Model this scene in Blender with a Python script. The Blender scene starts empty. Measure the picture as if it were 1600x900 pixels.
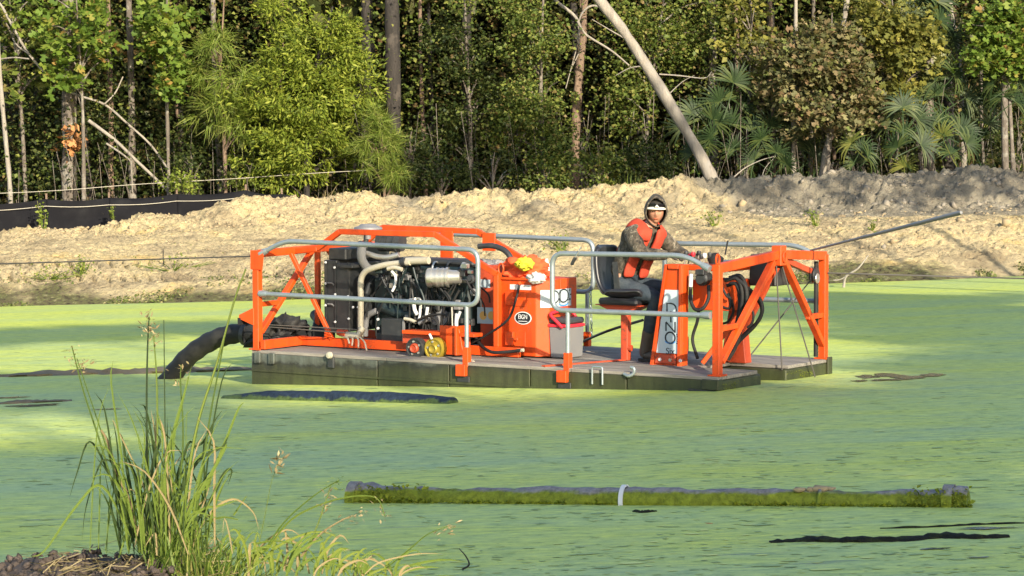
import bpy, bmesh, math, random
import numpy as np
from mathutils import Matrix, Vector

random.seed(7)
rng = np.random.default_rng(7)
scene = bpy.context.scene
col = scene.collection
R = math.radians

# ------------------------------------------------------------------ camera
CAM_H, FOC = 1.885, 4500.0                 # eye height above the water (m), focal length in px of a 1600 px wide frame
PITCH, ROLL = math.atan((450 - 290.983) / FOC), R(1.809)
cam_data = bpy.data.cameras.new('camera')
cam_data.sensor_width = 36.0
cam_data.lens = FOC / 1600 * 36
cam_data.clip_start, cam_data.clip_end = 0.1, 3000
cam = bpy.data.objects.new('camera', cam_data)
col.objects.link(cam)
cam.matrix_world = (Matrix.Translation((0, 0, CAM_H)) @ Matrix.Rotation(R(90) - PITCH, 4, 'X') @ Matrix.Rotation(-ROLL, 4, 'Z'))
scene.camera = cam

# ------------------------------------------------------------------ sky, sun, exposure
SUN_AZ, SUN_EL = R(22), R(19)              # azimuth to the right of straight-behind-the-camera
to_sun = Vector((math.sin(SUN_AZ) * math.cos(SUN_EL), -math.cos(SUN_AZ) * math.cos(SUN_EL), math.sin(SUN_EL)))
world = bpy.data.worlds.new('World')
scene.world = world
world.use_nodes = True
wn = world.node_tree.nodes
sky = wn.new('ShaderNodeTexSky')
sky.sky_type = 'NISHITA'
sky.sun_disc = False
sky.sun_elevation = SUN_EL
sky.sun_rotation = math.atan2(to_sun.x, to_sun.y)
wn['Background'].inputs['Strength'].default_value = 0.15
world.node_tree.links.new(sky.outputs[0], wn['Background'].inputs['Color'])
sun_data = bpy.data.lights.new('sun', 'SUN')
sun_data.energy = 4.8
sun_data.angle = R(0.53)
sun_data.color = (1.0, 0.88, 0.68)
sun = bpy.data.objects.new('sun', sun_data)
col.objects.link(sun)
sun.rotation_euler = to_sun.to_track_quat('Z', 'Y').to_euler()
sun.location = (10, -25, 30)
scene.view_settings.view_transform = 'Standard'
scene.view_settings.look = 'None'
scene.view_settings.gamma = 1.0
scene.view_settings.exposure = 1.2
scene.view_settings.use_curve_mapping = False
scene.render.engine = 'CYCLES'
scene.cycles.max_bounces = 6
scene.cycles.diffuse_bounces = 3
scene.cycles.transmission_bounces = 4
scene.cycles.use_denoising = True

# ------------------------------------------------------------------ photo point -> place helpers
def ray(px, py):
    a, b = px - 800, py - 450
    cr, sr = math.cos(ROLL), math.sin(ROLL)
    x, y = (a * cr - b * sr) / FOC, (a * sr + b * cr) / FOC
    c, s = math.cos(PITCH), math.sin(PITCH)
    return Vector((x, c - y * s, -s - y * c))
def at(px, py, Y):
    d = ray(px, py)
    return Vector((0, 0, CAM_H)) + d * (Y / d.y)
def on_water(px, py, z=0.0):
    d = ray(px, py)
    return Vector((0, 0, CAM_H)) + d * ((z - CAM_H) / d.z)

# the barge's own axes: u along its length, v across it (0 = side towards the viewer), w up from the deck
BO = Vector((-2.606, 28.576, 0.344))
EU_ = Vector((0.83290954, -0.55187634, -0.04116069))
EV_ = Vector((0.55261302, 0.83339576, 0.00838782))
EN_ = Vector((0.0296741, -0.02973223, 0.99911733))
BM = Matrix((( EU_.x, EV_.x, EN_.x, BO.x), (EU_.y, EV_.y, EN_.y, BO.y), (EU_.z, EV_.z, EN_.z, BO.z), (0, 0, 0, 1)))
BI = BM.inverted()
LEN, WID = 5.308, 2.212
def loc(px, py, axis, val):
    o = BI @ Vector((0, 0, CAM_H))
    d = BI.to_3x3() @ ray(px, py)
    return o + d * ((val - o[axis]) / d[axis])
def PV(px, py, v): return loc(px, py, 1, v)
def PW(px, py, w): return loc(px, py, 2, w)
def PU(px, py, u): return loc(px, py, 0, u)
def BW(u, v, w): return BM @ Vector((u, v, w))

# ------------------------------------------------------------------ materials
MATS = {}
def newmat(name):
    m = bpy.data.materials.new(name)
    m.use_nodes = True
    MATS[name] = m
    nt = m.node_tree
    return m, nt, nt.nodes, nt.links, nt.nodes['Principled BSDF']
def ramp(nodes, stops):
    r = nodes.new('ShaderNodeValToRGB')
    e = r.color_ramp.elements
    while len(e) < len(stops): e.new(0.5)
    for el, (p, c) in zip(e, stops):
        el.position = p
        el.color = (c[0], c[1], c[2], 1)
    return r
def noise(nodes, links, scale, detail=4, rough=0.6, coord='Object', mapping=None):
    tc = nodes.new('ShaderNodeTexCoord')
    n = nodes.new('ShaderNodeTexNoise')
    n.inputs['Scale'].default_value = scale
    n.inputs['Detail'].default_value = detail
    n.inputs['Roughness'].default_value = rough
    src = tc.outputs[coord]
    if mapping:
        mp = nodes.new('ShaderNodeMapping')
        mp.inputs['Scale'].default_value = mapping
        links.new(src, mp.inputs['Vector'])
        src = mp.outputs[0]
    links.new(src, n.inputs['Vector'])
    return n
def mixc(nodes, links, fac, a, b, mode='MIX'):
    mx = nodes.new('ShaderNodeMix')
    mx.data_type = 'RGBA'
    mx.blend_type = mode
    if isinstance(fac, (int, float)): mx.inputs[0].default_value = fac
    else: links.new(fac, mx.inputs[0])
    for s, v in ((6, a), (7, b)):
        if isinstance(v, (tuple, list)): mx.inputs[s].default_value = (v[0], v[1], v[2], 1)
        else: links.new(v, mx.inputs[s])
    return mx.outputs[2]
def bump(nodes, links, bsdf, height, strength=0.3, dist=0.02):
    b = nodes.new('ShaderNodeBump')
    b.inputs['Strength'].default_value = strength
    b.inputs['Distance'].default_value = dist
    links.new(height, b.inputs['Height'])
    links.new(b.outputs[0], bsdf.inputs['Normal'])
def paint(name, c, rough=0.45, metal=0.0, dirt=(0.12, 0.09, 0.06), dirt_amt=0.35, scale=6, spec=0.4, bmp=0.0, chips=None):
    """colour with uneven tone, grime in patches and worn gloss"""
    m, nt, n, l, b = newmat(name)
    n1 = noise(n, l, scale, 6, 0.65)
    r1 = ramp(n, [(0.48, (0, 0, 0)), (0.78, (1, 1, 1))])
    l.new(n1.outputs['Fac'], r1.inputs[0])
    n2 = noise(n, l, scale * 0.35, 3, 0.5)
    base = mixc(n, l, n2.outputs['Fac'], tuple(x * 0.84 for x in c), tuple(min(1, x * 1.12) for x in c))
    ml = n.new('ShaderNodeMath'); ml.operation = 'MULTIPLY'; ml.inputs[1].default_value = dirt_amt
    l.new(r1.outputs[0], ml.inputs[0])
    c_ = mixc(n, l, ml.outputs[0], base, dirt)
    if chips:                     # scratches, rust freckles and dried mud splashes
        n4 = noise(n, l, 42, 5, 0.8); r4 = ramp(n, [(0.545, (0, 0, 0)), (0.575, (1, 1, 1))]); l.new(n4.outputs['Fac'], r4.inputs[0])
        n5 = noise(n, l, 2.3, 4, 0.6); r5 = ramp(n, [(0.46, (0, 0, 0)), (0.60, (0.8, 0.8, 0.8))]); l.new(n5.outputs['Fac'], r5.inputs[0])
        c_ = mixc(n, l, mixc(n, l, 1.0, r4.outputs[0], r5.outputs[0], 'MULTIPLY'), c_, chips)
        n6 = noise(n, l, 6, 4, 0.6, mapping=(1, 1, 0.12)); r6 = ramp(n, [(0.50, (0, 0, 0)), (0.64, (0.55, 0.55, 0.55))]); l.new(n6.outputs['Fac'], r6.inputs[0])
        c_ = mixc(n, l, r6.outputs[0], c_, tuple(x * 0.55 for x in c))
    l.new(c_, b.inputs['Base Color'])
    rr = n.new('ShaderNodeMapRange')
    rr.inputs['To Min'].default_value = max(0.05, rough - 0.12); rr.inputs['To Max'].default_value = min(1, rough + 0.18)
    l.new(n1.outputs['Fac'], rr.inputs[0]); l.new(rr.outputs[0], b.inputs['Roughness'])
    b.inputs['Metallic'].default_value = metal
    b.inputs['Specular IOR Level'].default_value = spec
    if bmp: bump(n, l, b, noise(n, l, scale * 8, 3).outputs['Fac'], bmp, 0.01)
    return m
ORANGE = paint('orange_paint', (0.53, 0.058, 0.006), 0.45, spec=0.3, dirt=(0.34, 0.060, 0.020), dirt_amt=0.5, chips=(0.16, 0.06, 0.03))
DKORANGE = paint('shade_rust_orange', (0.42, 0.055, 0.018), 0.5, dirt=(0.15, 0.04, 0.02), dirt_amt=0.4, chips=(0.10, 0.04, 0.025))  # darker copy of the orange paint with shade put in; also serves rust
GALV = paint('galvanised_pipe', (0.26, 0.30, 0.315), 0.42, 0.55, dirt=(0.15, 0.16, 0.155), dirt_amt=0.5, scale=9)
STEEL = paint('bare_steel', (0.48, 0.465, 0.42), 0.32, 0.75, dirt=(0.28, 0.24, 0.18), dirt_amt=0.5, scale=14)
PIPEW = paint('pale_exhaust_pipe', (0.40, 0.37, 0.29), 0.5, 0.2, dirt=(0.35, 0.28, 0.18), dirt_amt=0.5, scale=8)
BLACK = paint('black_paint', (0.022, 0.024, 0.026), 0.45, dirt=(0.09, 0.085, 0.075), dirt_amt=0.4, scale=7)
ENGINE = paint('engine_green_black', (0.009, 0.018, 0.020), 0.4, dirt=(0.04, 0.05, 0.05), dirt_amt=0.6, scale=9)
RUBBER = paint('black_rubber', (0.012, 0.012, 0.013), 0.62, dirt=(0.06, 0.058, 0.05), dirt_amt=0.45, scale=5, spec=0.25)
SEATM = paint('seat_vinyl', (0.012, 0.013, 0.018), 0.35, dirt=(0.06, 0.06, 0.06), dirt_amt=0.35, scale=5)
WHITE = paint('white_plastic', (0.52, 0.53, 0.54), 0.45, dirt=(0.5, 0.47, 0.4), dirt_amt=0.35, scale=7)
LABELW = paint('label_white', (0.36, 0.43, 0.475), 0.4, dirt=(0.55, 0.58, 0.58), dirt_amt=0.3, scale=5)
INK = paint('black_ink', (0.012, 0.014, 0.018), 0.5, dirt_amt=0.0)
BLUEINK = paint('blue_ink', (0.05, 0.22, 0.55), 0.5, dirt_amt=0.0)
YELLOW = paint('yellow_zinc', (0.30, 0.22, 0.025), 0.4, 0.3, dirt=(0.10, 0.09, 0.03), dirt_amt=0.6, scale=16)
AMBER = paint('amber_disc', (0.62, 0.36, 0.10), 0.5, dirt_amt=0.2)
COOLG = paint('cooler_grey', (0.155, 0.155, 0.16), 0.5, dirt=(0.2, 0.19, 0.17), dirt_amt=0.4)
COOLD = paint('cooler_lid', (0.035, 0.037, 0.042), 0.5, dirt_amt=0.3)
REDP = paint('red_plastic', (0.60, 0.02, 0.035), 0.4, dirt_amt=0.15)
CLOTHO = paint('orange_cloth', (0.72, 0.085, 0.022), 0.85, dirt_amt=0.25, bmp=0.4)
CLOTHY = paint('yellow_cloth', (0.50, 0.46, 0.03), 0.85, dirt_amt=0.15, bmp=0.4)
CLOTHW = paint('white_cloth', (0.46, 0.45, 0.43), 0.85, dirt_amt=0.2, bmp=0.4)
ROPE = paint('dark_wire', (0.06, 0.055, 0.05), 0.6, dirt_amt=0.2)
TWINE = paint('pale_twine', (0.40, 0.37, 0.30), 0.8, dirt_amt=0.2)

def hull_material():
    """grey steel plate; moss and slime grow in the splash zone above the water"""
    m, nt, n, l, b = newmat('hull_steel')
    g = n.new('ShaderNodeNewGeometry')
    sp = n.new('ShaderNodeSeparateXYZ'); l.new(g.outputs['Position'], sp.inputs[0])
    nz = noise(n, l, 3.0, 6, 0.7)
    ad = n.new('ShaderNodeMath'); ad.operation = 'MULTIPLY_ADD'; ad.inputs[1].default_value = -0.30; l.new(nz.outputs['Fac'], ad.inputs[0])
    l.new(sp.outputs['Z'], ad.inputs[2])
    r = ramp(n, [(0.0, (0.042, 0.052, 0.014)), (0.45, (0.038, 0.041, 0.018)), (0.60, (0.024, 0.025, 0.020)), (0.70, (0.080, 0.090, 0.078)), (1.0, (0.098, 0.112, 0.104))])
    mr = n.new('ShaderNodeMapRange'); mr.inputs['From Min'].default_value = -0.15; mr.inputs['From Max'].default_value = 0.18
    l.new(ad.outputs[0], mr.inputs[0]); l.new(mr.outputs[0], r.inputs[0])
    n2 = noise(n, l, 14, 5, 0.7)
    c = mixc(n, l, n2.outputs['Fac'], (0.55, 0.55, 0.55), (1.35, 1.35, 1.3))
    st = noise(n, l, 9, 5, 0.65, mapping=(1, 1, 0.10)); rs = ramp(n, [(0.40, (0.62, 0.60, 0.55)), (0.6, (0.95, 0.95, 0.95))]); l.new(st.outputs['Fac'], rs.inputs[0])
    c = mixc(n, l, 1.0, c, rs.outputs[0], 'MULTIPLY')
    l.new(mixc(n, l, 1.0, r.outputs[0], c, 'MULTIPLY'), b.inputs['Base Color'])
    b.inputs['Roughness'].default_value = 0.6
    bump(n, l, b, n2.outputs['Fac'], 0.35, 0.012)
    return m
HULL = hull_material()
def plank_material():
    m, nt, n, l, b = newmat('weathered_plank')
    n1 = noise(n, l, 4, 7, 0.7, mapping=(0.6, 9, 9))
    oi = n.new('ShaderNodeObjectInfo')
    r = ramp(n, [(0.25, (0.075, 0.066, 0.056)), (0.5, (0.165, 0.150, 0.130)), (0.8, (0.29, 0.26, 0.225))])
    l.new(n1.outputs['Fac'], r.inputs[0])
    v = n.new('ShaderNodeMapRange'); v.inputs['To Min'].default_value = 0.75; v.inputs['To Max'].default_value = 1.2
    l.new(oi.outputs['Random'], v.inputs[0])
    l.new(mixc(n, l, 1.0, r.outputs[0], v.outputs[0], 'MULTIPLY'), b.inputs['Base Color'])
    b.inputs['Roughness'].default_value = 0.85
    bump(n, l, b, n1.outputs['Fac'], 0.5, 0.006)
    return m
PLANK = plank_material()

def leaf_mat(name, stops, rough=0.5, trans=0.35):
    m, nt, n, l, b = newmat(name)
    g = n.new('ShaderNodeNewGeometry')
    r = ramp(n, stops)
    l.new(g.outputs['Random Per Island'], r.inputs[0])
    l.new(r.outputs[0], b.inputs['Base Color'])
    b.inputs['Roughness'].default_value = rough
    b.inputs['Specular IOR Level'].default_value = 0.22
    t = n.new('ShaderNodeBsdfTranslucent')
    l.new(mixc(n, l, 1.0, r.outputs[0], (1.15, 1.2, 0.6), 'MULTIPLY'), t.inputs['Color'])
    mx = n.new('ShaderNodeMixShader'); mx.inputs[0].default_value = trans
    l.new(b.outputs[0], mx.inputs[1]); l.new(t.outputs[0], mx.inputs[2])
    l.new(mx.outputs[0], n['Material Output'].inputs['Surface'])
    return m
L_BROAD = leaf_mat('sweetgum_leaf', [(0, (0.060, 0.105, 0.016)), (0.5, (0.105, 0.165, 0.024)), (0.9, (0.17, 0.21, 0.035)), (1.0, (0.28, 0.16, 0.05))])
L_VINE = leaf_mat('vine_leaf', [(0, (0.042, 0.066, 0.014)), (0.55, (0.105, 0.142, 0.028)), (0.85, (0.20, 0.22, 0.05)), (1.0, (0.17, 0.12, 0.05))])
L_CEDAR = leaf_mat('cedar_spray', [(0, (0.065, 0.095, 0.010)), (0.5, (0.135, 0.178, 0.018)), (1.0, (0.25, 0.275, 0.040))], 0.6)
L_PINE = leaf_mat('pine_needle', [(0, (0.085, 0.13, 0.018)), (0.6, (0.14, 0.19, 0.030)), (1.0, (0.22, 0.23, 0.06))], 0.5)
L_DARK = leaf_mat('shrub_leaf', [(0, (0.016, 0.028, 0.008)), (0.6, (0.042, 0.060, 0.015)), (1.0, (0.10, 0.11, 0.032))])
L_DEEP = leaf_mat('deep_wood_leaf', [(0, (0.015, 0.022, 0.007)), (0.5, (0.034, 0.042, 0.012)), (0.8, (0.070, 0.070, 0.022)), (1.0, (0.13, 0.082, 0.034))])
L_RED = leaf_mat('maple_leaf', [(0, (0.060, 0.070, 0.030)), (0.4, (0.13, 0.125, 0.055)), (0.65, (0.19, 0.125, 0.070)), (0.85, (0.13, 0.16, 0.045)), (1.0, (0.30, 0.24, 0.13))])
L_YEL = leaf_mat('yellowing_maple_leaf', [(0, (0.075, 0.085, 0.022)), (0.5, (0.13, 0.135, 0.030)), (0.85, (0.20, 0.19, 0.04)), (1.0, (0.32, 0.28, 0.07))])
L_PALM = leaf_mat('palmetto_leaf', [(0, (0.012, 0.026, 0.009)), (0.6, (0.026, 0.048, 0.014)), (1.0, (0.060, 0.080, 0.022))], 0.55, 0.2)
L_PALMY = leaf_mat('yellow_palmetto_leaf', [(0, (0.075, 0.10, 0.022)), (1.0, (0.18, 0.18, 0.045))], 0.4, 0.3)
L_DRY = leaf_mat('dry_straw', [(0, (0.16, 0.12, 0.055)), (0.6, (0.28, 0.22, 0.11)), (1.0, (0.40, 0.33, 0.18))], 0.7, 0.3)
L_GRASS = leaf_mat('grass_blade', [(0, (0.050, 0.090, 0.014)), (0.5, (0.110, 0.165, 0.026)), (0.85, (0.19, 0.235, 0.045)), (1.0, (0.32, 0.29, 0.11))], 0.5, 0.4)
L_GRASSD = leaf_mat('dark_grass_blade', [(0, (0.016, 0.032, 0.010)), (1.0, (0.045, 0.072, 0.018))], 0.5, 0.3)
L_WEED = leaf_mat('weed_leaf', [(0, (0.11, 0.155, 0.022)), (1.0, (0.22, 0.255, 0.045))], 0.5, 0.4)
L_DEAD = leaf_mat('dead_leaf', [(0, (0.30, 0.13, 0.05)), (1.0, (0.48, 0.24, 0.10))], 0.7, 0.3)

def bark(name, a, b_, scale=9, lich=None):
    m, nt, n, l, b = newmat(name)
    n1 = noise(n, l, scale, 7, 0.75, mapping=(1, 1, 0.22))
    r = ramp(n, [(0.3, a), (0.7, b_)])
    l.new(n1.outputs['Fac'], r.inputs[0])
    c = r.outputs[0]
    if lich:
        n2 = noise(n, l, 3.0, 4, 0.6)
        r2 = ramp(n, [(0.52, (0, 0, 0)), (0.62, (1, 1, 1))]); l.new(n2.outputs['Fac'], r2.inputs[0])
        c = mixc(n, l, r2.outputs[0], c, lich)
    l.new(c, b.inputs['Base Color'])
    b.inputs['Roughness'].default_value = 0.9
    bump(n, l, b, n1.outputs['Fac'], 0.9, 0.04)
    return m
BARK = bark('grey_brown_bark', (0.050, 0.041, 0.033), (0.165, 0.138, 0.112), lich=(0.20, 0.185, 0.155))
BARKD = bark('dark_pine_bark', (0.008, 0.007, 0.006), (0.034, 0.028, 0.024), lich=(0.055, 0.046, 0.038))
BARKR = bark('reddish_pine_bark', (0.075, 0.048, 0.034), (0.21, 0.145, 0.10))
BARKP = bark('pale_bare_wood', (0.12, 0.105, 0.088), (0.30, 0.27, 0.225), 6, lich=(0.20, 0.185, 0.165))

def soil_material():
    m, nt, n, l, b = newmat('bank_soil')
    at_ = n.new('ShaderNodeAttribute'); at_.attribute_name = 'soil'
    sp = n.new('ShaderNodeSeparateColor'); l.new(at_.outputs['Color'], sp.inputs[0])
    n1 = noise(n, l, 0.9, 7, 0.65)
    n2 = noise(n, l, 9, 6, 0.7)
    sand = ramp(n, [(0.34, (0.33, 0.265, 0.168)), (0.46, (0.50, 0.41, 0.258)), (0.56, (0.60, 0.495, 0.290)), (0.68, (0.62, 0.455, 0.205))])
    l.new(n1.outputs['Fac'], sand.inputs[0])
    grey = ramp(n, [(0.35, (0.22, 0.197, 0.152)), (0.65, (0.335, 0.30, 0.235))])
    l.new(n1.outputs['Fac'], grey.inputs[0])
    c = mixc(n, l, sp.outputs['Red'], sand.outputs[0], grey.outputs[0])
    litter = ramp(n, [(0.3, (0.05, 0.038, 0.026)), (0.7, (0.15, 0.105, 0.065))])
    l.new(n2.outputs['Fac'], litter.inputs[0])
    c = mixc(n, l, sp.outputs['Green'], c, litter.outputs[0])
    mud = ramp(n, [(0.36, (0.055, 0.050, 0.030)), (0.48, (0.15, 0.13, 0.075)), (0.56, (0.13, 0.145, 0.05)), (0.66, (0.30, 0.26, 0.17))])
    l.new(n2.outputs['Fac'], mud.inputs[0])
    c = mixc(n, l, sp.outputs['Blue'], c, mud.outputs[0])
    k = ramp(n, [(0.33, (0.45, 0.41, 0.37)), (0.42, (0.97, 0.96, 0.94)), (0.62, (1.14, 1.13, 1.06))]); l.new(n2.outputs['Fac'], k.inputs[0])
    l.new(mixc(n, l, 1.0, c, k.outputs[0], 'MULTIPLY'), b.inputs['Base Color'])
    b.inputs['Roughness'].default_value = 0.95
    b.inputs['Specular IOR Level'].default_value = 0.15
    n3 = noise(n, l, 26, 6, 0.75)
    bump(n, l, b, n3.outputs['Fac'], 1.0, 0.11)
    return m
SOIL = soil_material()
CLOD = paint('sand_clod', (0.29, 0.228, 0.138), 0.95, dirt=(0.22, 0.16, 0.10), dirt_amt=0.6, scale=5, spec=0.15, bmp=0.6)
CLODG = paint('grey_clod', (0.21, 0.187, 0.15), 0.95, dirt=(0.15, 0.13, 0.11), dirt_amt=0.5, scale=5, spec=0.15, bmp=0.6)
DARKSOIL = paint('dark_wet_soil', (0.060, 0.047, 0.040), 0.9, dirt=(0.15, 0.12, 0.10), dirt_amt=0.7, scale=14, spec=0.2, bmp=0.9)
MUDM = paint('floating_mud', (0.13, 0.105, 0.068), 0.8, dirt=(0.05, 0.07, 0.03), dirt_amt=0.6, scale=9, spec=0.3, bmp=0.6)
SLUDGE = paint('black_wet_bark', (0.012, 0.013, 0.011), 0.85, dirt=(0.05, 0.065, 0.02), dirt_amt=0.6, scale=10, spec=0.12, bmp=0.8)

def water_material():
    """still pond under a skin of duckweed: matt green fronds with thin streaks of open water between rafts"""
    m, nt, n, l, b = newmat('duckweed_water')
    big = noise(n, l, 0.42, 5, 0.6, mapping=(0.42, 1.0, 1.0))
    mid = noise(n, l, 2.2, 6, 0.7, mapping=(0.38, 1.0, 1.0))
    fine = noise(n, l, 13, 6, 0.8, mapping=(0.45, 1.0, 1.0))
    r = ramp(n, [(0.38, (0.325, 0.415, 0.170)), (0.46, (0.380, 0.460, 0.145)), (0.54, (0.425, 0.490, 0.110)), (0.64, (0.475, 0.520, 0.070))])
    ad = n.new('ShaderNodeMath'); ad.operation = 'MULTIPLY_ADD'; ad.inputs[1].default_value = 0.45
    l.new(mid.outputs['Fac'], ad.inputs[0])
    mu = n.new('ShaderNodeMath'); mu.operation = 'MULTIPLY'; mu.inputs[1].default_value = 0.55
    l.new(big.outputs['Fac'], mu.inputs[0]); l.new(mu.outputs[0], ad.inputs[2])
    l.new(ad.outputs[0], r.inputs[0])
    k = ramp(n, [(0.36, (0.48, 0.56, 0.52)), (0.46, (0.92, 0.94, 0.93)), (0.54, (1.08, 1.06, 1.0)), (0.64, (1.36, 1.30, 1.05))]); l.new(fine.outputs['Fac'], k.inputs[0])
    c = mixc(n, l, 1.0, r.outputs[0], k.outputs[0], 'MULTIPLY')
    gap = noise(n, l, 3.1, 8, 0.72, mapping=(0.16, 1.0, 1.0))
    g = ramp(n, [(0.615, (0, 0, 0)), (0.665, (1, 1, 1))]); l.new(gap.outputs['Fac'], g.inputs[0])
    gm = n.new('ShaderNodeMath'); gm.operation = 'MULTIPLY'; gm.inputs[1].default_value = 0.6; l.new(g.outputs[0], gm.inputs[0])
    l.new(mixc(n, l, gm.outputs[0], c, (0.045, 0.072, 0.030)), b.inputs['Base Color'])
    rr = n.new('ShaderNodeMapRange'); rr.inputs['To Min'].default_value = 0.62; rr.inputs['To Max'].default_value = 0.28
    l.new(gm.outputs[0], rr.inputs[0]); l.new(rr.outputs[0], b.inputs['Roughness'])
    b.inputs['Specular IOR Level'].default_value = 0.25
    bump(n, l, b, fine.outputs['Fac'], 0.35, 0.012)
    return m
WATER = water_material()

# ------------------------------------------------------------------ mesh helpers
def link(o, parent=None):
    col.objects.link(o)
    if parent is not None: o.parent = parent
    return o
def tag(o, label, cat=None, group=None, kind=None):
    if label: o['label'] = label
    if cat: o['category'] = cat
    if group: o['group'] = group
    if kind: o['kind'] = kind
    return o
def empty(name, label, cat, matrix=None, group=None):
    o = bpy.data.objects.new(name, None)
    o.empty_display_size = 0.2
    link(o)
    if matrix is not None: o.matrix_world = matrix
    return tag(o, label, cat, group)
def np_mesh(name, V, F, mat=None, smooth=False):
    """V: (n,3) array, F: (m,k) int array"""
    me = bpy.data.meshes.new(name)
    V = np.asarray(V, dtype=np.float32); F = np.asarray(F, dtype=np.int32)
    k = F.shape[1]
    me.vertices.add(len(V)); me.vertices.foreach_set('co', V.ravel())
    me.loops.add(F.size); me.loops.foreach_set('vertex_index', F.ravel())
    me.polygons.add(len(F))
    me.polygons.foreach_set('loop_start', np.arange(0, F.size, k, dtype=np.int32))
    if smooth: me.polygons.foreach_set('use_smooth', np.ones(len(F), dtype=bool))
    me.update(calc_edges=True)
    if mat: me.materials.append(mat)
    return me
class MB:
    """collects pieces of ONE part and links them as one mesh object"""
    def __init__(s): s.v = []; s.f = []
    def add(s, vs, fs):
        o = len(s.v)
        s.v += [tuple(v) for v in vs]; s.f += [tuple(i + o for i in f) for f in fs]
        return s
    def box(s, a, b):
        x0, y0, z0 = a; x1, y1, z1 = b
        return s.add([(x0,y0,z0),(x1,y0,z0),(x1,y1,z0),(x0,y1,z0),(x0,y0,z1),(x1,y0,z1),(x1,y1,z1),(x0,y1,z1)],
                     [(0,3,2,1),(4,5,6,7),(0,1,5,4),(1,2,6,5),(2,3,7,6),(3,0,4,7)])
    def bar(s, p, q, w=0.05, h=0.05, up=(0, 0, 1)):
        p, q = Vector(p), Vector(q)
        d = (q - p).normalized(); up = Vector(up)
        if abs(d.dot(up)) > 0.98: up = Vector((1, 0, 0))
        a = d.cross(up).normalized(); b = a.cross(d).normalized()
        c = [(-1,-1),(1,-1),(1,1),(-1,1)]
        vs = [p + a*w/2*i + b*h/2*j for i, j in c] + [q + a*w/2*i + b*h/2*j for i, j in c]
        return s.add(vs, [(0,3,2,1),(4,5,6,7),(0,1,5,4),(1,2,6,5),(2,3,7,6),(3,0,4,7)])
    def tube(s, path, r, n=10, caps=True, squash=1.0):
        P = [Vector(p) for p in path]
        rs = r if isinstance(r, (list, tuple)) else [r] * len(P)
        t0 = (P[1] - P[0]).normalized()
        ref = Vector((0, 0, 1)) if abs(t0.z) < 0.9 else Vector((1, 0, 0))
        a = t0.cross(ref).normalized(); vs = []; fs = []
        for i, p in enumerate(P):
            t = (P[min(i+1, len(P)-1)] - P[max(i-1, 0)]).normalized()
            a = (a - t * a.dot(t)).normalized(); b = t.cross(a)
            for k in range(n):
                g = 2 * math.pi * k / n
                vs.append(p + (a * math.cos(g) + b * math.sin(g) * squash) * rs[i])
        for i in range(len(P) - 1):
            for k in range(n):
                fs.append((i*n+k, i*n+(k+1) % n, (i+1)*n+(k+1) % n, (i+1)*n+k))
        if caps:
            fs.append(tuple(reversed(range(n)))); fs.append(tuple((len(P)-1)*n + k for k in range(n)))
        return s.add(vs, fs)
    def cyl(s, p, q, r, n=16, r2=None): return s.tube([p, q], [r, r if r2 is None else r2], n)
    def lathe(s, p, axis, prof, n=20):
        """prof: list of (distance along axis, radius)"""
        p, ax = Vector(p), Vector(axis).normalized()
        ref = Vector((0, 0, 1)) if abs(ax.z) < 0.9 else Vector((1, 0, 0))
        a = ax.cross(ref).normalized(); b = ax.cross(a); vs = []; fs = []
        for d, r in prof:
            for k in range(n):
                g = 2 * math.pi * k / n
                vs.append(p + ax * d + (a * math.cos(g) + b * math.sin(g)) * max(r, 1e-4))
        for i in range(len(prof) - 1):
            for k in range(n): fs.append((i*n+k, i*n+(k+1) % n, (i+1)*n+(k+1) % n, (i+1)*n+k))
        return s.add(vs, fs)
    def prism(s, poly, axis, lo, hi):
        """poly: 2D outline in the two other axes (in order), extruded along axis between lo and hi"""
        o = [i for i in range(3) if i != axis]
        def mk(p, d):
            v = [0, 0, 0]; v[o[0]], v[o[1]], v[axis] = p[0], p[1], d
            return v
        n = len(poly)
        return s.add([mk(p, lo) for p in poly] + [mk(p, hi) for p in poly],
                     [tuple(range(n)), tuple(reversed(range(n, 2*n)))] + [(i, n+i, n+(i+1) % n, (i+1) % n) for i in range(n)])
    def build(s, name, mat, parent=None, bevel=0.0, smooth=None, matrix=None):
        me = bpy.data.meshes.new(name)
        me.from_pydata(s.v, [], s.f); me.materials.append(mat)
        bm = bmesh.new(); bm.from_mesh(me)
        bmesh.ops.recalc_face_normals(bm, faces=bm.faces)
        if bevel: bmesh.ops.bevel(bm, geom=list(bm.edges), offset=bevel, segments=1, affect='EDGES', clamp_overlap=True)
        bm.to_mesh(me); bm.free()
        if smooth is not None:
            me.polygons.foreach_set('use_smooth', np.ones(len(me.polygons), dtype=bool))
            me.set_sharp_from_angle(angle=R(smooth))
        o = link(bpy.data.objects.new(name, me), parent)
        if matrix is not None: o.matrix_world = matrix
        return o
def fillet(path, r, n=6):
    P = [Vector(p) for p in path]; out = [P[0]]
    for i in range(1, len(P) - 1):
        a, b, c = P[i-1], P[i], P[i+1]
        d1, d2 = (a - b), (c - b); k = min(r, d1.length * 0.45, d2.length * 0.45)
        s, e = b + d1.normalized() * k, b + d2.normalized() * k
        for j in range(n + 1):
            t = j / n
            out.append((1-t)**2 * s + 2*t*(1-t) * b + t*t * e)
    return out + [P[-1]]
def spline(pts, n=8):
    P = [Vector(p) for p in pts]; P = [2*P[0]-P[1]] + P + [2*P[-1]-P[-2]]; out = []
    for i in range(1, len(P) - 2):
        for j in range(n):
            t = j / n; a, b, c, d = P[i-1:i+3]
            out.append(0.5*((2*b)+(c-a)*t+(2*a-5*b+4*c-d)*t*t+(3*b-a-3*c+d)*t**3))
    return out + [P[-2]]
_tab = np.random.default_rng(3).random((256, 256))
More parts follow.
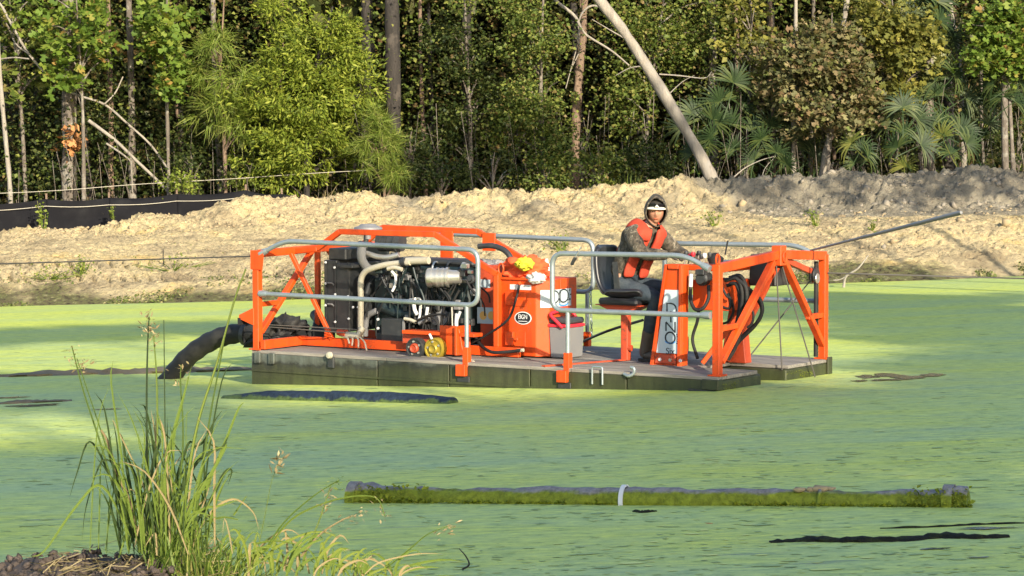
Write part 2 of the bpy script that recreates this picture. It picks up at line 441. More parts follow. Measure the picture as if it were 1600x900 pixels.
def vnoise(x, y, seed=0):
    x = np.asarray(x) + seed * 17.3; y = np.asarray(y) + seed * 9.7
    xi, yi = np.floor(x).astype(int), np.floor(y).astype(int)
    fx, fy = x - xi, y - yi
    fx = fx*fx*(3-2*fx); fy = fy*fy*(3-2*fy)
    g = lambda i, j: _tab[(xi+i) & 255, (yi+j) & 255]
    return (g(0,0)*(1-fx)+g(1,0)*fx)*(1-fy) + (g(0,1)*(1-fx)+g(1,1)*fx)*fy - 0.5
def fbm(x, y, octv=5, seed=0, gain=0.5):
    s = 0; a = 1.0
    for i in range(octv): s = s + a * vnoise(x, y, seed + i); x = x * 2.03; y = y * 2.03; a *= gain
    return s
def grid_mesh(name, X, Y, Z, mat, smooth=True):
    ny, nx = X.shape
    V = np.stack([X, Y, Z], -1).reshape(-1, 3)
    i = np.arange(nx - 1)[None, :] + nx * np.arange(ny - 1)[:, None]
    F = np.stack([i, i + 1, i + 1 + nx, i + nx], -1).reshape(-1, 4)
    return np_mesh(name, V, F, mat, smooth)

# ================================================================== the setting
# pond bed and surrounding land: one sheet out to the horizon, sunk under the pond
def land_sheet():
    xs = np.concatenate([np.linspace(-900, -60, 12), np.linspace(-50, 50, 101), np.linspace(60, 900, 12)])
    ys = np.concatenate([np.linspace(-300, -30, 10), np.linspace(-25, 130, 156), np.linspace(140, 1500, 14)])
    X, Y = np.meshgrid(xs, ys)
    inside = np.minimum.reduce([ (X + 24) / 4, (9.6 + 0.03 * Y - X) / 2.5, (Y - 11.0) / 2.5, (66 - Y) / 3 ])
    t = np.clip(inside, 0, 1)
    Z = 0.55 * (1 - t) - 1.0 * t + 0.25 * fbm(X * 0.2, Y * 0.2, 3)
    Z = np.where((Y > 2) & (Y < 12) & (np.abs(X) < 8), Z - 0.5, Z)
    me = grid_mesh('ground', X, Y, Z, DARKSOIL)
    return tag(link(bpy.data.objects.new('ground', me)), 'dark ground around and under the pond', kind='structure')
land_sheet()
me = grid_mesh('water', *np.meshgrid(np.linspace(-40, 40, 3), np.linspace(2, 64, 3)), np.zeros((3, 3)), WATER)
tag(link(bpy.data.objects.new('water', me)), 'still pond covered with bright green duckweed', kind='structure')

# far bank: rows follow the shore, the slope, the graded bench, the berm crest and the woodland floor behind
PX = np.array([-700, -300, 0, 75, 166, 276, 400, 520, 640, 720, 800, 900, 1000, 1080, 1200, 1350, 1450, 1600, 1900, 2300], float)
ROW = {  # heights of the lines in the photo at those columns
 'shore': [492, 486, 479, 477, 475, 473, 470, 466, 462, 459, 457, 454, 451, 449, 446, 441, 438, 431, 424, 415],
 'slope': [460, 455, 447, 446, 444, 442, 438, 434, 430, 428, 425, 421, 418, 415, 409, 402, 398, 394, 388, 380],
 'bench': [420, 414, 407, 405, 403, 400, 397, 393, 389, 385, 381, 377, 373, 368, 362, 352, 347, 343, 336, 328],
 'back':  [392, 386, 378, 374, 368, 362, 356, 350, 349, 346, 344, 341, 338, 336, 334, 332, 330, 326, 320, 312],
 'crest': [388, 382, 374, 367, 357, 341, 318, 317, 319, 305, 303, 301, 290, 289, 283, 275, 272, 266, 262, 256]}
DEP = {'slope': 1.1, 'bench': 3.2, 'back': 6.6, 'crest': 8.3}
shoreY = np.array([on_water(a, b).y for a, b in zip(PX, ROW['shore'])])
def row_pts(k):
    Ys = shoreY if k == 'shore' else shoreY.mean() + DEP[k] + (shoreY - shoreY.mean()) * max(0, 1 - DEP[k] / 4)
    return np.array([at(a, b, y)[:] for a, b, y in zip(PX, ROW[k], Ys)])
ROWS = {k: row_pts(k) for k in ROW}
BX0, BX1 = -20.0, 19.0
def bank_profile(x):
    """(distance, height) of the five lines at world x"""
    return [(np.interp(x, ROWS[k][:, 0], ROWS[k][:, 1]), np.interp(x, ROWS[k][:, 0], ROWS[k][:, 2])) for k in ('shore', 'slope', 'bench', 'back', 'crest')]
def bank_height(x, y, rough=True):
    x = np.asarray(x, float); y = np.asarray(y, float)
    pr = bank_profile(x)
    ys = [pr[0][0] - 3.0] + [p[0] for p in pr] + [pr[4][0] + 1.2, pr[4][0] + 3.2, pr[4][0] + 60]
    zs = [0 * x - 0.55] + [p[1] for p in pr] + [pr[4][1] - 0.22, pr[4][1] - 0.45, pr[4][1] - 0.2]
    zs[1] = 0 * x
    z = 0 * x + zs[0]
    for i in range(len(ys) - 1):
        t = np.clip((y - ys[i]) / (ys[i+1] - ys[i]), 0, 1)
        if i >= 2: t = t * t * (3 - 2 * t) * 0.6 + t * 0.4
        z = np.where(y >= ys[i], zs[i] * (1 - t) + zs[i+1] * t, z)
    if rough:
        up = np.clip((y - pr[0][0]) / 1.0, 0, 1)
        crest = np.exp(-((y - pr[4][0]) / 1.6) ** 2)
        bench = np.exp(-((y - (pr[2][0] + 1.6)) / 1.2) ** 2)
        woods = np.clip((y - pr[4][0] - 1.0) / 1.5, 0, 1)
        lump = fbm(x * 1.1, y * 1.1, 6, 1, 0.55)
        clod = np.abs(fbm(x * 3.4, y * 3.4, 4, 9, 0.6))
        right = np.clip((x + 2.0) / 3.0, 0, 1)
        flat = 1 - np.clip(crest * 1.4 + 0.25 + 0.55 * right, 0, 1)
        z = z + up * (0.10 + 0.16 * crest) * (1 - 0.6 * bench) * (1 - 0.6 * flat) * lump + up * (1 - 0.6 * bench) * (1 - 0.75 * flat) * (1 - woods) * (0.13 + 0.12 * crest) * (0.22 - clod) + 0.014 * bench * np.sin(y * 11 + 2 * vnoise(x * 0.3, y, 8)) \
              + up * (1 - woods) * 0.12 * (0.16 - np.abs(fbm(x * 7, y * 7, 4, 4, 0.62))) + 0.06 * crest * (vnoise(x * 0.9, y * 0.5, 5) > 0.12)
        # tread prints of a tracked machine along the waterside slope on the left
        tread = (np.sin(x * 24.0 + 9.0 * (y - pr[1][0])) > 0.62) & (x < -2.2)
        d1 = np.abs(y - (pr[1][0] + 0.55)) < 0.28
        d2 = np.abs(y - (pr[1][0] + 1.45)) < 0.28
        z = z - 0.16 * (tread & (d1 | d2)) * np.clip(0.7 + 1.6 * vnoise(x * 1.1, y * 1.1, 7), 0.1, 1.2)
    return z
def far_bank():
    xs = np.concatenate([np.linspace(-60, BX0 - 0.6, 40), np.linspace(BX0, -11.6, 110), np.linspace(-11.5, 12.0, 620), np.linspace(12.1, BX1, 100), np.linspace(BX1 + 0.6, 60, 40)])
    ys = np.concatenate([np.linspace(48, 50.4, 6), np.linspace(50.5, 62.5, 330), np.linspace(62.7, 70, 60), np.linspace(71, 125, 30)])
    X, Y = np.meshgrid(xs, ys)
    Z = bank_height(X, Y)
    me = grid_mesh('bank', X, Y, Z, SOIL)
    pr = bank_profile(X.ravel())
    x, y, z = X.ravel(), Y.ravel(), Z.ravel()
    xe = pr[4][0]
    n = fbm(x * 0.8, y * 0.8, 4, 21)
    greyShadeR = np.clip((x - (3.55 + 1.2 * (pr[4][0] - y) * 0.45) + n * 0.5) / 0.25, 0, 1) * np.clip((y - (pr[3][0] - 0.9 + n * 0.8 - 0.25*(x-4))) / 0.4, 0, 1)  # grey soil, with part of the trees' shade painted into its tone
    greyM = np.clip((n + 0.16) / 0.22, 0, 1) * np.clip((y - (pr[3][0] + 0.1)) / 0.5, 0, 1) * np.clip((x + 2.9) / 0.6, 0, 1) * 0.85
    grey = np.maximum(greyShadeR, greyM)
    woods = np.clip((y - xe - 0.9 + n) / 0.7, 0, 1)
    mud = np.clip(1 - (y - pr[0][0] - 0.22 + n * 1.4) / 0.6, 0, 1)
    ca = me.color_attributes.new('soil', 'FLOAT_COLOR', 'POINT')
    ca.data.foreach_set('color', np.stack([grey, woods, mud, np.ones_like(grey)], -1).astype(np.float32).ravel())
    return tag(link(bpy.data.objects.new('bank', me)), 'freshly graded sandy bank with a rough berm below the woods', kind='structure')
far_bank()
def ground_z(x, y): return float(bank_height(np.array([x]), np.array([y]))[0])

# loose clods broken out of the sand: too many and too small to count
def rough_ball(n_sub, amp, seed):
    bm = bmesh.new(); bmesh.ops.create_icosphere(bm, subdivisions=n_sub, radius=1)
    r = random.Random(seed)
    V = np.array([v.co[:] for v in bm.verts]) * np.array([[1 + r.uniform(-amp, amp)] for _ in bm.verts])
    F = np.array([[v.index for v in f.verts] for f in bm.faces]); bm.free()
    return V, F
def clods(name, label, mat, n, sampler, smin, smax):
    shapes = [rough_ball(0 if k else 1, 0.5 if k else 0.4, 5 + k) for k in range(5)]
    vs, fs = [], []; nv = 0
    for i in range(n):
        V0, F0 = shapes[i % 5]; x, y = sampler()
        s = smin * (smax / smin) ** (rng.random() ** 2.2)
        q = Matrix.Rotation(rng.random() * 6.28, 3, 'Z') @ Matrix.Rotation(rng.random() * 6.28, 3, 'X')
        A = (V0 * (s * np.array([1, 0.85, 0.65]) * rng.uniform(0.7, 1.3, 3))) @ np.array(q).T
        vs.append(A + np.array([x, y, ground_z_fast(x, y) - s * 0.05])); fs.append(F0 + nv); nv += len(V0)
    o = link(bpy.data.objects.new(name, np_mesh(name, np.concatenate(vs), np.concatenate(fs), mat)))
    return tag(o, label, kind='stuff')
_gx = np.linspace(-14, 14, 700); _gy = np.linspace(49, 64, 300)
_GX, _GY = np.meshgrid(_gx, _gy); _GZ = bank_height(_GX, _GY)
def ground_z_fast(x, y):
    i = int(np.clip((x + 14) / 28 * 699, 0, 699)); j = int(np.clip((y - 49) / 15 * 299, 0, 299))
    return _GZ[j, i]
def samp_sand():
    x = rng.uniform(-12, 12); pr = bank_profile(x)
    k = rng.random()
    if x > 3.6: return x, rng.uniform(pr[1][0], pr[3][0] - 0.3)
    if k < 0.35: return x, rng.normal(pr[4][0] - 0.7, 0.55)
    if k < 0.65: return x, rng.uniform(pr[3][0] - 0.6, pr[4][0])
    if k > 0.65 and x < -2 and rng.random() < 0.75: return x, rng.uniform(pr[3][0], pr[4][0])
    if k < 0.9 and x > -2: return x, rng.uniform(pr[1][0], pr[2][0] + 0.2)
    return x, rng.uniform(pr[1][0], pr[4][0] + 0.3)
def samp_grey():
    x = rng.uniform(4.3, 12); pr = bank_profile(x); return x, rng.uniform(pr[3][0] - 0.3, pr[4][0] + 0.2)
clods('sand_clods', 'loose clods of sand scattered over the bank', CLOD, 3800, samp_sand, 0.015, 0.07)
clods('grey_clods', 'loose grey clods on the dark stretch of the berm', CLODG, 700, samp_grey, 0.02, 0.09)
def boulder(px, py, Y, s, label, mat=CLOD, seed=1):
    s *= 0.75; V, F = rough_ball(1, 0.30, seed)
    for q in range(14):                       # break flat faces off a lump
        d = np.array(Vector((random.gauss(0, 1), random.gauss(0, 1), random.gauss(0, 1))).normalized()[:]); c = random.uniform(0.35, 0.7)
        t = V @ d; V = V - np.clip(t - c, 0, None)[:, None] * d
    V = V * np.array([s, s * 0.8, s * 0.8]) * (1 + 0.18 * fbm(V[:, 0] * 3 + seed, V[:, 2] * 3 + V[:, 1] * 2, 3, seed))[:, None]
    p = at(px, py, Y)
    o = link(bpy.data.objects.new('dirt_clod', np_mesh('dirt_clod', V, F, mat)))
    o.location = (p.x, p.y, ground_z(p.x, p.y) + s * 0.12); o.rotation_euler = (seed, seed * 2, seed * 3)
    return tag(o, label, 'dirt clod', 'large clods on the bank')
boulder(1397, 416, 53.0, 0.20, 'pale split clod at the waterside below the tapered pole', seed=3)
boulder(1382, 419, 52.7, 0.13, 'brownish clod leaning against the pale split clod by the water', CLODG, seed=4)
boulder(1503, 380, 54.3, 0.26, 'big upright lump of sand on the slope at far right', seed=5)
boulder(1573, 390, 54.0, 0.24, 'rounded lump of sand at the right edge of the photo', seed=6)
boulder(1160, 322, 58.6, 0.26, 'crumbling dark edged clod behind the seated man', seed=7)
boulder(865, 343, 57.4, 0.17, 'lone clod on the bench above the entry gap', seed=9)
boulder(1490, 336, 58.3, 0.2, 'dark lump just beyond the tip of the tapered pole', CLODG, seed=10)

# near bank: a low dark mound in the lower left corner that runs down under the water
def near_bank():
    xs = np.linspace(-6, 5, 260); ys = np.linspace(3, 13.5, 220)
    X, Y = np.meshgrid(xs, ys)
    Z = 0.35 + 0.30 * np.clip((-0.62 - X + 0.25 * fbm(X * 1.5, Y * 1.5, 3, 31)) / 0.5, 0, 1)
    Z = Z + 0.10 * np.exp(-((X + 1.5) / 0.55) ** 2) + 0.03 * np.exp(-((X + 1.08) / 0.12) ** 2)
    fall = np.clip((Y - 9.1) / 2.6, 0, 1)
    Z = Z * (1 - fall) - 0.5 * fall
    Z = Z + 0.055 * fbm(X * 5, Y * 5, 5, 33, 0.6) + 0.045 * (0.2 - np.abs(fbm(X * 13, Y * 13, 4, 35, 0.65)))
    me = grid_mesh('near_bank', X, Y, Z, DARKSOIL)
    tag(link(bpy.data.objects.new('near_bank', me)), 'mound of dark wet soil in the lower left corner', kind='structure')
    return X, Y, Z
NBX, NBY, NBZ = near_bank()
def near_z(x, y):
    i = int(np.clip((x + 6) / 11 * 259, 0, 259)); j = int(np.clip((y - 3) / 10.5 * 219, 0, 219))
    return float(NBZ[j, i])

# ================================================================== vegetation builders
def rand_rot(n, up_bias=0.0, out=None):
    """n random leaf frames: columns = width, length, normal"""
    N = rng.normal(size=(n, 3)); N[:, 2] = np.abs(N[:, 2]) + up_bias
    N += np.array(to_sun[:]) * 0.55
    N /= np.linalg.norm(N, axis=1, keepdims=True)
    T = rng.normal(size=(n, 3)); T[:, 2] -= 0.35
    if out is not None: T += out * 1.6
    T -= N * (T * N).sum(1, keepdims=True); T /= np.linalg.norm(T, axis=1, keepdims=True)
    B = np.cross(T, N)
    return B, T, N
def leaves_np(P, size, kind='leaf', out=None, var=0.62, up=0.4):
    """leaf faces at the points P; returns V, F(triangles)"""
    n = len(P)
    B, T, N = rand_rot(n, up, out)
    s = size * (1 + rng.uniform(-var, var, (n, 1)))
    if kind == 'leaf':      # folded along the midrib
        tpl = [(0, 0, 0), (-0.40, 0.45, 0.14), (0, 1.0, -0.08), (0.40, 0.45, 0.14)]; tri = [(0, 2, 1), (0, 3, 2)]
    elif kind == 'star':    # lobed leaf
        tpl = [(0, 0, 0), (-0.55, 0.30, 0.05), (-0.16, 0.42, 0), (-0.38, 0.85, 0.05), (0, 1.0, -0.05), (0.38, 0.85, 0.05), (0.16, 0.42, 0), (0.55, 0.30, 0.05)]
        tri = [(0, 2, 1), (0, 6, 2), (0, 7, 6), (2, 4, 3), (2, 6, 4), (6, 5, 4)]
    elif kind == 'flake':
        tpl = [(0, 0, 0), (-0.15, 0.5, 0.03), (0, 1.0, 0), (0.15, 0.5, 0.03)]; tri = [(0, 2, 1), (0, 3, 2)]
    else:                   # needle
        tpl = [(-0.028, 0, 0), (0.028, 0, 0), (0, 1.0, -0.12)]; tri = [(0, 1, 2)]
    V = np.concatenate([(P + s * (B * a + T * b + N * c))[:, None, :] for a, b, c in tpl], 1).reshape(-1, 3)
    F = (np.arange(n)[:, None, None] * len(tpl) + np.array(tri)[None]).reshape(-1, 3)
    return V, F
def clump_points(blobs, per, clump_r, gap=-0.12):
    """blobs: (centre, radii, clumps); returns points, clump index and clump centres"""
    pts, outs, cents = [], [], []
    for c, rad, k in blobs:
        c = np.array(c[:]); rad = np.array(rad)
        for _ in range(k):
            d = rng.normal(size=3); d /= np.linalg.norm(d)
            q = c + d * rad * rng.uniform(0.3, 1.0) ** 0.6 * rng.uniform(0.65, 1.38)
            if cents and vnoise(np.array(q[0] * 3.1 + 0.9 * q[1]), np.array(q[2] * 3.3), 91) < gap: continue
            cents.append(q)
            m = max(3, int(per * rng.uniform(0.5, 1.5)))
            r = clump_r * rng.uniform(0.55, 1.3)
            off = rng.normal(size=(m, 3)) * r * np.array([0.55, 0.55, 0.42])
            off[:, 2] -= 0.25 * np.abs(off[:, 0])
            pts.append(q + off)
            o = off + (q - c) * 0.6
            outs.append(o / (np.linalg.norm(o, axis=1, keepdims=True) + 1e-6))
    return np.concatenate(pts), np.concatenate(outs), cents
def wobble(p, q, n=7, amp=0.05):
    p, q = Vector(p), Vector(q); out = []
    for i in range(n + 1):
        t = i / n
        out.append(p.lerp(q, t) + Vector(rng.normal(size=3)) * amp * (0 if i in (0,) else 1))
    return out
def build_crown(root, blobs, per, clump_r, size, mat, kind='leaf', name='crown', up=0.4):
    pts, outs, cents = clump_points(blobs, per, clump_r, -0.20 if kind == 'flake' else (-1 if size > 0.3 else -0.14))
    V, F = leaves_np(pts, size, kind, outs, up=up)
    o = link(bpy.data.objects.new(name, np_mesh(name, V - np.array(root.location[:]), F, mat)), root)
    return cents
def trunk_mesh(root, path, r0, r1, mat, name='trunk', n=9, cents=(), limb_r=0.022, limbs=14):
    b = MB(); off = Vector(root.location)
    m = len(path)
    rs = [(r0 + (r1 - r0) * i / (m - 1)) * (1 + 0.1 * rng.normal()) for i in range(m)]
    rs[0] *= 1.25
    b.tube([Vector(p) - off for p in path], rs, n)
    cs = list(cents); rng.shuffle(cs)
    for c in cs[:limbs]:
        c = Vector(c)
        a = min(path, key=lambda p: (Vector(p) - c - Vector((0, 0, -0.5))).length)
        mid = Vector(a).lerp(c, 0.5) + Vector((0, 0, 0.12))
        pp = spline([Vector(a), mid, c], 4)
        b.tube([p - off for p in pp], [limb_r * (1 - 0.8 * i / (len(pp) - 1)) for i in range(len(pp))], 5)
    return b.build(name, mat, root, smooth=60)
def ground_point(px, py, Y):
    p = at(px, py, Y); return Vector((p.x, p.y, ground_z(p.x, p.y) - 0.05))
def pxpath(pts, Y, dY=0.0):
    n = len(pts)
    return [at(a, b, Y + dY * i / max(1, n - 1)) for i, (a, b) in enumerate(pts)]
def tree(name, label, cat, base, path, r0, r1, bmat, blobs=None, per=30, clump_r=0.3, size=0.12, lmat=None, kind='leaf', group=None, limbs=14, limb_r=0.022, up=0.4):
    """a thing rooted in the ground: trunk (with limbs) and crown"""
    g = Vector((base.x, base.y, ground_z(base.x, base.y) - 0.06))
    root = empty(name, label, cat, Matrix.Translation(g), group)
    root.location = g
    cents = build_crown(root, blobs, per, clump_r, size, lmat, kind, up=up) if blobs else ()
    pp = spline([g] + [Vector(p) for p in path], 5)
    trunk_mesh(root, pp, r0, r1, bmat, cents=cents, limbs=limbs, limb_r=limb_r)
    return root
def blob(px, py, Y, rx_px, ry_px, k, depth=0.7):
    c = at(px, py, Y); s = Y / FOC
    return (c, (rx_px * s, max(depth, 0.3), ry_px * s), k)

# ================================================================== woods behind the berm
def tall(name, label, pts, Y, w_px, bmat, crown_mat=None, cat='tree', top=True, group=None, dY=0.0):
    """a trunk seen against the woods; its crown stands above the picture"""
    path = pxpath(list(reversed(pts)), Y, dY)          # bottom to top
    base = path[0]
    r = w_px * Y / FOC / 2
    blobs = None
    if top:
        up = path[-1] + (path[-1] - path[-2]).normalized() * 2.5
        up.z = max(up.z, 8.5)
        path = path + [up, up + Vector((0.1, 0.1, 2.0))]
        blobs = [(up + Vector((0, 0, 0.8)), (1.8, 1.8, 1.5), 26)]
    return tree(name, label, cat, base, path[0:], r * 1.08, r * 0.55 if top else r * 0.8, bmat, blobs, 16, 0.55, 0.36, crown_mat or L_DEEP, 'leaf', group, limbs=10, limb_r=0.04)

tall('pine_tree', 'thick grey brown pine trunk standing behind the black silt fence', [(104, -80), (107, 60), (108, 180), (108, 297)], 63.2, 25, BARK)
tall('tree', 'straight slim trunk right of the thick trunk behind the silt fence', [(199, -60), (203, 60), (206, 180), (207, 285)], 63.6, 12, BARK)
tall('tree', 'reddish slim trunk between the thick trunk and the straight slim one', [(168, -60), (171, 90), (174, 200), (173, 275)], 64.6, 10, BARKR)
tall('tree', 'grey trunk half hidden by pine needles at upper left', [(332, -60), (334, 60), (338, 170), (344, 272)], 64.2, 11, BARK)
tall('tree', 'pale thin leaning sapling trunk at the left edge', [(-8, -20), (0, 120), (8, 210), (16, 300)], 62.6, 8, BARKP)
tall('pine_tree', 'dark scaly pine trunk beside the bright cedar', [(611, -60), (613, 60), (615, 180), (617, 290)], 63.4, 27, BARKD)
tall('pine_tree', 'dark pine trunk close behind the cedar top', [(573, -60), (574, 60), (580, 180), (585, 290)], 64.4, 24, BARKD)
tall('tree', 'sunlit reddish thin trunk in the dim gap right of the dark pine', [(655, -40), (658, 110), (661, 190), (664, 262)], 65.2, 8, BARKR)
tall('tree', 'dark thin trunk touching the sunlit reddish one', [(668, -40), (672, 110), (675, 190), (677, 262)], 65.6, 8, BARKD)
tall('tree', 'vine hung reddish trunk left of the bare leaning trunk', [(915, -60), (912, 40), (905, 110), (901, 170), (898, 285)], 64.5, 15, BARKR)
tall('tree', 'grey upright trunk right of the bare leaning trunk', [(1111, -60), (1113, 50), (1113, 130), (1115, 275)], 65.5, 16, BARK)
tall('tree', 'pale slender trunk rising through the rusty maple', [(1244, -60), (1243, 60), (1241, 170), (1240, 282)], 63.0, 9, BARKP)
tall('tree', 'pale curving trunk with its foot on the berm under the rusty maple', [(1329, -60), (1321, 20), (1313, 70), (1300, 170), (1296, 215), (1284, 280)], 62.4, 12, BARKP)
tall('tree', 'pale crooked trunk standing out among the palmettos', [(1478, -60), (1487, 20), (1498, 90), (1502, 150), (1507, 262)], 63.6, 9, BARKP)
tall('tree', 'thin grey trunk behind the bright leaves at upper right', [(1534, -60), (1536, 40), (1533, 140), (1536, 262)], 65.0, 6, BARK)
tall('tree', 'orange tinted thin trunk left of the rusty maple', [(1203, -60), (1204, 20), (1206, 90), (1210, 280)], 64.2, 6, BARKR)
tall('tree', 'short grey trunk between two pale trunks above the rusty maple', [(1271, -60), (1271, 30), (1270, 90), (1266, 280)], 65.0, 7, BARK)
# bare leaning trunk
lp = pxpath([(1122, 292), (1114, 282), (1090, 235), (1056, 178), (1010, 103), (972, 45), (937, 0), (900, -60)], 61.45, 0.1)
g = ground_point(1124, 290, 61.35)
root = empty('leaning_tree', 'bare pale trunk leaning up to the left out of the berm', 'tree', Matrix.Translation(g))
root.location = g
trunk_mesh(root, spline([g] + lp, 4), 0.145, 0.10, BARKP, n=12)
for pts, r in (([(980, 62), (955, 48), (925, 30)], 0.02), ([(1010, 103), (985, 106), (962, 118)], 0.018), ([(1040, 152), (1066, 128), (1085, 118)], 0.014)):
    pp = spline([p - g for p in pxpath(pts, 61.5)], 4); MB().tube(pp, [r * (1 - 0.7 * i / len(pp)) for i in range(len(pp))], 6).build('branch', BARKP, root, smooth=60)
# dead hanging limbs
def limb(name, label, pls, Y, r, mat=BARKP, cat='branch', taper=0.6):
    p0 = at(*pls[0][-1], Y)
    root = empty(name, label, cat, Matrix.Translation(p0)); root.location = p0
    for i, pl in enumerate(pls):
        pp = spline([p - p0 for p in pxpath(pl, Y, 0.3)], 5); rr = r * (1 if i == 0 else 0.6)
        MB().tube(pp, [rr * (1 - taper * j / len(pp)) for j in range(len(pp))], 7).build('stem' if i == 0 else 'twig', mat, root, smooth=60)
    return root
limb('dead_branch', 'pale forked dead branch curling down left of the leaning trunk', [[(850, -30), (868, 0), (897, 24), (907, 42), (918, 56), (955, 79), (985, 104)], [(948, 14), (925, 9), (910, 20), (904, 38), (905, 60), (897, 90), (884, 138)], [(907, 42), (902, 62), (906, 78), (890, 112)]], 62.9, 0.045)
limb('dead_branch', 'long thin fallen branch slanting down across the upper left woods', [[(-20, -10), (0, 6), (18, 38), (45, 84), (85, 128), (120, 148), (163, 163), (200, 194), (235, 226), (261, 262)], [(45, 92), (20, 90), (-10, 94)], [(45, 84), (28, 72), (20, 60)], [(163, 163), (180, 145), (192, 120)]], 62.5, 0.03, taper=0.2)
limb('dead_branch', 'short thick broken branch lying behind the silt fence', [[(138, 188), (160, 204), (182, 221), (212, 250), (246, 282), (268, 305)], [(166, 224), (190, 240), (205, 252)], [(205, 252), (206, 275), (207, 300)]], 62.2, 0.042, taper=0.3)
limb('dead_branch', 'thin pale branch arching over the palmettos right of the leaning trunk', [[(1030, 116), (1060, 118), (1100, 122), (1112, 112)], [(1112, 112), (1108, 124), (1114, 132)]], 62.2, 0.018)
limb('dead_branch', 'curved bare twig lying low behind the grey berm', [[(1145, 278), (1165, 262), (1190, 250), (1212, 244)], [(1190, 278), (1196, 262), (1212, 244)]], 61.9, 0.016)
limb('dead_branch', 'dark bare stick poking out of the grey berm', [[(1302, 254), (1294, 272), (1284, 292)]], 60.6, 0.022, BARKD)

# leafy trees and shrubs at the edge
def leafy(name, label, cat, foot, top_pts, Y, blobs, per, clump_r, size, lmat, kind='leaf', r=0.05, bmat=BARK, limbs=16, up=0.4, group=None):
    base = at(foot[0], foot[1], Y)
    return tree(name, label, cat, base, [at(a, b_, Y) for a, b_ in top_pts], r, r * 0.3, bmat, blobs, per, clump_r, size, lmat, kind, group, limbs, up=up)
leafy('sweetgum_tree', 'sweetgum with bright star shaped leaves in front of the thick trunk', 'tree', (128, 300), [(130, 200), (125, 90), (118, -20)], 62.3,
      [blob(100, 55, 62.3, 34, 40, 26), blob(142, 60, 62.2, 30, 40, 22), blob(105, 125, 62.3, 30, 20, 12), blob(70, 20, 62.6, 40, 25, 10), blob(160, 20, 62.6, 40, 25, 14)], 20, 0.28, 0.135, L_BROAD, 'star', 0.05)
leafy('sweetgum_tree', 'sweetgum with a hanging mass of bright leaves right of the straight slim trunk', 'tree', (262, 290), [(262, 200), (258, 90), (262, -30)], 62.2,
      [blob(255, 60, 62.2, 34, 45, 40), blob(275, 100, 62.1, 24, 40, 26), blob(240, 25, 62.3, 25, 30, 14), blob(290, 30, 62.3, 22, 30, 14), blob(262, 132, 62.1, 14, 14, 8)], 24, 0.26, 0.13, L_BROAD, 'star', 0.05)
leafy('sweetgum_tree', 'sparse dim green sweetgum in the upper left corner', 'tree', (40, 300), [(35, 200), (25, 90), (10, -40)], 63.4,
      [blob(30, 40, 63.4, 45, 45, 22), blob(20, 130, 63.6, 30, 45, 10), blob(60, 90, 63.8, 40, 50, 14)], 14, 0.3, 0.16, L_VINE, 'star', 0.05)
leafy('cedar_tree', 'big bright yellow green cedar in the left half of the woods', 'tree', (478, 305), [(480, 200), (492, 110), (520, 10)], 62.0,
      [blob(470, 235, 61.9, 95, 62, 190, 1.0), blob(480, 150, 61.9, 88, 60, 190, 1.0), blob(505, 85, 61.9, 62, 48, 110, 0.8), blob(530, 45, 62, 24, 30, 30, 0.5), blob(440, 70, 62.2, 40, 40, 50, 0.7), blob(430, 20, 62.3, 40, 28, 36, 0.7), blob(560, 130, 62, 38, 50, 44, 0.6), blob(420, 180, 61.8, 50, 60, 60, 0.7)], 58, 0.24, 0.105, L_CEDAR, 'flake', 0.07, BARKD, 30, up=0.0)
leafy('pine_tree', 'drooping pine boughs with long needles left of the cedar', 'tree', (352, 298), [(350, 210), (345, 110), (350, 0)], 62.3,
      [blob(340, 75, 62.2, 34, 28, 20), blob(372, 115, 62.1, 34, 40, 30), blob(345, 165, 62.2, 38, 36, 26), blob(385, 200, 62.0, 24, 30, 16), blob(318, 110, 62.3, 22, 30, 12)], 60, 0.16, 0.30, L_PINE, 'needle', 0.05, BARKR, 30, up=0.2)
leafy('pine_sapling', 'young pine sapling with pale soft needles at the foot of the cedar', 'sapling', (600, 312), [(600, 280), (596, 235), (592, 175)], 61.3,
      [blob(592, 190, 61.3, 14, 22, 12, 0.3), blob(582, 225, 61.3, 26, 24, 22, 0.4), blob(605, 228, 61.3, 22, 24, 18, 0.4), blob(560, 262, 61.3, 20, 18, 12, 0.4), blob(622, 272, 61.3, 18, 18, 12, 0.4), blob(592, 205, 61.3, 20, 20, 14, 0.4)], 70, 0.11, 0.24, L_PINE, 'needle', 0.03, BARKR, 26, up=0.3)
leafy('vine_tree', 'tree smothered in small bright vine leaves in the middle of the woods', 'tree', (850, 300), [(848, 220), (845, 120), (850, -30)], 62.4,
      [blob(835, 150, 62.3, 48, 55, 90, 0.8), blob(840, 60, 62.3, 48, 55, 80, 0.8), blob(800, 30, 62.6, 60, 40, 60, 0.8), blob(860, 200, 62.2, 34, 40, 40, 0.6), blob(745, 20, 62.8, 40, 30, 36, 0.7), blob(790, 190, 62.6, 26, 50, 26, 0.6)], 56, 0.30, 0.066, L_VINE, 'leaf', 0.07, BARK, 26)
leafy('vine_tree', 'dim vine covered tree between the dark pine and the bright vine tree', 'tree', (735, 300), [(735, 200), (730, 100), (725, -30)], 63.4,
      [blob(720, 60, 63.4, 45, 55, 50, 0.8), blob(735, 150, 63.3, 45, 50, 50, 0.8), blob(690, 40, 63.8, 40, 40, 26, 0.8), blob(700, 210, 63.5, 40, 40, 30, 0.8)], 46, 0.32, 0.072, L_DARK, 'leaf', 0.06, BARK, 20)
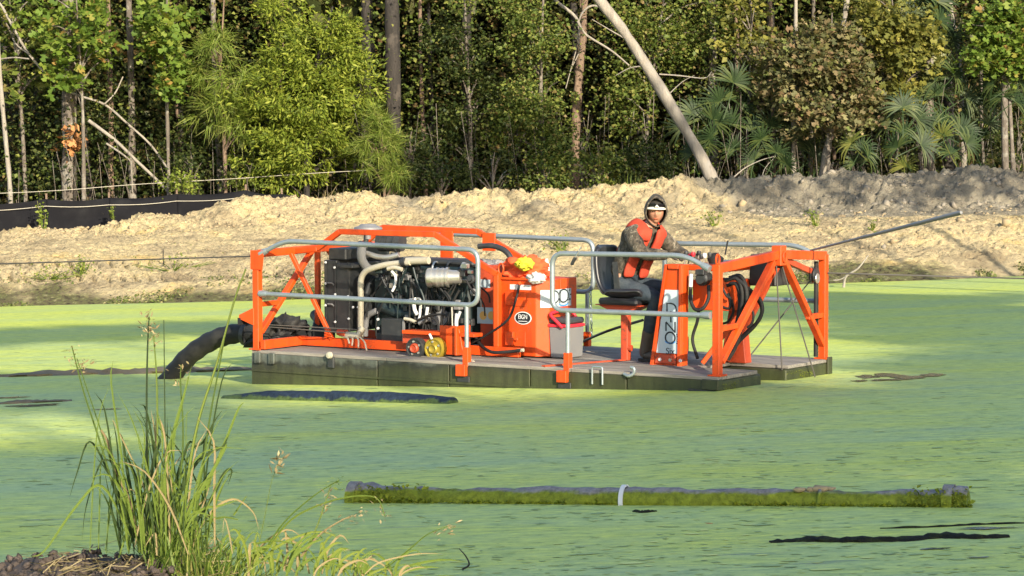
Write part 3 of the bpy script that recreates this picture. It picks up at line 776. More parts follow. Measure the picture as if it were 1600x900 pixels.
leafy('shrub', 'dim leafy tree behind the bare leaning trunk', 'shrub', (1010, 290), [(1010, 220), (1020, 120), (1040, -20)], 64.6,
      [blob(1010, 40, 64.6, 60, 50, 56, 0.8), blob(1055, 70, 64.8, 55, 55, 50, 0.8), blob(985, 150, 64.4, 45, 60, 50, 0.8), blob(1090, 30, 65, 60, 40, 34, 0.8)], 46, 0.32, 0.072, L_VINE, 'leaf', 0.06, BARK, 24)
leafy('maple_tree', 'rusty brown leaved young maple on the right', 'tree', (1296, 282), [(1294, 210), (1298, 120), (1300, 20)], 62.0,
      [blob(1265, 100, 61.9, 62, 48, 95, 0.8), blob(1320, 110, 61.9, 52, 55, 80, 0.8), blob(1280, 170, 61.8, 70, 38, 80, 0.7), blob(1350, 165, 61.9, 34, 40, 36, 0.6), blob(1290, 60, 62.1, 60, 30, 40, 0.7), blob(1205, 120, 62.2, 26, 55, 24, 0.5)], 30, 0.26, 0.105, L_RED, 'star', 0.045, BARK, 30)
leafy('maple_tree', 'yellowing maple boughs above the palmettos', 'tree', (1400, 280), [(1402, 200), (1405, 100), (1390, -30)], 62.3,
      [blob(1400, 50, 62.2, 42, 45, 60, 0.6), blob(1440, 60, 62.1, 30, 24, 26, 0.5), blob(1420, 100, 62.1, 34, 34, 34, 0.6), blob(1360, 20, 62.5, 45, 30, 34, 0.6), blob(1410, 145, 62, 18, 20, 12, 0.4)], 26, 0.24, 0.105, L_YEL, 'star', 0.04, BARK, 24)
leafy('sweetgum_tree', 'bright green sweetgum in the upper right corner', 'tree', (1585, 275), [(1580, 200), (1575, 90), (1570, -30)], 62.2,
      [blob(1575, 60, 62.2, 40, 45, 56, 0.7), blob(1550, 20, 62.3, 40, 30, 34, 0.6), blob(1545, 85, 62.1, 26, 24, 18, 0.4), blob(1620, 40, 62.4, 40, 60, 40, 0.7), blob(1580, 105, 62.1, 24, 14, 12, 0.4)], 24, 0.26, 0.115, L_BROAD, 'star', 0.05, BARK, 26)
leafy('maple_tree', 'thin leaved tree with lit upper boughs right of the grey upright trunk', 'tree', (1165, 285), [(1168, 200), (1172, 100), (1175, -30)], 63.2,
      [blob(1170, 30, 63.2, 36, 40, 30, 0.6), blob(1150, 90, 63.2, 36, 34, 26, 0.6), blob(1195, 75, 63.4, 30, 50, 22, 0.6)], 18, 0.3, 0.12, L_YEL, 'leaf', 0.04, BARK, 18)
# low dark shrubs along the berm
for k, (px, py, rx, ry, n, Y, mat, lab) in enumerate([
    (690, 275, 50, 32, 46, 61.8, L_DARK, 'low dark shrub right of the pine sapling'),
    (770, 262, 52, 40, 60, 61.9, L_DARK, 'low dark shrub below the dim vine tree'),
    (850, 268, 50, 36, 56, 61.7, L_VINE, 'low green shrub at the foot of the bright vine tree'),
    (930, 262, 46, 34, 50, 61.7, L_VINE, 'low leafy shrub under the dead hanging branch'),
    (1005, 262, 44, 32, 46, 61.6, L_DARK, 'dark shrub just left of the leaning trunk foot'),
    (640, 235, 30, 50, 34, 62.6, L_DARK, 'tall dark shrub at the foot of the dark pine'),
    (300, 262, 40, 34, 22, 62.4, L_DARK, 'thin dark shrub behind the right half of the silt fence'),
    (288, 282, 22, 16, 14, 61.6, L_WEED, 'small yellow green bush peeping over the silt fence'),
    (395, 275, 34, 30, 30, 62.2, L_VINE, 'green shrub left of the cedar foot'),
    (1590, 225, 40, 40, 26, 63.0, L_DARK, 'dark shrub behind the palm trunk at far right')]):
    leafy('shrub', lab, 'shrub', (px, py + ry), [(px, py), (px + 3, py - ry * 0.6)], Y, [blob(px, py, Y, rx, ry, n, 0.6)], 50, 0.26, 0.062, mat, 'leaf', 0.03, BARK, 12, group='shrubs along the berm')

# fan palms: every frond is a part
def frond_mesh(seed, n_seg=22, spread=R(215), length=0.62, mat=L_PALM):
    r = random.Random(seed); vs = []; fs = []
    def strip(pts, ws):
        o = len(vs)
        for i, (p, w) in enumerate(zip(pts, ws)):
            t = (pts[min(i+1, len(pts)-1)] - pts[max(i-1, 0)]).normalized()
            sd = t.cross(Vector((0, 1, 0)));
            if sd.length < 1e-3: sd = Vector((1, 0, 0))
            sd.normalize()
            vs.extend([p - sd * w, p + sd * w])
        for i in range(len(pts) - 1):
            fs.append((o+2*i, o+2*i+1, o+2*i+3)); fs.append((o+2*i, o+2*i+3, o+2*i+2))
    stalk = [Vector((0, 0.25 * t * t - 0.1, -0.75 + 0.75 * t)) for t in (0, 0.35, 0.7, 1)]
    strip(stalk, [0.012, 0.011, 0.009, 0.007])
    for k in range(n_seg):
        a = -spread / 2 + spread * k / (n_seg - 1) + r.uniform(-0.04, 0.04)
        L = length * (0.72 + 0.28 * math.cos(a * 0.75)) * r.uniform(0.88, 1.08)
        d = Vector((math.sin(a), 0, math.cos(a)))
        droop = r.uniform(0.16, 0.34)
        pts = [d * L * t + Vector((0, -0.05 * math.sin(t * 3) + 0.06 * t * (k % 2), -droop * L * t ** 2.6)) + Vector((0, 0.14, 0)) for t in (0, 0.35, 0.7, 1)]
        strip(pts, [0.006, 0.021, 0.016, 0.003])
    return np_mesh('frond', np.array([v[:] for v in vs]), np.array(fs), mat)
FRONDS = [frond_mesh(s, 20 + s % 5, R(190 + 15 * (s % 4)), 0.58 + 0.05 * (s % 3)) for s in range(6)]
FROND_Y = [frond_mesh(40 + s, 18, R(200), 0.55, L_PALMY) for s in range(2)]
def fan_palm(label, foot, Y, fans, stem=None, r=0.06, yellow=()):
    g = ground_point(foot[0], foot[1], Y)
    root = empty('palmetto', label, 'palmetto', Matrix.Translation(g), 'palmettos along the berm'); root.location = g
    if stem:
        MB().tube([p - g for p in spline([g] + [at(a, b_, Y) for a, b_ in stem], 4)], [r] * (4 * len(stem) + 1), 8).build('stem', BARK, root, smooth=60)
    for i, f in enumerate(fans):
        px, py, s = f[:3]
        tilt = f[3] if len(f) > 3 else rng.uniform(-0.9, 0.9)
        me = FROND_Y[i % 2] if i in yellow else FRONDS[int(rng.integers(6))]
        o = link(bpy.data.objects.new('frond', me), root)
        p = at(px, py, Y + rng.uniform(-0.35, 0.35)) - g
        o.location = p; o.scale = (s,) * 3
        o.rotation_euler = (rng.uniform(-0.5, 0.35), tilt, rng.uniform(-0.6, 0.6))
    return root
fan_palm('palmetto with drooping fans under the bend of the leaning trunk', (1085, 285), 61.9, [(1088, 178, 1.0, 0.3), (1068, 200, 0.9, -0.7), (1112, 190, 0.95, 0.9), (1100, 225, 0.8, 0.4), (1078, 240, 0.8, -0.5)])
fan_palm('large palmetto with dark fans right of the leaning trunk', (1140, 285), 62.2, [(1150, 130, 1.1, 0.4), (1130, 160, 1.05, -0.6), (1165, 165, 1.0, 0.9), (1145, 195, 0.95, 0.2), (1120, 215, 0.85, -0.9), (1175, 205, 0.9, 0.8), (1150, 235, 0.8, -0.2)])
fan_palm('shaded palmetto between the leaning trunk and the rusty maple', (1200, 285), 62.0, [(1195, 220, 0.85, -0.4), (1215, 240, 0.8, 0.5), (1180, 250, 0.75, -0.9), (1225, 258, 0.7, 0.9), (1205, 200, 0.8, 0.1)])
fan_palm('palmetto with one bright fan at the foot of the curving trunk', (1335, 280), 61.5, [(1325, 222, 0.95, -0.9), (1345, 232, 0.8, 0.4), (1362, 244, 0.8, 1.1), (1340, 255, 0.7, -0.3)], yellow=(0,))
fan_palm('palmetto with yellowed lowest fan on the grey berm', (1415, 280), 61.3, [(1412, 165, 0.95, 0.1), (1392, 190, 0.9, -0.8), (1432, 185, 0.9, 0.9), (1415, 210, 0.85, 0.5), (1400, 232, 0.8, -0.6), (1441, 225, 0.85, 1.1), (1412, 262, 0.75, -0.1)], yellow=(6,))
fan_palm('palmetto with stiff spread fans below the yellowing maple', (1478, 275), 61.6, [(1480, 190, 1.0, 0.7), (1470, 215, 0.95, -0.5), (1500, 205, 0.95, 1.0), (1455, 200, 0.9, -1.0), (1490, 235, 0.85, 0.2), (1515, 225, 0.85, 1.2)], yellow=(1,))
fan_palm('cabbage palm with its fan crown at the top edge of the photo', (1452, 275), 63.0, [(1450, 20, 1.25, -0.2), (1428, 35, 1.1, -1.0), (1475, 30, 1.15, 0.8), (1480, 60, 1.1, 1.2), (1450, 55, 1.0, 0.1), (1435, 5, 1.1, -0.5), (1468, 0, 1.1, 0.4)], stem=[(1452, 200), (1452, 110), (1452, 40)], r=0.10)
fan_palm('palmetto with long pale ribs behind the crooked trunk', (1480, 275), 62.6, [(1478, 100, 1.05, 0.6), (1460, 125, 1.0, -0.6), (1498, 115, 1.0, 1.1), (1470, 150, 0.95, 0.0), (1445, 150, 0.9, -1.1), (1510, 150, 0.9, 0.9)], yellow=(0,))
fan_palm('cabbage palm with shaggy grey trunk at the right edge', (1572, 275), 62.2, [(1570, 120, 1.0, 0.0), (1548, 130, 0.95, -1.0), (1592, 128, 0.95, 1.0), (1560, 150, 0.9, -0.6), (1585, 155, 0.9, 0.7), (1605, 150, 0.9, 1.3)], stem=[(1570, 220), (1570, 130)], r=0.075)
fan_palm('dark palmetto behind the rusty maple trunk foot', (1255, 285), 62.8, [(1240, 215, 0.85, -0.5), (1262, 230, 0.8, 0.3), (1228, 240, 0.8, -1.0), (1275, 245, 0.8, 1.0)])
fan_palm('dim palmetto deep behind the stiff spread fans', (1540, 270), 63.4, [(1535, 165, 0.95, 0.3), (1520, 185, 0.9, -0.7), (1550, 195, 0.9, 0.8), (1530, 215, 0.85, -0.2)])

# strap leaved and dry tufts: each leaf a part
def blade_mesh(name, L, w, bend, mat, n=5, seed=0, twist=0.0):
    r = random.Random(seed); vs = []; fs = []
    for i in range(n + 1):
        t = i / n
        p = Vector((0, bend * L * t ** 2.2, L * (t - 0.35 * abs(bend) * t ** 3)))
        ww = w * (1 - t ** 2.2) * (0.6 + 0.4 * min(1, t * 4)); a = twist * t
        vs += [p + Vector((-ww * math.cos(a), -ww * math.sin(a), 0)), p + Vector((0, 0.25 * ww, 0.0)), p + Vector((ww * math.cos(a), ww * math.sin(a), 0))]
    for i in range(n):
        for k in (0, 1):
            a, b_, c, d = 3*i+k, 3*i+k+1, 3*i+k+4, 3*i+k+3
            fs += [(a, b_, c), (a, c, d)]
    return np_mesh(name, np.array([v[:] for v in vs]), np.array(fs), mat)
def tuft(name, label, cat, g, n, L, w, mats, spread=0.6, group=None, part='blade', seed=0, bendr=(0.1, 0.7), rad=0.08):
    root = empty(name, label, cat, Matrix.Translation(g), group); root.location = g
    kinds = [blade_mesh(part, L * (0.7 + 0.15 * k), w, bendr[0] + (bendr[1] - bendr[0]) * k / 3, mats[k % len(mats)], 5, seed + k, 0.4 * k) for k in range(4)]
    for i in range(n):
        o = link(bpy.data.objects.new(part, kinds[i % 4]), root)
        o.location = (rng.normal() * rad, rng.normal() * rad, 0)
        o.rotation_euler = (rng.uniform(-spread, spread) * 0.6, rng.uniform(-spread, spread) * 0.6, rng.uniform(0, 6.28))
        s = rng.uniform(0.6, 1.15); o.scale = (s, s, s)
    return root
tuft('yucca', 'spiky strap leaved plant on the berm left of the leaning trunk', 'plant', ground_point(985, 285, 61.3), 22, 0.95, 0.018, [L_PALM, L_VINE, L_PALMY], 0.8)
tuft('yucca', 'smaller spiky plant beside the leaning trunk foot', 'plant', ground_point(1045, 285, 61.4), 16, 0.75, 0.016, [L_PALM, L_VINE], 0.8)
tuft('dry_grass', 'tall dry straw tuft behind the silt fence left of the broken branch', 'grass tuft', ground_point(160, 305, 61.8), 34, 1.0, 0.012, [L_DRY], 0.7)
tuft('dry_grass', 'pale dry tuft at the left edge behind the silt fence', 'grass tuft', ground_point(12, 312, 61.8), 30, 1.1, 0.014, [L_DRY, L_GRASS], 0.6)
tuft('dry_grass', 'dry straw tuft at the foot of the cedar', 'grass tuft', ground_point(510, 308, 61.4), 26, 0.75, 0.012, [L_DRY], 0.7)
tuft('dry_grass', 'dry tuft under the pine sapling', 'grass tuft', ground_point(607, 315, 61.1), 24, 0.65, 0.012, [L_DRY], 0.8)
for k, (px, lab) in enumerate([(1175, 'strap leaved tuft behind the grey berm under the large palmetto'), (1262, 'strap leaved tuft between the pale trunks behind the berm'), (1360, 'strap leaved tuft right of the bright fan'), (1540, 'olive tuft on the berm at far right')]):
    tuft('berm_grass', lab, 'grass tuft', ground_point(px, 280, 61.3), 26, 0.8, 0.014, [L_GRASSD, L_PALM], 0.7, 'tufts behind the grey berm')
# cluster of dead leaves caught on the thick trunk
p0 = at(113, 222, 62.9)
V, F = leaves_np(np.array(p0[:]) + rng.normal(size=(60, 3)) * np.array([0.13, 0.1, 0.17]), 0.14, 'star')
o = link(bpy.data.objects.new('dead_leaf_cluster', np_mesh('dead_leaf_cluster', V, F, L_DEAD))); tag(o, 'cluster of orange brown dead leaves on the thick left trunk', 'leaves')

# trunks deep in the woods: real trees with crowns that close the canopy
DEEP = []
def deep_tree(x, y, r, mat, k):
    g = Vector((x, y, ground_z(x, y) - 0.1))
    root = empty('woodland_tree', 'dim straight tree trunk deep in the woods', 'tree', Matrix.Translation(g), 'trees deep in the woods'); root.location = g
    h = rng.uniform(9, 13); lean = Vector((rng.normal() * 0.35, rng.normal() * 0.3, 0))
    path = [g, g + Vector((0, 0, 2)) + lean * 0.2, g + Vector((0, 0, h * 0.6)) + lean * 0.7, g + Vector((0, 0, h)) + lean]
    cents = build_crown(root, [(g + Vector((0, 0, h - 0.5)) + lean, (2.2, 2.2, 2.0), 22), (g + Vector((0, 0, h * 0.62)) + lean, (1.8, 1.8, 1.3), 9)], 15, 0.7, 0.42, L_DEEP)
    trunk_mesh(root, spline(path, 3), r, r * 0.5, mat, n=7, cents=cents, limbs=8, limb_r=0.04)
k = 0
for y in (66.5, 69, 72, 76, 81):
    n = 9
    for i in range(n):
        x = -13.5 + 27 * (i + rng.uniform(0.1, 0.9)) / n * (y / 72)
        deep_tree(x * 0.95, y + rng.uniform(-1.1, 1.1), rng.uniform(0.05, 0.15), (BARKD, BARKD, BARKR, BARKD)[k % 4], k); k += 1
# undergrowth and the far wood, which read as one mass
def mass(name, label, n, x, y, z, size, mat, clumpy=0.5):
    m = n // 14
    C = np.stack([rng.uniform(*x, m), rng.uniform(*y, m), z[0] + (z[1] - z[0]) * rng.random(m) ** 0.85], -1)
    P = np.repeat(C, 14, 0) + rng.normal(size=(m * 14, 3)) * clumpy
    V, F = leaves_np(P, size)
    o = link(bpy.data.objects.new(name, np_mesh(name, V, F, mat))); return tag(o, label, kind='stuff')
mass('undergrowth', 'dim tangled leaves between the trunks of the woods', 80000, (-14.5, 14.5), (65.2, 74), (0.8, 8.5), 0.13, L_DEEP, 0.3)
mass('understorey', 'half lit leaves of saplings just inside the woods', 20000, (-12.5, 12.5), (62.9, 65.4), (1.6, 7.0), 0.08, L_VINE, 0.28)
mass('brush', 'tangled leafy brush behind the silt fence', 7000, (-11.5, -3.5), (62.6, 64.2), (1.4, 4.6), 0.075, L_DARK, 0.26)
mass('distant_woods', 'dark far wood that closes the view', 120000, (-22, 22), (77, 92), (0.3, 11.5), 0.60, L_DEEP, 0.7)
def litter_stalks():
    vs, fs = [], []
    for i in range(380):
        x = rng.uniform(-12, 12); y = rng.uniform(61.6, 66); z = ground_z_fast(x, min(y, 63.9)) - 0.05
        h = rng.uniform(0.5, 2.6); r = rng.uniform(0.004, 0.011); lx, ly = rng.normal(size=2) * 0.18 * h
        o = len(vs)
        for t in (0, 1):
            for k in range(3): vs.append((x + lx * t + r * math.cos(k * 2.1), y + ly * t + r * math.sin(k * 2.1), z + h * t))
        for k in range(3): fs.append((o + k, o + (k + 1) % 3, o + 3 + (k + 1) % 3)); fs.append((o + k, o + 3 + (k + 1) % 3, o + 3 + k))
    ob = link(bpy.data.objects.new('dead_stalks', np_mesh('dead_stalks', np.array(vs), np.array(fs), BARK))); tag(ob, 'thicket of thin dead stalks at the edge of the woods', kind='stuff')
litter_stalks()

# trees on the near and right banks, out of the picture: their crowns shade bands of the pond and the right-hand berm
def shade_tree(tx, ty, tz, h, rx, ry, rz, dens=46, size=0.42):
    """stands so that its crown at height h above the point (tx, ty, tz) is between that point and the sun"""
    k = h / math.tan(SUN_EL)
    x, y = tx + k * math.sin(SUN_AZ), ty - k * math.cos(SUN_AZ)
    g = Vector((x, y, 0.3))
    root = empty('bank_tree', 'tall tree on the near bank outside the picture', 'tree', Matrix.Translation(g), 'trees on the near bank'); root.location = g
    c = Vector((x, y, tz + h))
    cents = build_crown(root, [(c, (rx, ry, rz), dens)], 22, 0.55, size, L_DARK)
    trunk_mesh(root, spline([g, g.lerp(c, 0.5) + Vector((0.2, 0, 0)), c], 4), 0.2 if ty < 59 else 0.09, 0.05, BARK, n=7, cents=cents, limbs=8, limb_r=0.05)
SHADE = [  # shaded spots on the water (x, y) and crown size
 (-2.9, 16.0, 0, 13, 1.4, 0.8, 0.3), (0.4, 14.4, 0, 13.5, 1.5, 1.2, 0.5), (3.4, 13.9, 0, 14, 1.2, 0.8, 0.3), (-0.6, 16.6, 0, 14.5, 1.2, 0.9, 0.3),
 (1.5, 16.9, 0, 13, 1.2, 0.8, 0.30), (-2.9, 19.8, 0, 15, 1.2, 0.7, 0.35), (0.2, 20.2, 0, 14, 1.9, 1.0, 0.40), (3.2, 20.6, 0, 15, 1.5, 0.8, 0.35), (0.9, 22.2, 0, 16, 1.7, 0.9, 0.30), (4.0, 22.6, 0, 15, 1.4, 1.2, 0.40),
 (-1.6, 23.3, 0, 16, 1.3, 0.6, 0.3), (1.2, 23.6, 0, 15, 1.2, 0.5, 0.3), (3.2, 24.0, 0, 15, 1.1, 0.6, 0.3), (4.9, 25.8, 0, 15, 0.9, 0.8, 0.3), (5.6, 29.0, 0, 15, 1.2, 0.9, 0.4),
 (-4.6, 28.6, 0, 16, 1.1, 0.9, 0.7), (-6.3, 29.3, 0, 16, 1.1, 1.0, 0.7), (-6.6, 40.8, 0, 17, 2.0, 0.8, 0.4), (-3.8, 41.2, 0, 17, 1.5, 0.7, 0.4),
 (5.6, 33.5, 0, 14, 1.5, 1.8, 0.9), (6.0, 38.5, 0, 14, 1.6, 1.8, 0.9), (5.2, 43.5, 0, 14, 1.9, 1.6, 0.9), (2.8, 41.5, 0, 17, 1.3, 1.3, 0.6),
 (-1.3, 62.3, 2.5, 12.0, 1.0, 0.8, 0.5), (0.6, 62.3, 2.6, 12.0, 1.0, 0.8, 0.45), (2.5, 62.3, 2.5, 12.0, 1.0, 0.8, 0.5), (5.0, 60.5, 1.3, 8.0, 1.0, 1.0, 0.30), (7.2, 60.6, 1.3, 8.0, 1.3, 1.0, 0.35), (9.4, 60.6, 1.3, 8.0, 1.3, 1.1, 0.35)]
for (tx, ty, tz, h, rx, ry, rz) in SHADE:
    shade_tree(tx, ty, tz, h, rx, ry, max(rz, 0.3), 7 if ty in (60.5, 60.6) else int(16 + 12 * rx * ry), 0.30 if ty > 59 else 0.40)

# ================================================================== the dredge barge
barge = empty('dredge_barge', 'orange and grey dredge barge with an open engine and railings on the green pond', 'barge', BM)
def part(mb, name, mat, parent=None, bevel=0.0, smooth=None): return mb.build(name, mat, parent if parent is not None else barge, bevel, smooth)
def sub(mb, name, mat, parent, bevel=0.0, smooth=None): return mb.build(name, mat, parent, bevel, smooth)
# hull: near pontoon of bolted plates, far pontoon, a notch for the ladder in the front end
HB = -0.62
hull = part(MB().box((0.02, 0.02, HB), (4.72, WID - 0.02, -0.045)), 'pontoon', HULL)
for a, c in ((0.0, 1.545), (1.555, 2.385), (2.395, 3.30), (3.31, 4.35), (4.36, LEN)):
    sub(MB().box((a, 0.0, HB), (c - 0.004, 0.03, -0.034)), 'side_plate', HULL, hull, 0.004)
sub(MB().box((4.70, 0.0305, HB), (LEN, 0.80, -0.036)), 'bow_block', HULL, hull, 0.012)
sub(MB().box((4.70, 1.28, HB), (LEN, WID, -0.036)), 'bow_block', HULL, hull, 0.012)
sub(MB().box((0.0, 0.0305, HB), (0.018, WID, -0.036)), 'end_plate', HULL, hull, 0.004)
sub(MB().box((0.0, WID - 0.018, HB), (4.69, WID, -0.036)), 'side_plate', HULL, hull, 0.004)
sub(MB().bar((0.0, -0.008, -0.20), (LEN - 0.3, -0.008, -0.20), 0.014, 0.02), 'rub_strip', HULL, hull)
# deck boards run lengthwise
npl = 15; pw = WID / npl
for i in range(npl):
    v0, v1 = i * pw + 0.003, (i + 1) * pw - 0.003
    cuts = [0.0, 1.3 + 1.0 * random.random(), 3.0 + 0.9 * random.random(), 4.69]
    if not (0.80 < (v0 + v1) / 2 < 1.28): cuts[-1] = LEN
    for a, c in zip(cuts[:-1], cuts[1:]):
        part(MB().box((a + 0.003, v0, -0.032), (c - 0.003, v1, random.uniform(-0.004, 0.002))), 'plank', PLANK, bevel=0.003)
part(MB().bar((3.45, 0.0, -0.012 + 0.02), (3.75, 0.95, 0.008), 0.05, 0.012), 'deck_strip', DKORANGE)
# posts and end frames
def post(u, v, top, name='post', w=0.072, bot=0.0):
    p = part(MB().bar((u, v, bot), (u, v, top), w, w, (1, 0, 0)), name, ORANGE, bevel=0.005)
    sub(MB().box((u - 0.065, v - 0.065, bot + 0.001), (u + 0.065, v + 0.065, bot + 0.014)), 'foot_plate', ORANGE, p)
    return p
FU, RU = 5.25, 0.045
post(FU, 0.085, 1.0); post(FU, WID - 0.075, 1.0); rp = post(RU, 0.045, 0.97); post(RU, WID - 0.05, 0.97); post(RU, 1.03, 0.93, w=0.05)
sub(MB().prism([(RU - 0.05, 0.80), (RU + 0.09, 0.80), (RU + 0.11, 0.99), (RU - 0.05, 0.99)], 1, 0.0, 0.016), 'gusset', ORANGE, rp)
part(MB().bar((RU, 0.08, 0.955), (RU, 1.06, 0.965), 0.06, 0.075), 'crossbar', ORANGE, bevel=0.005)
part(MB().bar((RU, 1.06, 0.965), (RU, WID - 0.08, 0.955), 0.06, 0.075), 'crossbar', ORANGE, bevel=0.005)
part(MB().bar((RU, 0.09, 0.17), (RU, 0.93, 0.94), 0.045, 0.06, (1, 0, 0)), 'brace', ORANGE, bevel=0.004)
part(MB().bar((RU, WID - 0.09, 0.17), (RU, 1.22, 0.94), 0.045, 0.06, (1, 0, 0)), 'brace', ORANGE, bevel=0.004)
part(MB().bar((RU, 0.08, 0.45), (RU, 0.37, 0.45), 0.04, 0.05), 'strut', ORANGE, bevel=0.004)
part(MB().bar((0.07, 0.56, 0.93), PV(519, 530, 0.60), 0.04, 0.04), 'brace', ORANGE, bevel=0.004)
# step bracket on the rear post
MBb = MB().prism([(-0.16, 0.30), (-0.16, 0.34), (0.03, 0.42), (0.03, 0.24)], 1, 0.0, 0.10)
part(MBb, 'step_bracket', ORANGE, bevel=0.004)
part(MB().box((-0.17, -0.005, 0.24), (-0.135, 0.105, 0.31)), 'bracket_pad', RUBBER)
# front frame
cv_, cw = PU(1217, 418, FU).y, 1.035
for a, c in (((FU, 0.10, 0.965), (FU, cv_ - 0.04, cw)), ((FU, cv_ + 0.04, cw), (FU, WID - 0.06, 0.985))):
    part(MB().bar(a, c, 0.06, 0.085), 'crossbar', ORANGE, bevel=0.005)
part(MB().box((FU - 0.05, cv_ - 0.055, cw - 0.10), (FU + 0.05, cv_ + 0.055, cw + 0.085)), 'centre_bracket', ORANGE, bevel=0.006)
part(MB().bar(PU(1126, 566, FU), (FU, cv_ - 0.12, cw - 0.06), 0.05, 0.066, (1, 0, 0)), 'brace', ORANGE, bevel=0.004)
part(MB().bar((FU, WID - 0.09, 0.13), (FU, cv_ + 0.09, cw - 0.06), 0.05, 0.066, (1, 0, 0)), 'brace', ORANGE, bevel=0.004)
part(MB().bar((FU, 0.11, 0.42), (FU, 0.43, 0.43), 0.045, 0.05), 'strut', ORANGE, bevel=0.004)
part(MB().bar((FU, WID - 0.10, 0.42), (FU, WID - 0.40, 0.42), 0.045, 0.05), 'strut', ORANGE, bevel=0.004)
for v in (cv_ - 0.1, cv_ + 0.25):
    part(MB().bar((FU - 0.03, cv_ + (0.02 if v > cv_ else -0.02), cw - 0.12), (4.62 if v < cv_ else 4.7, v - 0.22, 0.02), 0.045, 0.045), 'brace', ORANGE if v < cv_ else DKORANGE, bevel=0.004)
def eye(p, r=0.03, name='lifting_eye', mat=ORANGE, axis='x'):
    c = [Vector(p) + Vector((0 if axis == 'x' else r * math.cos(t), r * math.cos(t) if axis == 'x' else 0, r * 1.7 * math.sin(t))) for t in np.linspace(0, 6.28, 15)]
    return part(MB().tube(c, 0.009, 6, False), name, mat, smooth=60)
eye((FU, 0.085, 1.04)); eye((FU + 0.06, cv_, cw - 0.02), 0.028, 'shackle')
# cables and pulley in the front frame
for p, q in (((FU, cv_ - 0.05, cw - 0.1), PU(1222, 578, FU + 0.02)), ((FU, cv_ + 0.06, cw - 0.1), PU(1278, 604, FU + 0.15)), (PU(1268, 436, 5.15), PW(1172, 556, 0.02))):
    part(MB().tube([p, q], 0.007, 5), 'cable', ROPE)
part(MB().bar((FU - 0.02, cv_ + 0.05, cw - 0.03), PU(1266, 424, FU - 0.05), 0.05, 0.055), 'pulley_arm', DKORANGE, bevel=0.004)
pc = PU(1272, 430, FU - 0.02)
pl_ = part(MB().lathe(pc + Vector((-0.03, 0, 0)), (1, 0.1, 0), [(0, 0.0), (0, 0.07), (0.015, 0.075), (0.022, 0.055), (0.038, 0.055), (0.045, 0.075), (0.06, 0.07), (0.06, 0.0)], 18), 'pulley', BLACK, smooth=40)
sub(MB().lathe(pc + Vector((0.031, 0, -0.03)), (1, 0.1, 0), [(0, 0.0), (0.004, 0.05), (0.012, 0.045), (0.012, 0)], 16), 'sheave_cover', STEEL, pl_, smooth=40)
part(MB().tube([(FU - 0.06, WID - 0.11, 0.02), (FU - 0.06, WID - 0.11, 0.93)], 0.022, 8), 'hose_riser', RUBBER, smooth=60)
# hand rails
def rail(path, name='hand_rail', r=0.0235): return part(MB().tube(fillet(path, 0.12, 7), r, 12), name, GALV, smooth=60)
def flange(p, d, parent):
    p, d = Vector(p), Vector(d).normalized()
    sub(MB().tube([p, p + d * 0.05, p + d * 0.09], [0.034, 0.034, 0.027], 12, squash=1.0), 'rail_socket', GALV, parent, smooth=40)
for v in (0.03, WID - 0.03):
    r1 = rail([(0.10, v, 0.955), (0.40, v, 1.09), (2.70 if v < 1 else 2.64, v, 1.065), (2.70 if v < 1 else 2.64, v, 0.54), (0.10, v, 0.56)])
    flange((0.095, v, 0.953), (0.3, 0, 0.135), r1); flange((0.085, v, 0.56), (1, 0, 0), r1)
    r2 = rail([(5.19, v, 0.965), (4.94, v, 1.075), (3.53 if v < 1 else 3.47, v, 1.055), (3.53 if v < 1 else 3.47, v, 0.53), (5.19, v, 0.545)])
    flange((5.2, v, 0.96), (-0.25, 0, 0.11), r2); flange((5.21, v, 0.545), (-1, 0, 0), r2)
    for u in (2.57, 3.70):
        s_ = part(MB().tube([(u, v, 0.54), (u, v, 0.08)], 0.022, 10), 'stanchion', GALV, smooth=60)
        s2 = sub(MB().bar((u, v, -0.05), (u, v, 0.14), 0.062, 0.062, (1, 0, 0)), 'socket', ORANGE, s_, 0.004)
        sg = -1 if v < 1 else 1
        sub(MB().box((u - 0.075, v + sg * 0.033, -0.13), (u + 0.03, v + sg * 0.085, -0.02)), 'mount_block', ORANGE, s_, 0.004)
        sub(MB().box((u - 0.08, v + sg * 0.032, -0.19), (u + 0.06, v + sg * 0.05, -0.131)), 'mount_block', BLACK, s_, 0.004)
# hull fittings
for x, c in ((PV(517, 553, -0.02).x, 0), (PV(402, 555, -0.02).x, 1), (PV(424, 552, -0.02).x, 1)):
    f_ = sub(MB().box((x - 0.035, -0.03, -0.13), (x + 0.035, -0.001, -0.02)), 'lug', BLACK if c == 0 else HULL, hull, 0.004)
    if c == 0: sub(MB().lathe((x, -0.035, -0.005), (0, -1, 0), [(0, 0.0), (0, 0.035), (0.025, 0.03), (0.03, 0)], 12), 'bolt_head', PIPEW, hull, smooth=40)
hx = PV(935, 582, 0.0).x
sub(MB().tube(fillet([(hx - 0.055, -0.02, -0.13), (hx - 0.055, -0.02, 0.03), (hx + 0.055, -0.02, 0.03), (hx + 0.055, -0.02, -0.13)], 0.02, 4), 0.010, 8), 'grab_handle', GALV, hull, smooth=60)
sx = PV(985, 582, 0.0).x
sub(MB().tube(spline([(sx - 0.06, -0.01, -0.02), (sx, -0.03, -0.035), (sx + 0.045, -0.02, -0.01), (sx + 0.05, -0.02, 0.035), (sx + 0.015, -0.02, 0.045)], 5), 0.016, 8), 'hook', GALV, hull, smooth=60)
sub(MB().bar((LEN - 0.28, -0.035, -0.13), (LEN + 0.03, -0.035, -0.145), 0.025, 0.035), 'corner_guard', BLACK, hull)
sub(MB().box((LEN - 0.16, -0.028, -0.12), (LEN + 0.012, 0.06, -0.025)), 'corner_guard', HULL, hull, 0.006)
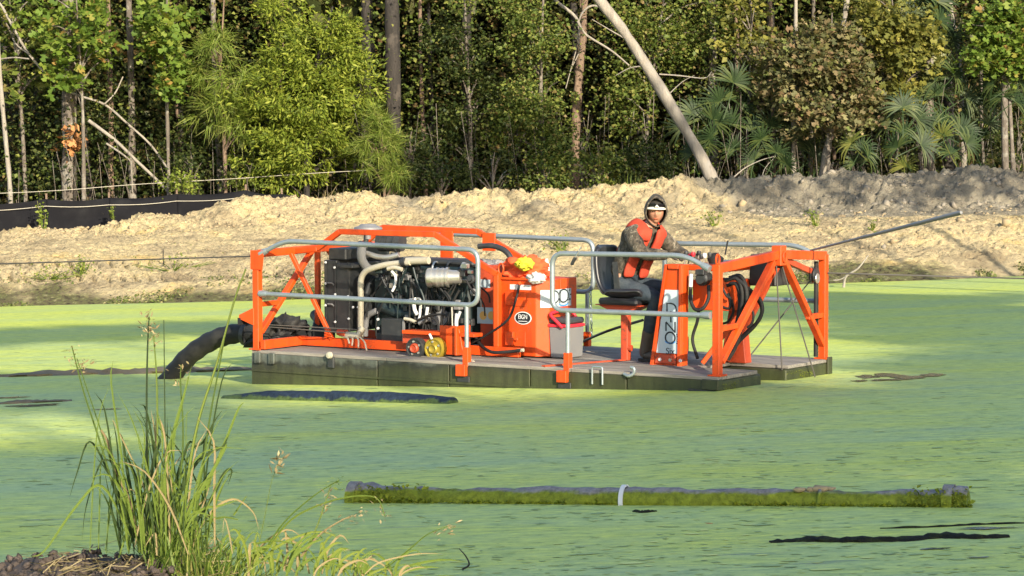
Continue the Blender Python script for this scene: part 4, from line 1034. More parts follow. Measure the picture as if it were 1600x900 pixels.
sub(MB().box((LEN + 0.001, WID - 0.12, -0.22), (LEN + 0.02, WID - 0.03, 0.02)), 'corner_guard', HULL, hull, 0.004)
for px, py in ((486, 537), (837, 557), (1040, 568)):
    part(MB().lathe(PW(px, py, 0.0), (0, 0, 1), [(0, 0.0), (0, 0.03), (0.03, 0.028), (0.045, 0.012), (0.045, 0)], 12), 'deck_bolt', PIPEW, smooth=40)

# engine skid and guard hoops
sk = part(MB().bar((0.14, 0.0, 0.055), (0.14, 0.66, 0.055), 0.06, 0.09), 'skid_rail', ORANGE, bevel=0.004)
part(MB().bar((0.11, 0.62, 0.055), (2.78, 0.62, 0.055), 0.05, 0.09), 'skid_rail', ORANGE, bevel=0.004)
part(MB().bar((0.11, 1.62, 0.055), (2.6, 1.62, 0.055), 0.05, 0.09), 'skid_rail', ORANGE, bevel=0.004)
part(MB().bar((0.50, 0.585, 0.10), (0.50, 0.585, 0.16), 0.07, 0.02), 'skid_lug', ORANGE)
for v, end in ((0.62, 2.52), (1.62, 2.45)):
    hp = [(0.075, v + 0.02, 0.955), (0.36, v, 0.99), (0.64, v, 1.165), (1.80, v, 1.165), (end, v, 0.80), (end, v, 0.10)]
    if v > 1: hp = [(0.075, v, 0.955), (0.20, v, 0.99), (0.44, v, 1.165), (1.62, v, 1.15), (2.16, v, 0.89), (end, v, 0.70), (end, v, 0.10)]
    b = MB()
    for p, q in zip(hp[:-1], hp[1:]): b.bar(p, q, 0.045, 0.055)
    part(b, 'guard_hoop', ORANGE, bevel=0.004)
for px, y0, y1 in ((698, 361, 412), (764, 364, 392)):
    q0, q1 = PV(px, y0, 1.585), PV(px, y1, 1.585)
    part(MB().box((q0.x - 0.075, 1.575, q1.z), (q0.x + 0.075, 1.597, q0.z)), 'hanger_plate', ORANGE, bevel=0.003)
q = PV(701, 412, 1.5)
part(MB().box((q.x - 0.10, 1.40, q.z - 0.18), (q.x + 0.06, 1.57, q.z)), 'hanger_block', DKORANGE, bevel=0.005)
part(MB().tube(fillet([PV(748, 385, 1.2), PV(770, 383, 1.2), PV(792, 392, 1.2), PV(803, 412, 1.2)], 0.08, 5), 0.028, 10), 'air_duct', BLACK, smooth=60)

# radiator and its shroud
RV = 0.72
rad = part(MB().box((0.36, RV, 0.14), (0.52, 1.60, 0.87)), 'radiator', BLACK, bevel=0.006)
sub(MB().box((0.522, RV - 0.012, 0.16), (0.685, 1.60, 0.845)), 'shroud', BLACK, rad, 0.006)
sub(MB().box((0.40, RV + 0.02, 0.872), (0.62, 1.5, 0.99)), 'header_tank', BLACK, rad, 0.012)
sub(MB().box((0.60, RV - 0.06, 0.80), (0.76, RV + 0.2, 0.835)), 'shroud_bracket', BLACK, rad, 0.005)
for px in (509, 524, 544):
    p0, p1 = PV(px, 410, RV - 0.016), PV(px, 512, RV - 0.016)
    sub(MB().bar((p0.x, RV - 0.016, p0.z), (p0.x, RV - 0.016, p1.z), 0.014, 0.012, (0, 1, 0)), 'shroud_rib', BLACK, rad)
for px, py in ((509, 410), (523, 418), (534, 415), (509, 443), (524, 460), (544, 463), (509, 477), (524, 503), (545, 498), (560, 480), (552, 480)):
    p = PV(px, py, RV - 0.024)
    sub(MB().lathe(p, (0, -1, 0), [(0, 0), (0, 0.013), (0.01, 0.011), (0.012, 0)], 8), 'bolt_head', WHITE, rad)
for py in (442, 475):
    p = PV(516, py, RV - 0.03)
    sub(MB().tube(fillet([p + Vector((-0.035, 0.012, 0)), p + Vector((-0.03, -0.01, 0)), p + Vector((0.03, -0.01, 0)), p + Vector((0.035, 0.012, -0.02))], 0.01, 3), 0.007, 6), 'latch', COOLG, rad)

# the engine
eng = part(MB().box((0.86, 0.88, 0.13), (2.02, 1.42, 0.70)), 'engine_block', ENGINE, bevel=0.02)
sub(MB().box((0.95, 0.93, 0.702), (1.98, 1.36, 0.83)), 'cylinder_head', ENGINE, eng, 0.02)
sub(MB().box((1.0, 0.99, 0.832), (2.0, 1.30, 0.90)), 'valve_cover', BLACK, eng, 0.025)
sub(MB().box((1.0, 0.90, 0.06), (1.95, 1.4, 0.128)), 'oil_pan', BLACK, eng, 0.02)
for i in range(6):
    u = 1.05 + i * 0.17
    sub(MB().tube(spline([(u, 1.02, 0.86), (u + 0.01, 0.93, 0.87), (u + 0.02, 0.87, 0.80), (u + 0.015, 0.86, 0.66)], 4), 0.011, 6), 'injector_line', STEEL if i % 2 else BLACK, eng, smooth=60)
    sub(MB().box((u - 0.03, 0.862, 0.52), (u + 0.055, 0.879, 0.64)), 'core_plug', ENGINE, eng, 0.006)
sub(MB().tube(spline([(0.98, 0.85, 0.42), (1.25, 0.82, 0.36), (1.55, 0.83, 0.37), (1.78, 0.85, 0.42)], 5), 0.062, 12), 'oil_filter', ENGINE, eng, smooth=60)
sub(MB().lathe((0.80, 1.15, 0.45), (-1, 0, 0), [(0, 0.0), (0, 0.30), (0.02, 0.31), (0.05, 0.30), (0.05, 0)], 22), 'fan', BLACK, eng, smooth=40)
# intake elbow, exhaust and charge pipes
sub(MB().tube(fillet([PV(567, 378, 0.75), PV(563, 402, 0.75), PV(573, 420, 0.85), PV(590, 425, 0.95)], 0.1, 5), [0.045] * 14 + [0.06] * 2, 14), 'intake_elbow', COOLG, eng, smooth=60)
sub(MB().tube(fillet([PV(641, 410, 0.72), PV(602, 413, 0.72), PV(563, 425, 0.70), PV(564, 470, 0.70), PV(563, 545, 0.70)], 0.13, 8), 0.030, 14), 'charge_pipe', PIPEW, eng, smooth=60)
sub(MB().tube(fillet([PV(670, 407, 0.74), PV(632, 408, 0.74)], 0.02), 0.037, 14), 'charge_pipe', PIPEW, eng, smooth=60)
sub(MB().tube([PV(628, 410, 0.715), PV(634, 409, 0.715)], 0.042, 14), 'hose_clamp', BLACK, eng, smooth=60)
sub(MB().tube(spline([PV(570, 395, 0.85), PV(590, 401, 0.86), PV(607, 402, 0.87), PV(623, 398, 0.9)], 5), 0.028, 12), 'crossover_pipe', STEEL, eng, smooth=60)
sub(MB().tube(fillet([PV(588, 486, 0.80), PV(572, 493, 0.80), PV(570, 525, 0.80)], 0.1, 6), 0.032, 12), 'coolant_pipe', COOLG, eng, smooth=60)
cap = part(MB().lathe(PV(575, 358, 0.95), (0, 0, 1), [(-0.10, 0.03), (-0.005, 0.03), (-0.02, 0.12), (0.0, 0.145), (0.02, 0.14), (0.035, 0.09), (0.05, 0.075), (0.055, 0.0)], 26), 'intake_cap', COOLG, smooth=40)
sub(MB().tube([PV(573, 364, 0.95), PV(570, 395, 0.95)], 0.028, 10), 'intake_stack', BLACK, cap, smooth=60)
ac = PV(592, 378, 1.05)
aircl = part(MB().lathe(ac, (0.98, 0.12, 0.0), [(0, 0.0), (0, 0.085), (0.015, 0.095), (0.06, 0.095), (0.063, 0.088), (0.07, 0.095), (0.12, 0.095), (0.123, 0.087), (0.13, 0.095), (0.20, 0.095), (0.203, 0.105), (0.225, 0.105), (0.228, 0.095), (0.27, 0.09), (0.275, 0.0)], 26), 'air_cleaner', BLACK, smooth=30)
sub(MB().tube([ac + Vector((0.2, 0, -0.1)), ac + Vector((0.2, 0, -0.16))], 0.05, 10), 'saddle', STEEL, aircl)
# silver canister with bands, pointing at the viewer's left
cc = PV(667, 434, 0.66)
ax = Vector((0.93, 0.37, 0.03)).normalized()
can = part(MB().lathe(cc, ax, [(0, 0.0), (0.0, 0.078), (0.012, 0.094), (0.03, 0.097), (0.06, 0.097), (0.063, 0.091), (0.15, 0.091), (0.152, 0.095), (0.17, 0.095), (0.172, 0.089), (0.22, 0.089), (0.225, 0.076), (0.27, 0.070), (0.34, 0.066), (0.34, 0.0)], 28), 'muffler_canister', STEEL, smooth=30)
sub(MB().lathe(cc - ax * 0.003, ax, [(0, 0.0), (0, 0.062), (0.0025, 0.066), (0.0028, 0.0)], 26), 'end_disc', COOLG, can, smooth=30)
for d in (0.10, 0.20): sub(MB().lathe(cc + ax * d, ax, [(0, 0.094), (0, 0.099), (0.022, 0.099), (0.022, 0.094)], 28), 'band', STEEL, can, smooth=30)
# linkages, fittings and wiring in front of the engine
def wire(pts, r, mat, name, v=0.62, n=6): return sub(MB().tube(spline([PV(a, b_, v + (d[0] if d else 0)) for a, b_, *d in pts], 5), r, 7), name, mat, eng, smooth=60)
wire([(612, 424), (618, 432), (617, 446), (613, 455)], 0.014, WHITE, 'lever')
wire([(606, 420), (616, 418), (628, 421)], 0.022, PIPEW, 'bracket_arm')
wire([(646, 470), (648, 484), (652, 492)], 0.02, WHITE, 'fitting'); wire([(657, 478), (656, 492), (654, 500)], 0.013, WHITE, 'fitting')
wire([(668, 480), (666, 495)], 0.017, WHITE, 'fitting'); wire([(714, 490), (713, 510), (716, 538)], 0.02, WHITE, 'fuel_filter'); wire([(719, 487), (714, 500)], 0.015, WHITE, 'fitting')
wire([(632, 498), (642, 500), (650, 504)], 0.018, PIPEW, 'fitting'); wire([(655, 505), (662, 502), (670, 498)], 0.022, COOLG, 'fitting')
wire([(720, 512), (728, 514)], 0.018, WHITE, 'fitting'); wire([(706, 480), (707, 520)], 0.010, STEEL, 'tube')
wire([(648, 466), (650, 475)], 0.024, STEEL, 'fitting'); wire([(640, 468), (656, 467), (658, 482)], 0.012, STEEL, 'bracket_arm')
for k in range(16):
    a = random.uniform(640, 720); b0 = random.uniform(440, 470); b1 = random.uniform(495, 535); s = random.uniform(-25, 25)
    wire([(a, b0), (a + s * 0.6, (b0 + b1) / 2 - 8), (a + s, b1)], random.uniform(0.008, 0.014), RUBBER, 'hose', 0.66 + random.uniform(-0.05, 0.15))
wire([(690, 512), (700, 502), (695, 492), (670, 493), (652, 500)], 0.011, RUBBER, 'hose', 0.55)
wire([(655, 528), (660, 515), (664, 500), (672, 494), (684, 505), (683, 520)], 0.010, RUBBER, 'hose', 0.56)
for k in range(22):
    p = PV(random.uniform(600, 735), random.uniform(405, 450), random.uniform(0.75, 0.95))
    s = random.uniform(0.015, 0.04)
    sub(MB().box(p - Vector((s, s, s * 0.7)), p + Vector((s * 1.4, s, s))), 'engine_fitting', (BLACK, STEEL, ENGINE, COOLG, BLACK)[k % 5], eng, 0.004)
for k in range(18):
    p = PV(random.uniform(660, 740), random.uniform(470, 540), random.uniform(0.72, 0.95))
    s = random.uniform(0.02, 0.055)
    sub(MB().box(p - Vector((s, s, s)), p + Vector((s, s, s * 1.5))), 'pump_fitting', (BLACK, COOLG, BLACK, COOLG)[k % 4], eng, 0.006)
for k in range(46):
    p = PV(random.uniform(585, 742), random.uniform(412, 535), random.uniform(0.70, 0.90))
    s = random.uniform(0.012, 0.045)
    sub(MB().box(p - Vector((s, s * 0.7, s * random.uniform(0.4, 1.2))), p + Vector((s, s * 0.7, s))) if k % 3 else MB().lathe(p, (0.2, -1, 0.1), [(0, 0), (0, s), (0.03, s), (0.035, s * 0.6), (0.06, s * 0.5), (0.06, 0)], 12), 'engine_fitting', (BLACK, ENGINE, RUBBER, BLACK, COOLG)[k % 5], eng, 0.004 if k % 3 else 0.0)
for k in range(20):
    a = random.uniform(590, 735); b0 = random.uniform(415, 440); b1 = random.uniform(470, 530); s = random.uniform(-40, 40)
    wire([(a, b0), (a + s * 0.3, b0 + (b1 - b0) * 0.3), (a + s * 0.9, b0 + (b1 - b0) * 0.7), (a + s, b1)], random.uniform(0.006, 0.013), (RUBBER, BLACK, RUBBER, ENGINE)[k % 4], 'hose', 0.68 + random.uniform(-0.04, 0.14))
sub(MB().lathe(PV(688, 500, 0.82), (0, -1, 0), [(0, 0), (0, 0.12), (0.05, 0.12), (0.06, 0.05), (0.10, 0.045), (0.10, 0)], 20), 'hydraulic_pump', COOLG, eng, smooth=35)
# battery box
bb0, bb1 = PV(597, 537, 0.66), PV(631, 499, 0.66)
bat = part(MB().box((bb0.x, 0.645, bb0.z), (bb1.x, 0.84, bb1.z)), 'battery_box', BLACK, bevel=0.006)
sub(MB().bar((bb1.x + 0.012, 0.64, bb0.z), (bb1.x + 0.012, 0.64, bb1.z), 0.02, 0.02, (0, 1, 0)), 'edge_strip', COOLG, bat)
for py in (499, 513):
    p = PV(591, py, 0.65); sub(MB().lathe(p, (0, -1, 0), [(0, 0), (0, 0.015), (0.012, 0.013), (0.013, 0)], 8), 'bolt_head', WHITE, bat)
# split cloth wrapped pipe end with frayed straps
q = PV(531, 523, 0.60)
wr = part(MB().tube([PV(531, 520, 0.6), PV(545, 524, 0.6), PV(560, 524, 0.62), PV(567, 512, 0.66)], [0.032, 0.036, 0.034, 0.034], 10), 'wrapped_pipe_end', PIPEW, smooth=60)
sub(MB().tube([PV(528, 519, 0.59), PV(541, 521, 0.59)], [0.03, 0.038], 10), 'rust_collar', DKORANGE, wr, smooth=60)
for a in ((548, 526, 550, 540), (556, 526, 560, 543), (562, 527, 573, 548), (536, 526, 546, 537)):
    sub(MB().tube(spline([PV(a[0], a[1], 0.57), PV((a[0] + a[2]) / 2 + 2, (a[1] + a[3]) / 2 - 3, 0.52), PV(a[2], a[3], 0.5)], 4), 0.008, 5), 'strap_end', PIPEW, wr)
# drive wheels on the orange bracket
br = part(MB().prism([(2.0, 0.02), (2.28, 0.02), (2.22, 0.30), (2.0, 0.30)], 1, 0.40, 0.42), 'wheel_bracket', ORANGE, bevel=0.003)
sub(MB().box((1.55, 0.40, 0.20), (2.40, 0.55, 0.235)), 'bracket_shelf', ORANGE, br, 0.003)
sub(MB().box((2.20, 0.36, 0.02), (2.225, 0.60, 0.30)), 'bracket_rib', ORANGE, br, 0.003)
sub(MB().box((1.5, 0.48, 0.10), (2.28, 0.52, 0.198)), 'bracket_shelf', DKORANGE, br, 0.003)
def wheel(px, py, r, disc, hub, name, v=0.30):
    c = PV(px, py, v)
    w = part(MB().lathe(c, (0, 1, 0), [(0, 0.0), (0, r * 0.80), (-0.012, r * 0.86), (-0.012, r * 0.97), (0.0, r), (0.07, r), (0.07, 0)], 28), name, disc, smooth=30)
    sub(MB().lathe(c, (0, -1, 0), [(0.0, r * 0.48), (0.02, r * 0.46), (0.03, r * 0.36), (0.02, r * 0.22), (0.02, 0)], 20), 'hub', hub, w, smooth=35)
    for k in range(5):
        a = k * 1.2566 + 0.5; p = c + Vector((math.cos(a) * r * 0.64, -0.001, math.sin(a) * r * 0.64))
        sub(MB().lathe(p, (0, -1, 0), [(0, 0), (0, 0.012), (0.011, 0.011), (0.012, 0)], 8), 'bolt_head', STEEL, w)
    return w
wheel(648, 544, 0.100, BLACK, DKORANGE, 'pulley_wheel', 0.28); wheel(678, 545, 0.106, YELLOW, YELLOW, 'pulley_wheel', 0.31)
part(MB().tube([PV(644, 562, 0.26), PV(640, 571, 0.26)], 0.013, 7), 'drain_stub', WHITE); part(MB().tube([PV(671, 522, 0.28), PV(675, 530, 0.28)], 0.012, 7), 'grease_nipple', WHITE)

# electrical cabinet: recessed panel, proud box with chamfered corner, hinges, stickers
cab = part(MB().box((2.10, 0.95, 0.03), (2.52, 1.50, 0.86)), 'cabinet', DKORANGE, bevel=0.006)  # shade in the recess is painted in by the darker orange
f0, f1 = PV(783, 557, 0.70).x, PV(837, 557, 0.70).x
CZ0, CZ1 = PV(810, 556, 0.70).z, PV(810, 437, 0.70).z
ch = 0.10
door = sub(MB().prism([(f0, 0.70), (f1, 0.70), (f1 + ch, 0.70 + ch), (f1 + ch, 1.26), (f0, 1.26)], 2, CZ0, CZ1), 'cabinet_box', ORANGE, cab, 0.006)
sub(MB().box((f1 + ch - 0.35, 0.98, CZ1 - 0.30), (f1 + ch + 0.006, 1.27, CZ1 + 0.005)), 'cabinet_top', ORANGE, cab, 0.005)
sub(MB().bar((f0 - 0.02, 0.665, CZ0 - 0.02), (f0 - 0.02, 0.665, CZ1 + 0.06), 0.07, 0.06, (1, 0, 0)), 'corner_post', ORANGE, cab, 0.004)
for py in (466, 529):
    p = PV(792, py, 0.66)
    sub(MB().box((p.x - 0.02, 0.655, p.z - 0.065), (p.x + 0.07, 0.695, p.z + 0.065)), 'hinge', ORANGE, cab, 0.004)
    sub(MB().box((p.x + 0.02, 0.648, p.z - 0.012), (p.x + 0.13, 0.662, p.z + 0.012)), 'hinge', ORANGE, cab, 0.003)
    sub(MB().box((p.x + 0.02, 0.692, p.z - 0.075), (p.x + 0.19, 0.6985, p.z + 0.075)), 'hinge_plate', ORANGE, cab, 0.003)
    p2 = PV(773, py, 0.66); sub(MB().bar((p2.x, 0.66, p2.z - 0.065), (p2.x, 0.66, p2.z + 0.065), 0.02, 0.02, (1, 0, 0)), 'hinge_pin', ORANGE, cab)
sub(MB().box((f0 - 0.06, 0.64, CZ0 - 0.02), (f0 + 0.03, 0.70, CZ0 + 0.06)), 'foot_lug', ORANGE, cab, 0.005)
sub(MB().bar((f0 + 0.0, 0.69, CZ1 + 0.01), (f1 + 0.02, 0.69, CZ1 + 0.01), 0.03, 0.02), 'drip_edge', ORANGE, cab)
def sticker(px0, py0, px1, py1, v, mat, name, parent):
    a, c = PV(px0, py1, v), PV(px1, py0, v)
    return sub(MB().box((a.x, v - 0.003, a.z), (c.x, v, c.z)), name, mat, parent)
sticker(797, 445.5, 830, 452, 0.6995, WHITE, 'warning_strip', cab)
st = sticker(746, 481, 776, 505, 0.948, LABELW, 'label_plate', cab)
for px in (755, 768):
    p = PV(px, 493, 0.944); sub(MB().lathe(p, (0, -1, 0), [(0, 0), (0, 0.042), (0.002, 0.042), (0.0021, 0)], 22), 'label_disc', AMBER, cab)
sticker(750, 437, 766, 449, 0.948, LABELW, 'label_plate', cab)
oc = PV(817, 497, 0.695)
def oval(c, rx, rz, y, mat, name):
    sub(MB().prism([(c.x + rx * math.cos(t), c.z + rz * math.sin(t)) for t in np.linspace(0, 6.283, 29)[:-1]], 1, y - 0.002, y), name, mat, cab)
oval(oc, 0.098, 0.062, 0.6985, WHITE, 'badge_rim'); oval(oc, 0.086, 0.053, 0.6962, INK, 'badge')
def text_obj(s, size, mat, parent, M, name='lettering', squeeze=1.0, ext=0.0015):
    cu = bpy.data.curves.new(name, 'FONT'); cu.body = s; cu.size = size; cu.extrude = ext; cu.align_x = 'CENTER'; cu.align_y = 'CENTER'
    t = bpy.data.objects.new(name, cu); col.objects.link(t)
    bpy.context.view_layer.update()
    me = bpy.data.meshes.new_from_object(t.evaluated_get(bpy.context.evaluated_depsgraph_get()))
    bpy.data.objects.remove(t); me.materials.clear(); me.materials.append(mat)
    o = link(bpy.data.objects.new(name, me), parent); o.matrix_local = M @ Matrix.Diagonal((squeeze, 1, 1, 1))
    return o
FACE_NEAR = lambda p: Matrix.Translation(p) @ Matrix(((1, 0, 0, 0), (0, 0, -1, 0), (0, 1, 0, 0), (0, 0, 0, 1)))
FACE_END = lambda p: Matrix.Translation(p) @ Matrix(((0, 0, 1, 0), (1, 0, 0, 0), (0, 1, 0, 0), (0, 0, 0, 1)))
text_obj('EIGN', 0.062, WHITE, cab, FACE_NEAR(Vector((oc.x, 0.692, oc.z + 0.01))), squeeze=0.75)
sub(MB().box((oc.x - 0.05, 0.6915, oc.z - 0.034), (oc.x + 0.05, 0.6935, oc.z - 0.028)), 'lettering', WHITE, cab)
# strokes for the logo: thin ribbons in a plane
def stroke(path, w, M, mat, parent, name='lettering'):
    P = [Vector((a, b_, 0)) for a, b_ in path]; vs = []; fs = []
    for i, p in enumerate(P):
        t = (P[min(i+1, len(P)-1)] - P[max(i-1, 0)]).normalized(); nn = Vector((-t.y, t.x, 0)) * w / 2
        vs += [p + nn, p - nn, p + nn + Vector((0, 0, 0.002)), p - nn + Vector((0, 0, 0.002))]
    for i in range(len(P) - 1):
        a = 4 * i
        fs += [(a+2, a+6, a+7, a+3), (a, a+2, a+3, a+1) if i == 0 else (a+2, a, a+4, a+6), (a+1, a+3, a+7, a+5)]
    o = MB().add(vs, fs).build(name, mat, parent); o.matrix_local = M
    return o
def arc(cx, cy, rx, ry, a0, a1, n=22): return [(cx + rx * math.cos(R(a0 + (a1 - a0) * i / n)), cy + ry * math.sin(R(a0 + (a1 - a0) * i / n))) for i in range(n + 1)]
# logo panel on the end face of the cabinet box
EUp = f1 + ch + 0.0005
a, c = PU(858, 480, EUp), PU(891, 450, EUp)
sub(MB().box((EUp + 0.006, 0.80, a.z - 0.005), (EUp + 0.011, c.y, c.z)), 'logo_plate', LABELW, cab)
sub(MB().prism([(f1 + 0.035, 0.735 - 0.006), (f1 + ch + 0.006, 0.80 - 0.0015), (f1 + ch + 0.002, 0.803), (f1 + 0.031, 0.739)], 2, a.z - 0.005, c.z), 'logo_plate', LABELW, cab)
M = FACE_END(Vector((EUp + 0.0112, 0.80, (a.z + c.z) / 2)))
W_ = c.y - 0.80
stroke(arc(W_ * 0.62, 0.015, 0.085, 0.062, 0, 360), 0.013, M, INK, cab); stroke(arc(W_ * 0.62, -0.035, 0.10, 0.045, 215, 325), 0.014, M, BLUEINK, cab)
stroke([(W_ * 0.40, -0.055), (W_ * 0.40, 0.075), (W_ * 0.47, -0.055), (W_ * 0.47, 0.075)], 0.013, M, INK, cab)
stroke(arc(W_ * 0.14, 0.012, 0.09, 0.06, -90, 90), 0.012, M, INK, cab)
stroke([(W_ * 0.14, -0.048), (W_ * 0.14, 0.072)], 0.012, M, INK, cab)
for k in range(5):
    t = R(60 - k * 28); stroke([(W_ * 0.62 + 0.115 * math.cos(t), 0.015 + 0.085 * math.sin(t)), (W_ * 0.62 + 0.135 * math.cos(t), 0.015 + 0.099 * math.sin(t))], 0.014, M, INK, cab)
text_obj('Six', 0.05, INK, cab, M @ Matrix.Translation((W_ * 0.88, -0.02, 0.0)))
# hose lying over the cabinet door
part(MB().tube(spline([PV(812, 443, 0.66), PV(806, 468, 0.62), PV(793, 500, 0.58), (f0 - 0.12, 0.60, 0.20), PV(742, 533, 0.60), PV(728, 541, 0.62)], 6), 0.012, 8), 'control_cable', RUBBER, smooth=60)
part(MB().tube(spline([PV(742, 525, 0.7), PV(752, 540, 0.6), PV(768, 550, 0.5), PV(790, 550, 0.52), PV(816, 547, 0.55)], 6), 0.016, 8), 'control_cable', RUBBER, smooth=60)
part(MB().tube([PV(808, 548, 0.55), PV(818, 547, 0.55)], 0.018, 8), 'cable_plug', PIPEW)
part(MB().tube([PV(811, 441, 0.665), PV(813, 445, 0.665)], 0.02, 8), 'cable_gland', ORANGE)
eye(Vector((f0 + 0.0, 0.70, CZ1 + 0.10)), 0.03, 'lifting_eye', ORANGE, 'y')
part(MB().tube([PV(740, 566, 0.1), PV(733, 562, 0.15)], 0.016, 7), 'clevis', PIPEW)

# operator's seat on its pedestal
SV = 1.0
sp_ = PW(978, 563, 0.0)
ped = part(MB().bar((sp_.x, sp_.y, 0.0), (sp_.x, sp_.y, 0.46), 0.075, 0.075, (1, 0, 0)), 'seat_pedestal', DKORANGE, bevel=0.006)
sub(MB().prism([(sp_.x - 0.25, 0.525), (sp_.x + 0.22, 0.525), (sp_.x + 0.06, 0.45), (sp_.x - 0.06, 0.45)], 1, sp_.y - 0.10, sp_.y + 0.10), 'seat_bracket', DKORANGE, ped, 0.004)
sub(MB().box((sp_.x - 0.26, sp_.y - 0.14, 0.526), (sp_.x + 0.24, sp_.y + 0.14, 0.535)), 'seat_plate', DKORANGE, ped, 0.004)
part(MB().lathe((sp_.x + 0.04, sp_.y - 0.01, 0.12), (1, 0, 0), [(0, 0.0), (0, 0.03), (0.03, 0.03), (0.03, 0)], 10), 'pedestal_knob', DKORANGE)
sub(MB().box((sp_.x - 0.20, sp_.y - 0.19, 0.536), (sp_.x + 0.23, sp_.y + 0.19, 0.60)), 'seat_base', SEATM, ped, 0.02)
def bucket_seat():
    prof = [(0.28, 0.575), (0.25, 0.60), (0.12, 0.592), (-0.05, 0.588), (-0.17, 0.61), (-0.235, 0.70), (-0.265, 0.82), (-0.285, 0.96), (-0.285, 1.06), (-0.28, 1.10)]
    nv = 12; vs = []; fs = []
    for i, (u, w) in enumerate(prof):
        hw = [0.20, 0.23, 0.25, 0.26, 0.26, 0.255, 0.25, 0.24, 0.215, 0.16][i]
        for k in range(nv + 1):
            s = -1 + 2 * k / nv; lift = 0.075 * abs(s) ** 3
            du, dw = (0, lift) if i < 4 else (lift * 0.9, lift * (0.4 if i < 6 else 0.0))
            vs.append((sp_.x + u + du, sp_.y + s * hw, w + dw))
    n = nv + 1
    for i in range(len(prof) - 1):
        for k in range(nv): fs.append((i*n+k, i*n+k+1, (i+1)*n+k+1, (i+1)*n+k))
    o = part(MB().add(vs, fs), 'seat', SEATM, smooth=50)
    m = o.modifiers.new('thickness', 'SOLIDIFY'); m.thickness = 0.05; m.offset = -1
    m2 = o.modifiers.new('soft', 'SUBSURF'); m2.levels = 1; m2.render_levels = 2
    edge = [vs[i * n] for i in range(len(prof))]
    sub(MB().tube(spline([Vector(e) + Vector((0.006, -0.004, 0.004)) for e in edge], 4), 0.006, 7), 'seat_piping', BLACK, o, smooth=60)
    return o
bucket_seat()
part(MB().tube(spline([PW(905, 536, 0.02), PV(950, 517, 1.5), PV(1005, 500, 1.75)], 5), 0.014, 8), 'control_rod', BLACK, smooth=60)

# operator's tower with the logo panel
tv = 0.70
tl, tr, bl, brr = PV(1038, 413, tv), PV(1064, 413, tv), PV(1015, 571, tv), PV(1062, 573, tv)
tz1 = tl.z; x0b, x1b, x0t, x1t = bl.x, brr.x + 0.005, tl.x, tr.x + 0.005
tow = part(MB().prism([(x0b, 0.0), (x1b, 0.0), (x1t, tz1), (x0t, tz1)], 1, tv + 0.028, tv + 0.14), 'control_tower', ORANGE, bevel=0.005)
def tow_x(z, side): t = z / tz1; return (x0b + (x0t - x0b) * t) if side == 0 else (x1b + (x1t - x1b) * t)
fr = 0.036
sub(MB().prism([(tow_x(0, 0), 0.0), (tow_x(0, 0) + fr, 0.0), (tow_x(tz1, 0) + fr * 0.7, tz1), (tow_x(tz1, 0), tz1)], 1, tv, tv + 0.027), 'tower_edge', ORANGE, tow, 0.003)
sub(MB().prism([(tow_x(0, 1) - fr, 0.0), (tow_x(0, 1), 0.0), (tow_x(tz1, 1), tz1), (tow_x(tz1, 1) - fr * 0.7, tz1)], 1, tv, tv + 0.027), 'tower_edge', ORANGE, tow, 0.003)
sub(MB().box((x0t + 0.035, tv, tz1 - 0.04), (x1t - 0.035, tv + 0.027, tz1)), 'tower_edge', ORANGE, tow, 0.003)
sub(MB().box((x0b + 0.05, tv + 0.006, 0.02), (x1b - 0.05, tv + 0.0275, 0.10)), 'kick_plate', DKORANGE, tow, 0.003)
for i in range(3): sub(MB().lathe((x0b + 0.11 + i * 0.11, tv + 0.005, 0.055), (0, -1, 0), [(0, 0), (0, 0.017), (0.01, 0.015), (0.012, 0)], 10), 'bolt_head', WHITE if i != 1 else PIPEW, tow)
z0, z1 = 0.115, PV(1050, 453, tv + 0.02).z
sub(MB().prism([(tow_x(z0, 0) + 0.042, z0), (tow_x(z0, 1) - 0.04, z0), (tow_x(z1, 1) - 0.036, z1), (tow_x(z1, 0) + 0.036, z1)], 1, tv + 0.018, tv + 0.0265), 'logo_plate', LABELW, tow)
def PT(px, py): q = PV(px, py, tv + 0.0175); return (q.x, q.z)
MT = Matrix(((1, 0, 0, 0), (0, 0, -1, tv + 0.0175), (0, 1, 0, 0), (0, 0, 0, 1)))
def dino(path, w=0.014): stroke([PT(*p) for p in path], w, MT, INK, tow)
k = 540 / 120
def zz(x, y): return (1010 + x / 4.5, 390 + y / 4.5)
dino([zz(145, 445), zz(145, 378), zz(172, 378), zz(192, 384), zz(206, 400), zz(211, 422), zz(211, 445)])
dino([zz(172, 432), zz(172, 440)], 0.02); dino([zz(172, 468), zz(172, 512)])
dino([zz(138, 572), zz(138, 510)]); dino([zz(138, 508), zz(202, 582)]); dino([zz(202, 584), zz(202, 508)])
stroke(arc(*PT(*zz(168, 620)), 0.052, 0.052, 0, 360), 0.015, MT, INK, tow)
stroke(arc(PT(*zz(168, 640))[0], PT(*zz(168, 640))[1] + 0.01, 0.06, 0.035, 205, 335), 0.013, MT, BLUEINK, tow)
for (a, b_) in ((215, 598), (218, 612), (222, 632), (220, 646), (215, 660)): dino([zz(a - 4, b_), zz(a + 4, b_)], 0.011)
text_obj('Six', 0.085, INK, tow, MT @ Matrix.Translation((PT(*zz(168, 716))[0], PT(*zz(168, 716))[1], 0.001)), squeeze=0.95)
dino([zz(110, 748), zz(222, 752)], 0.004)
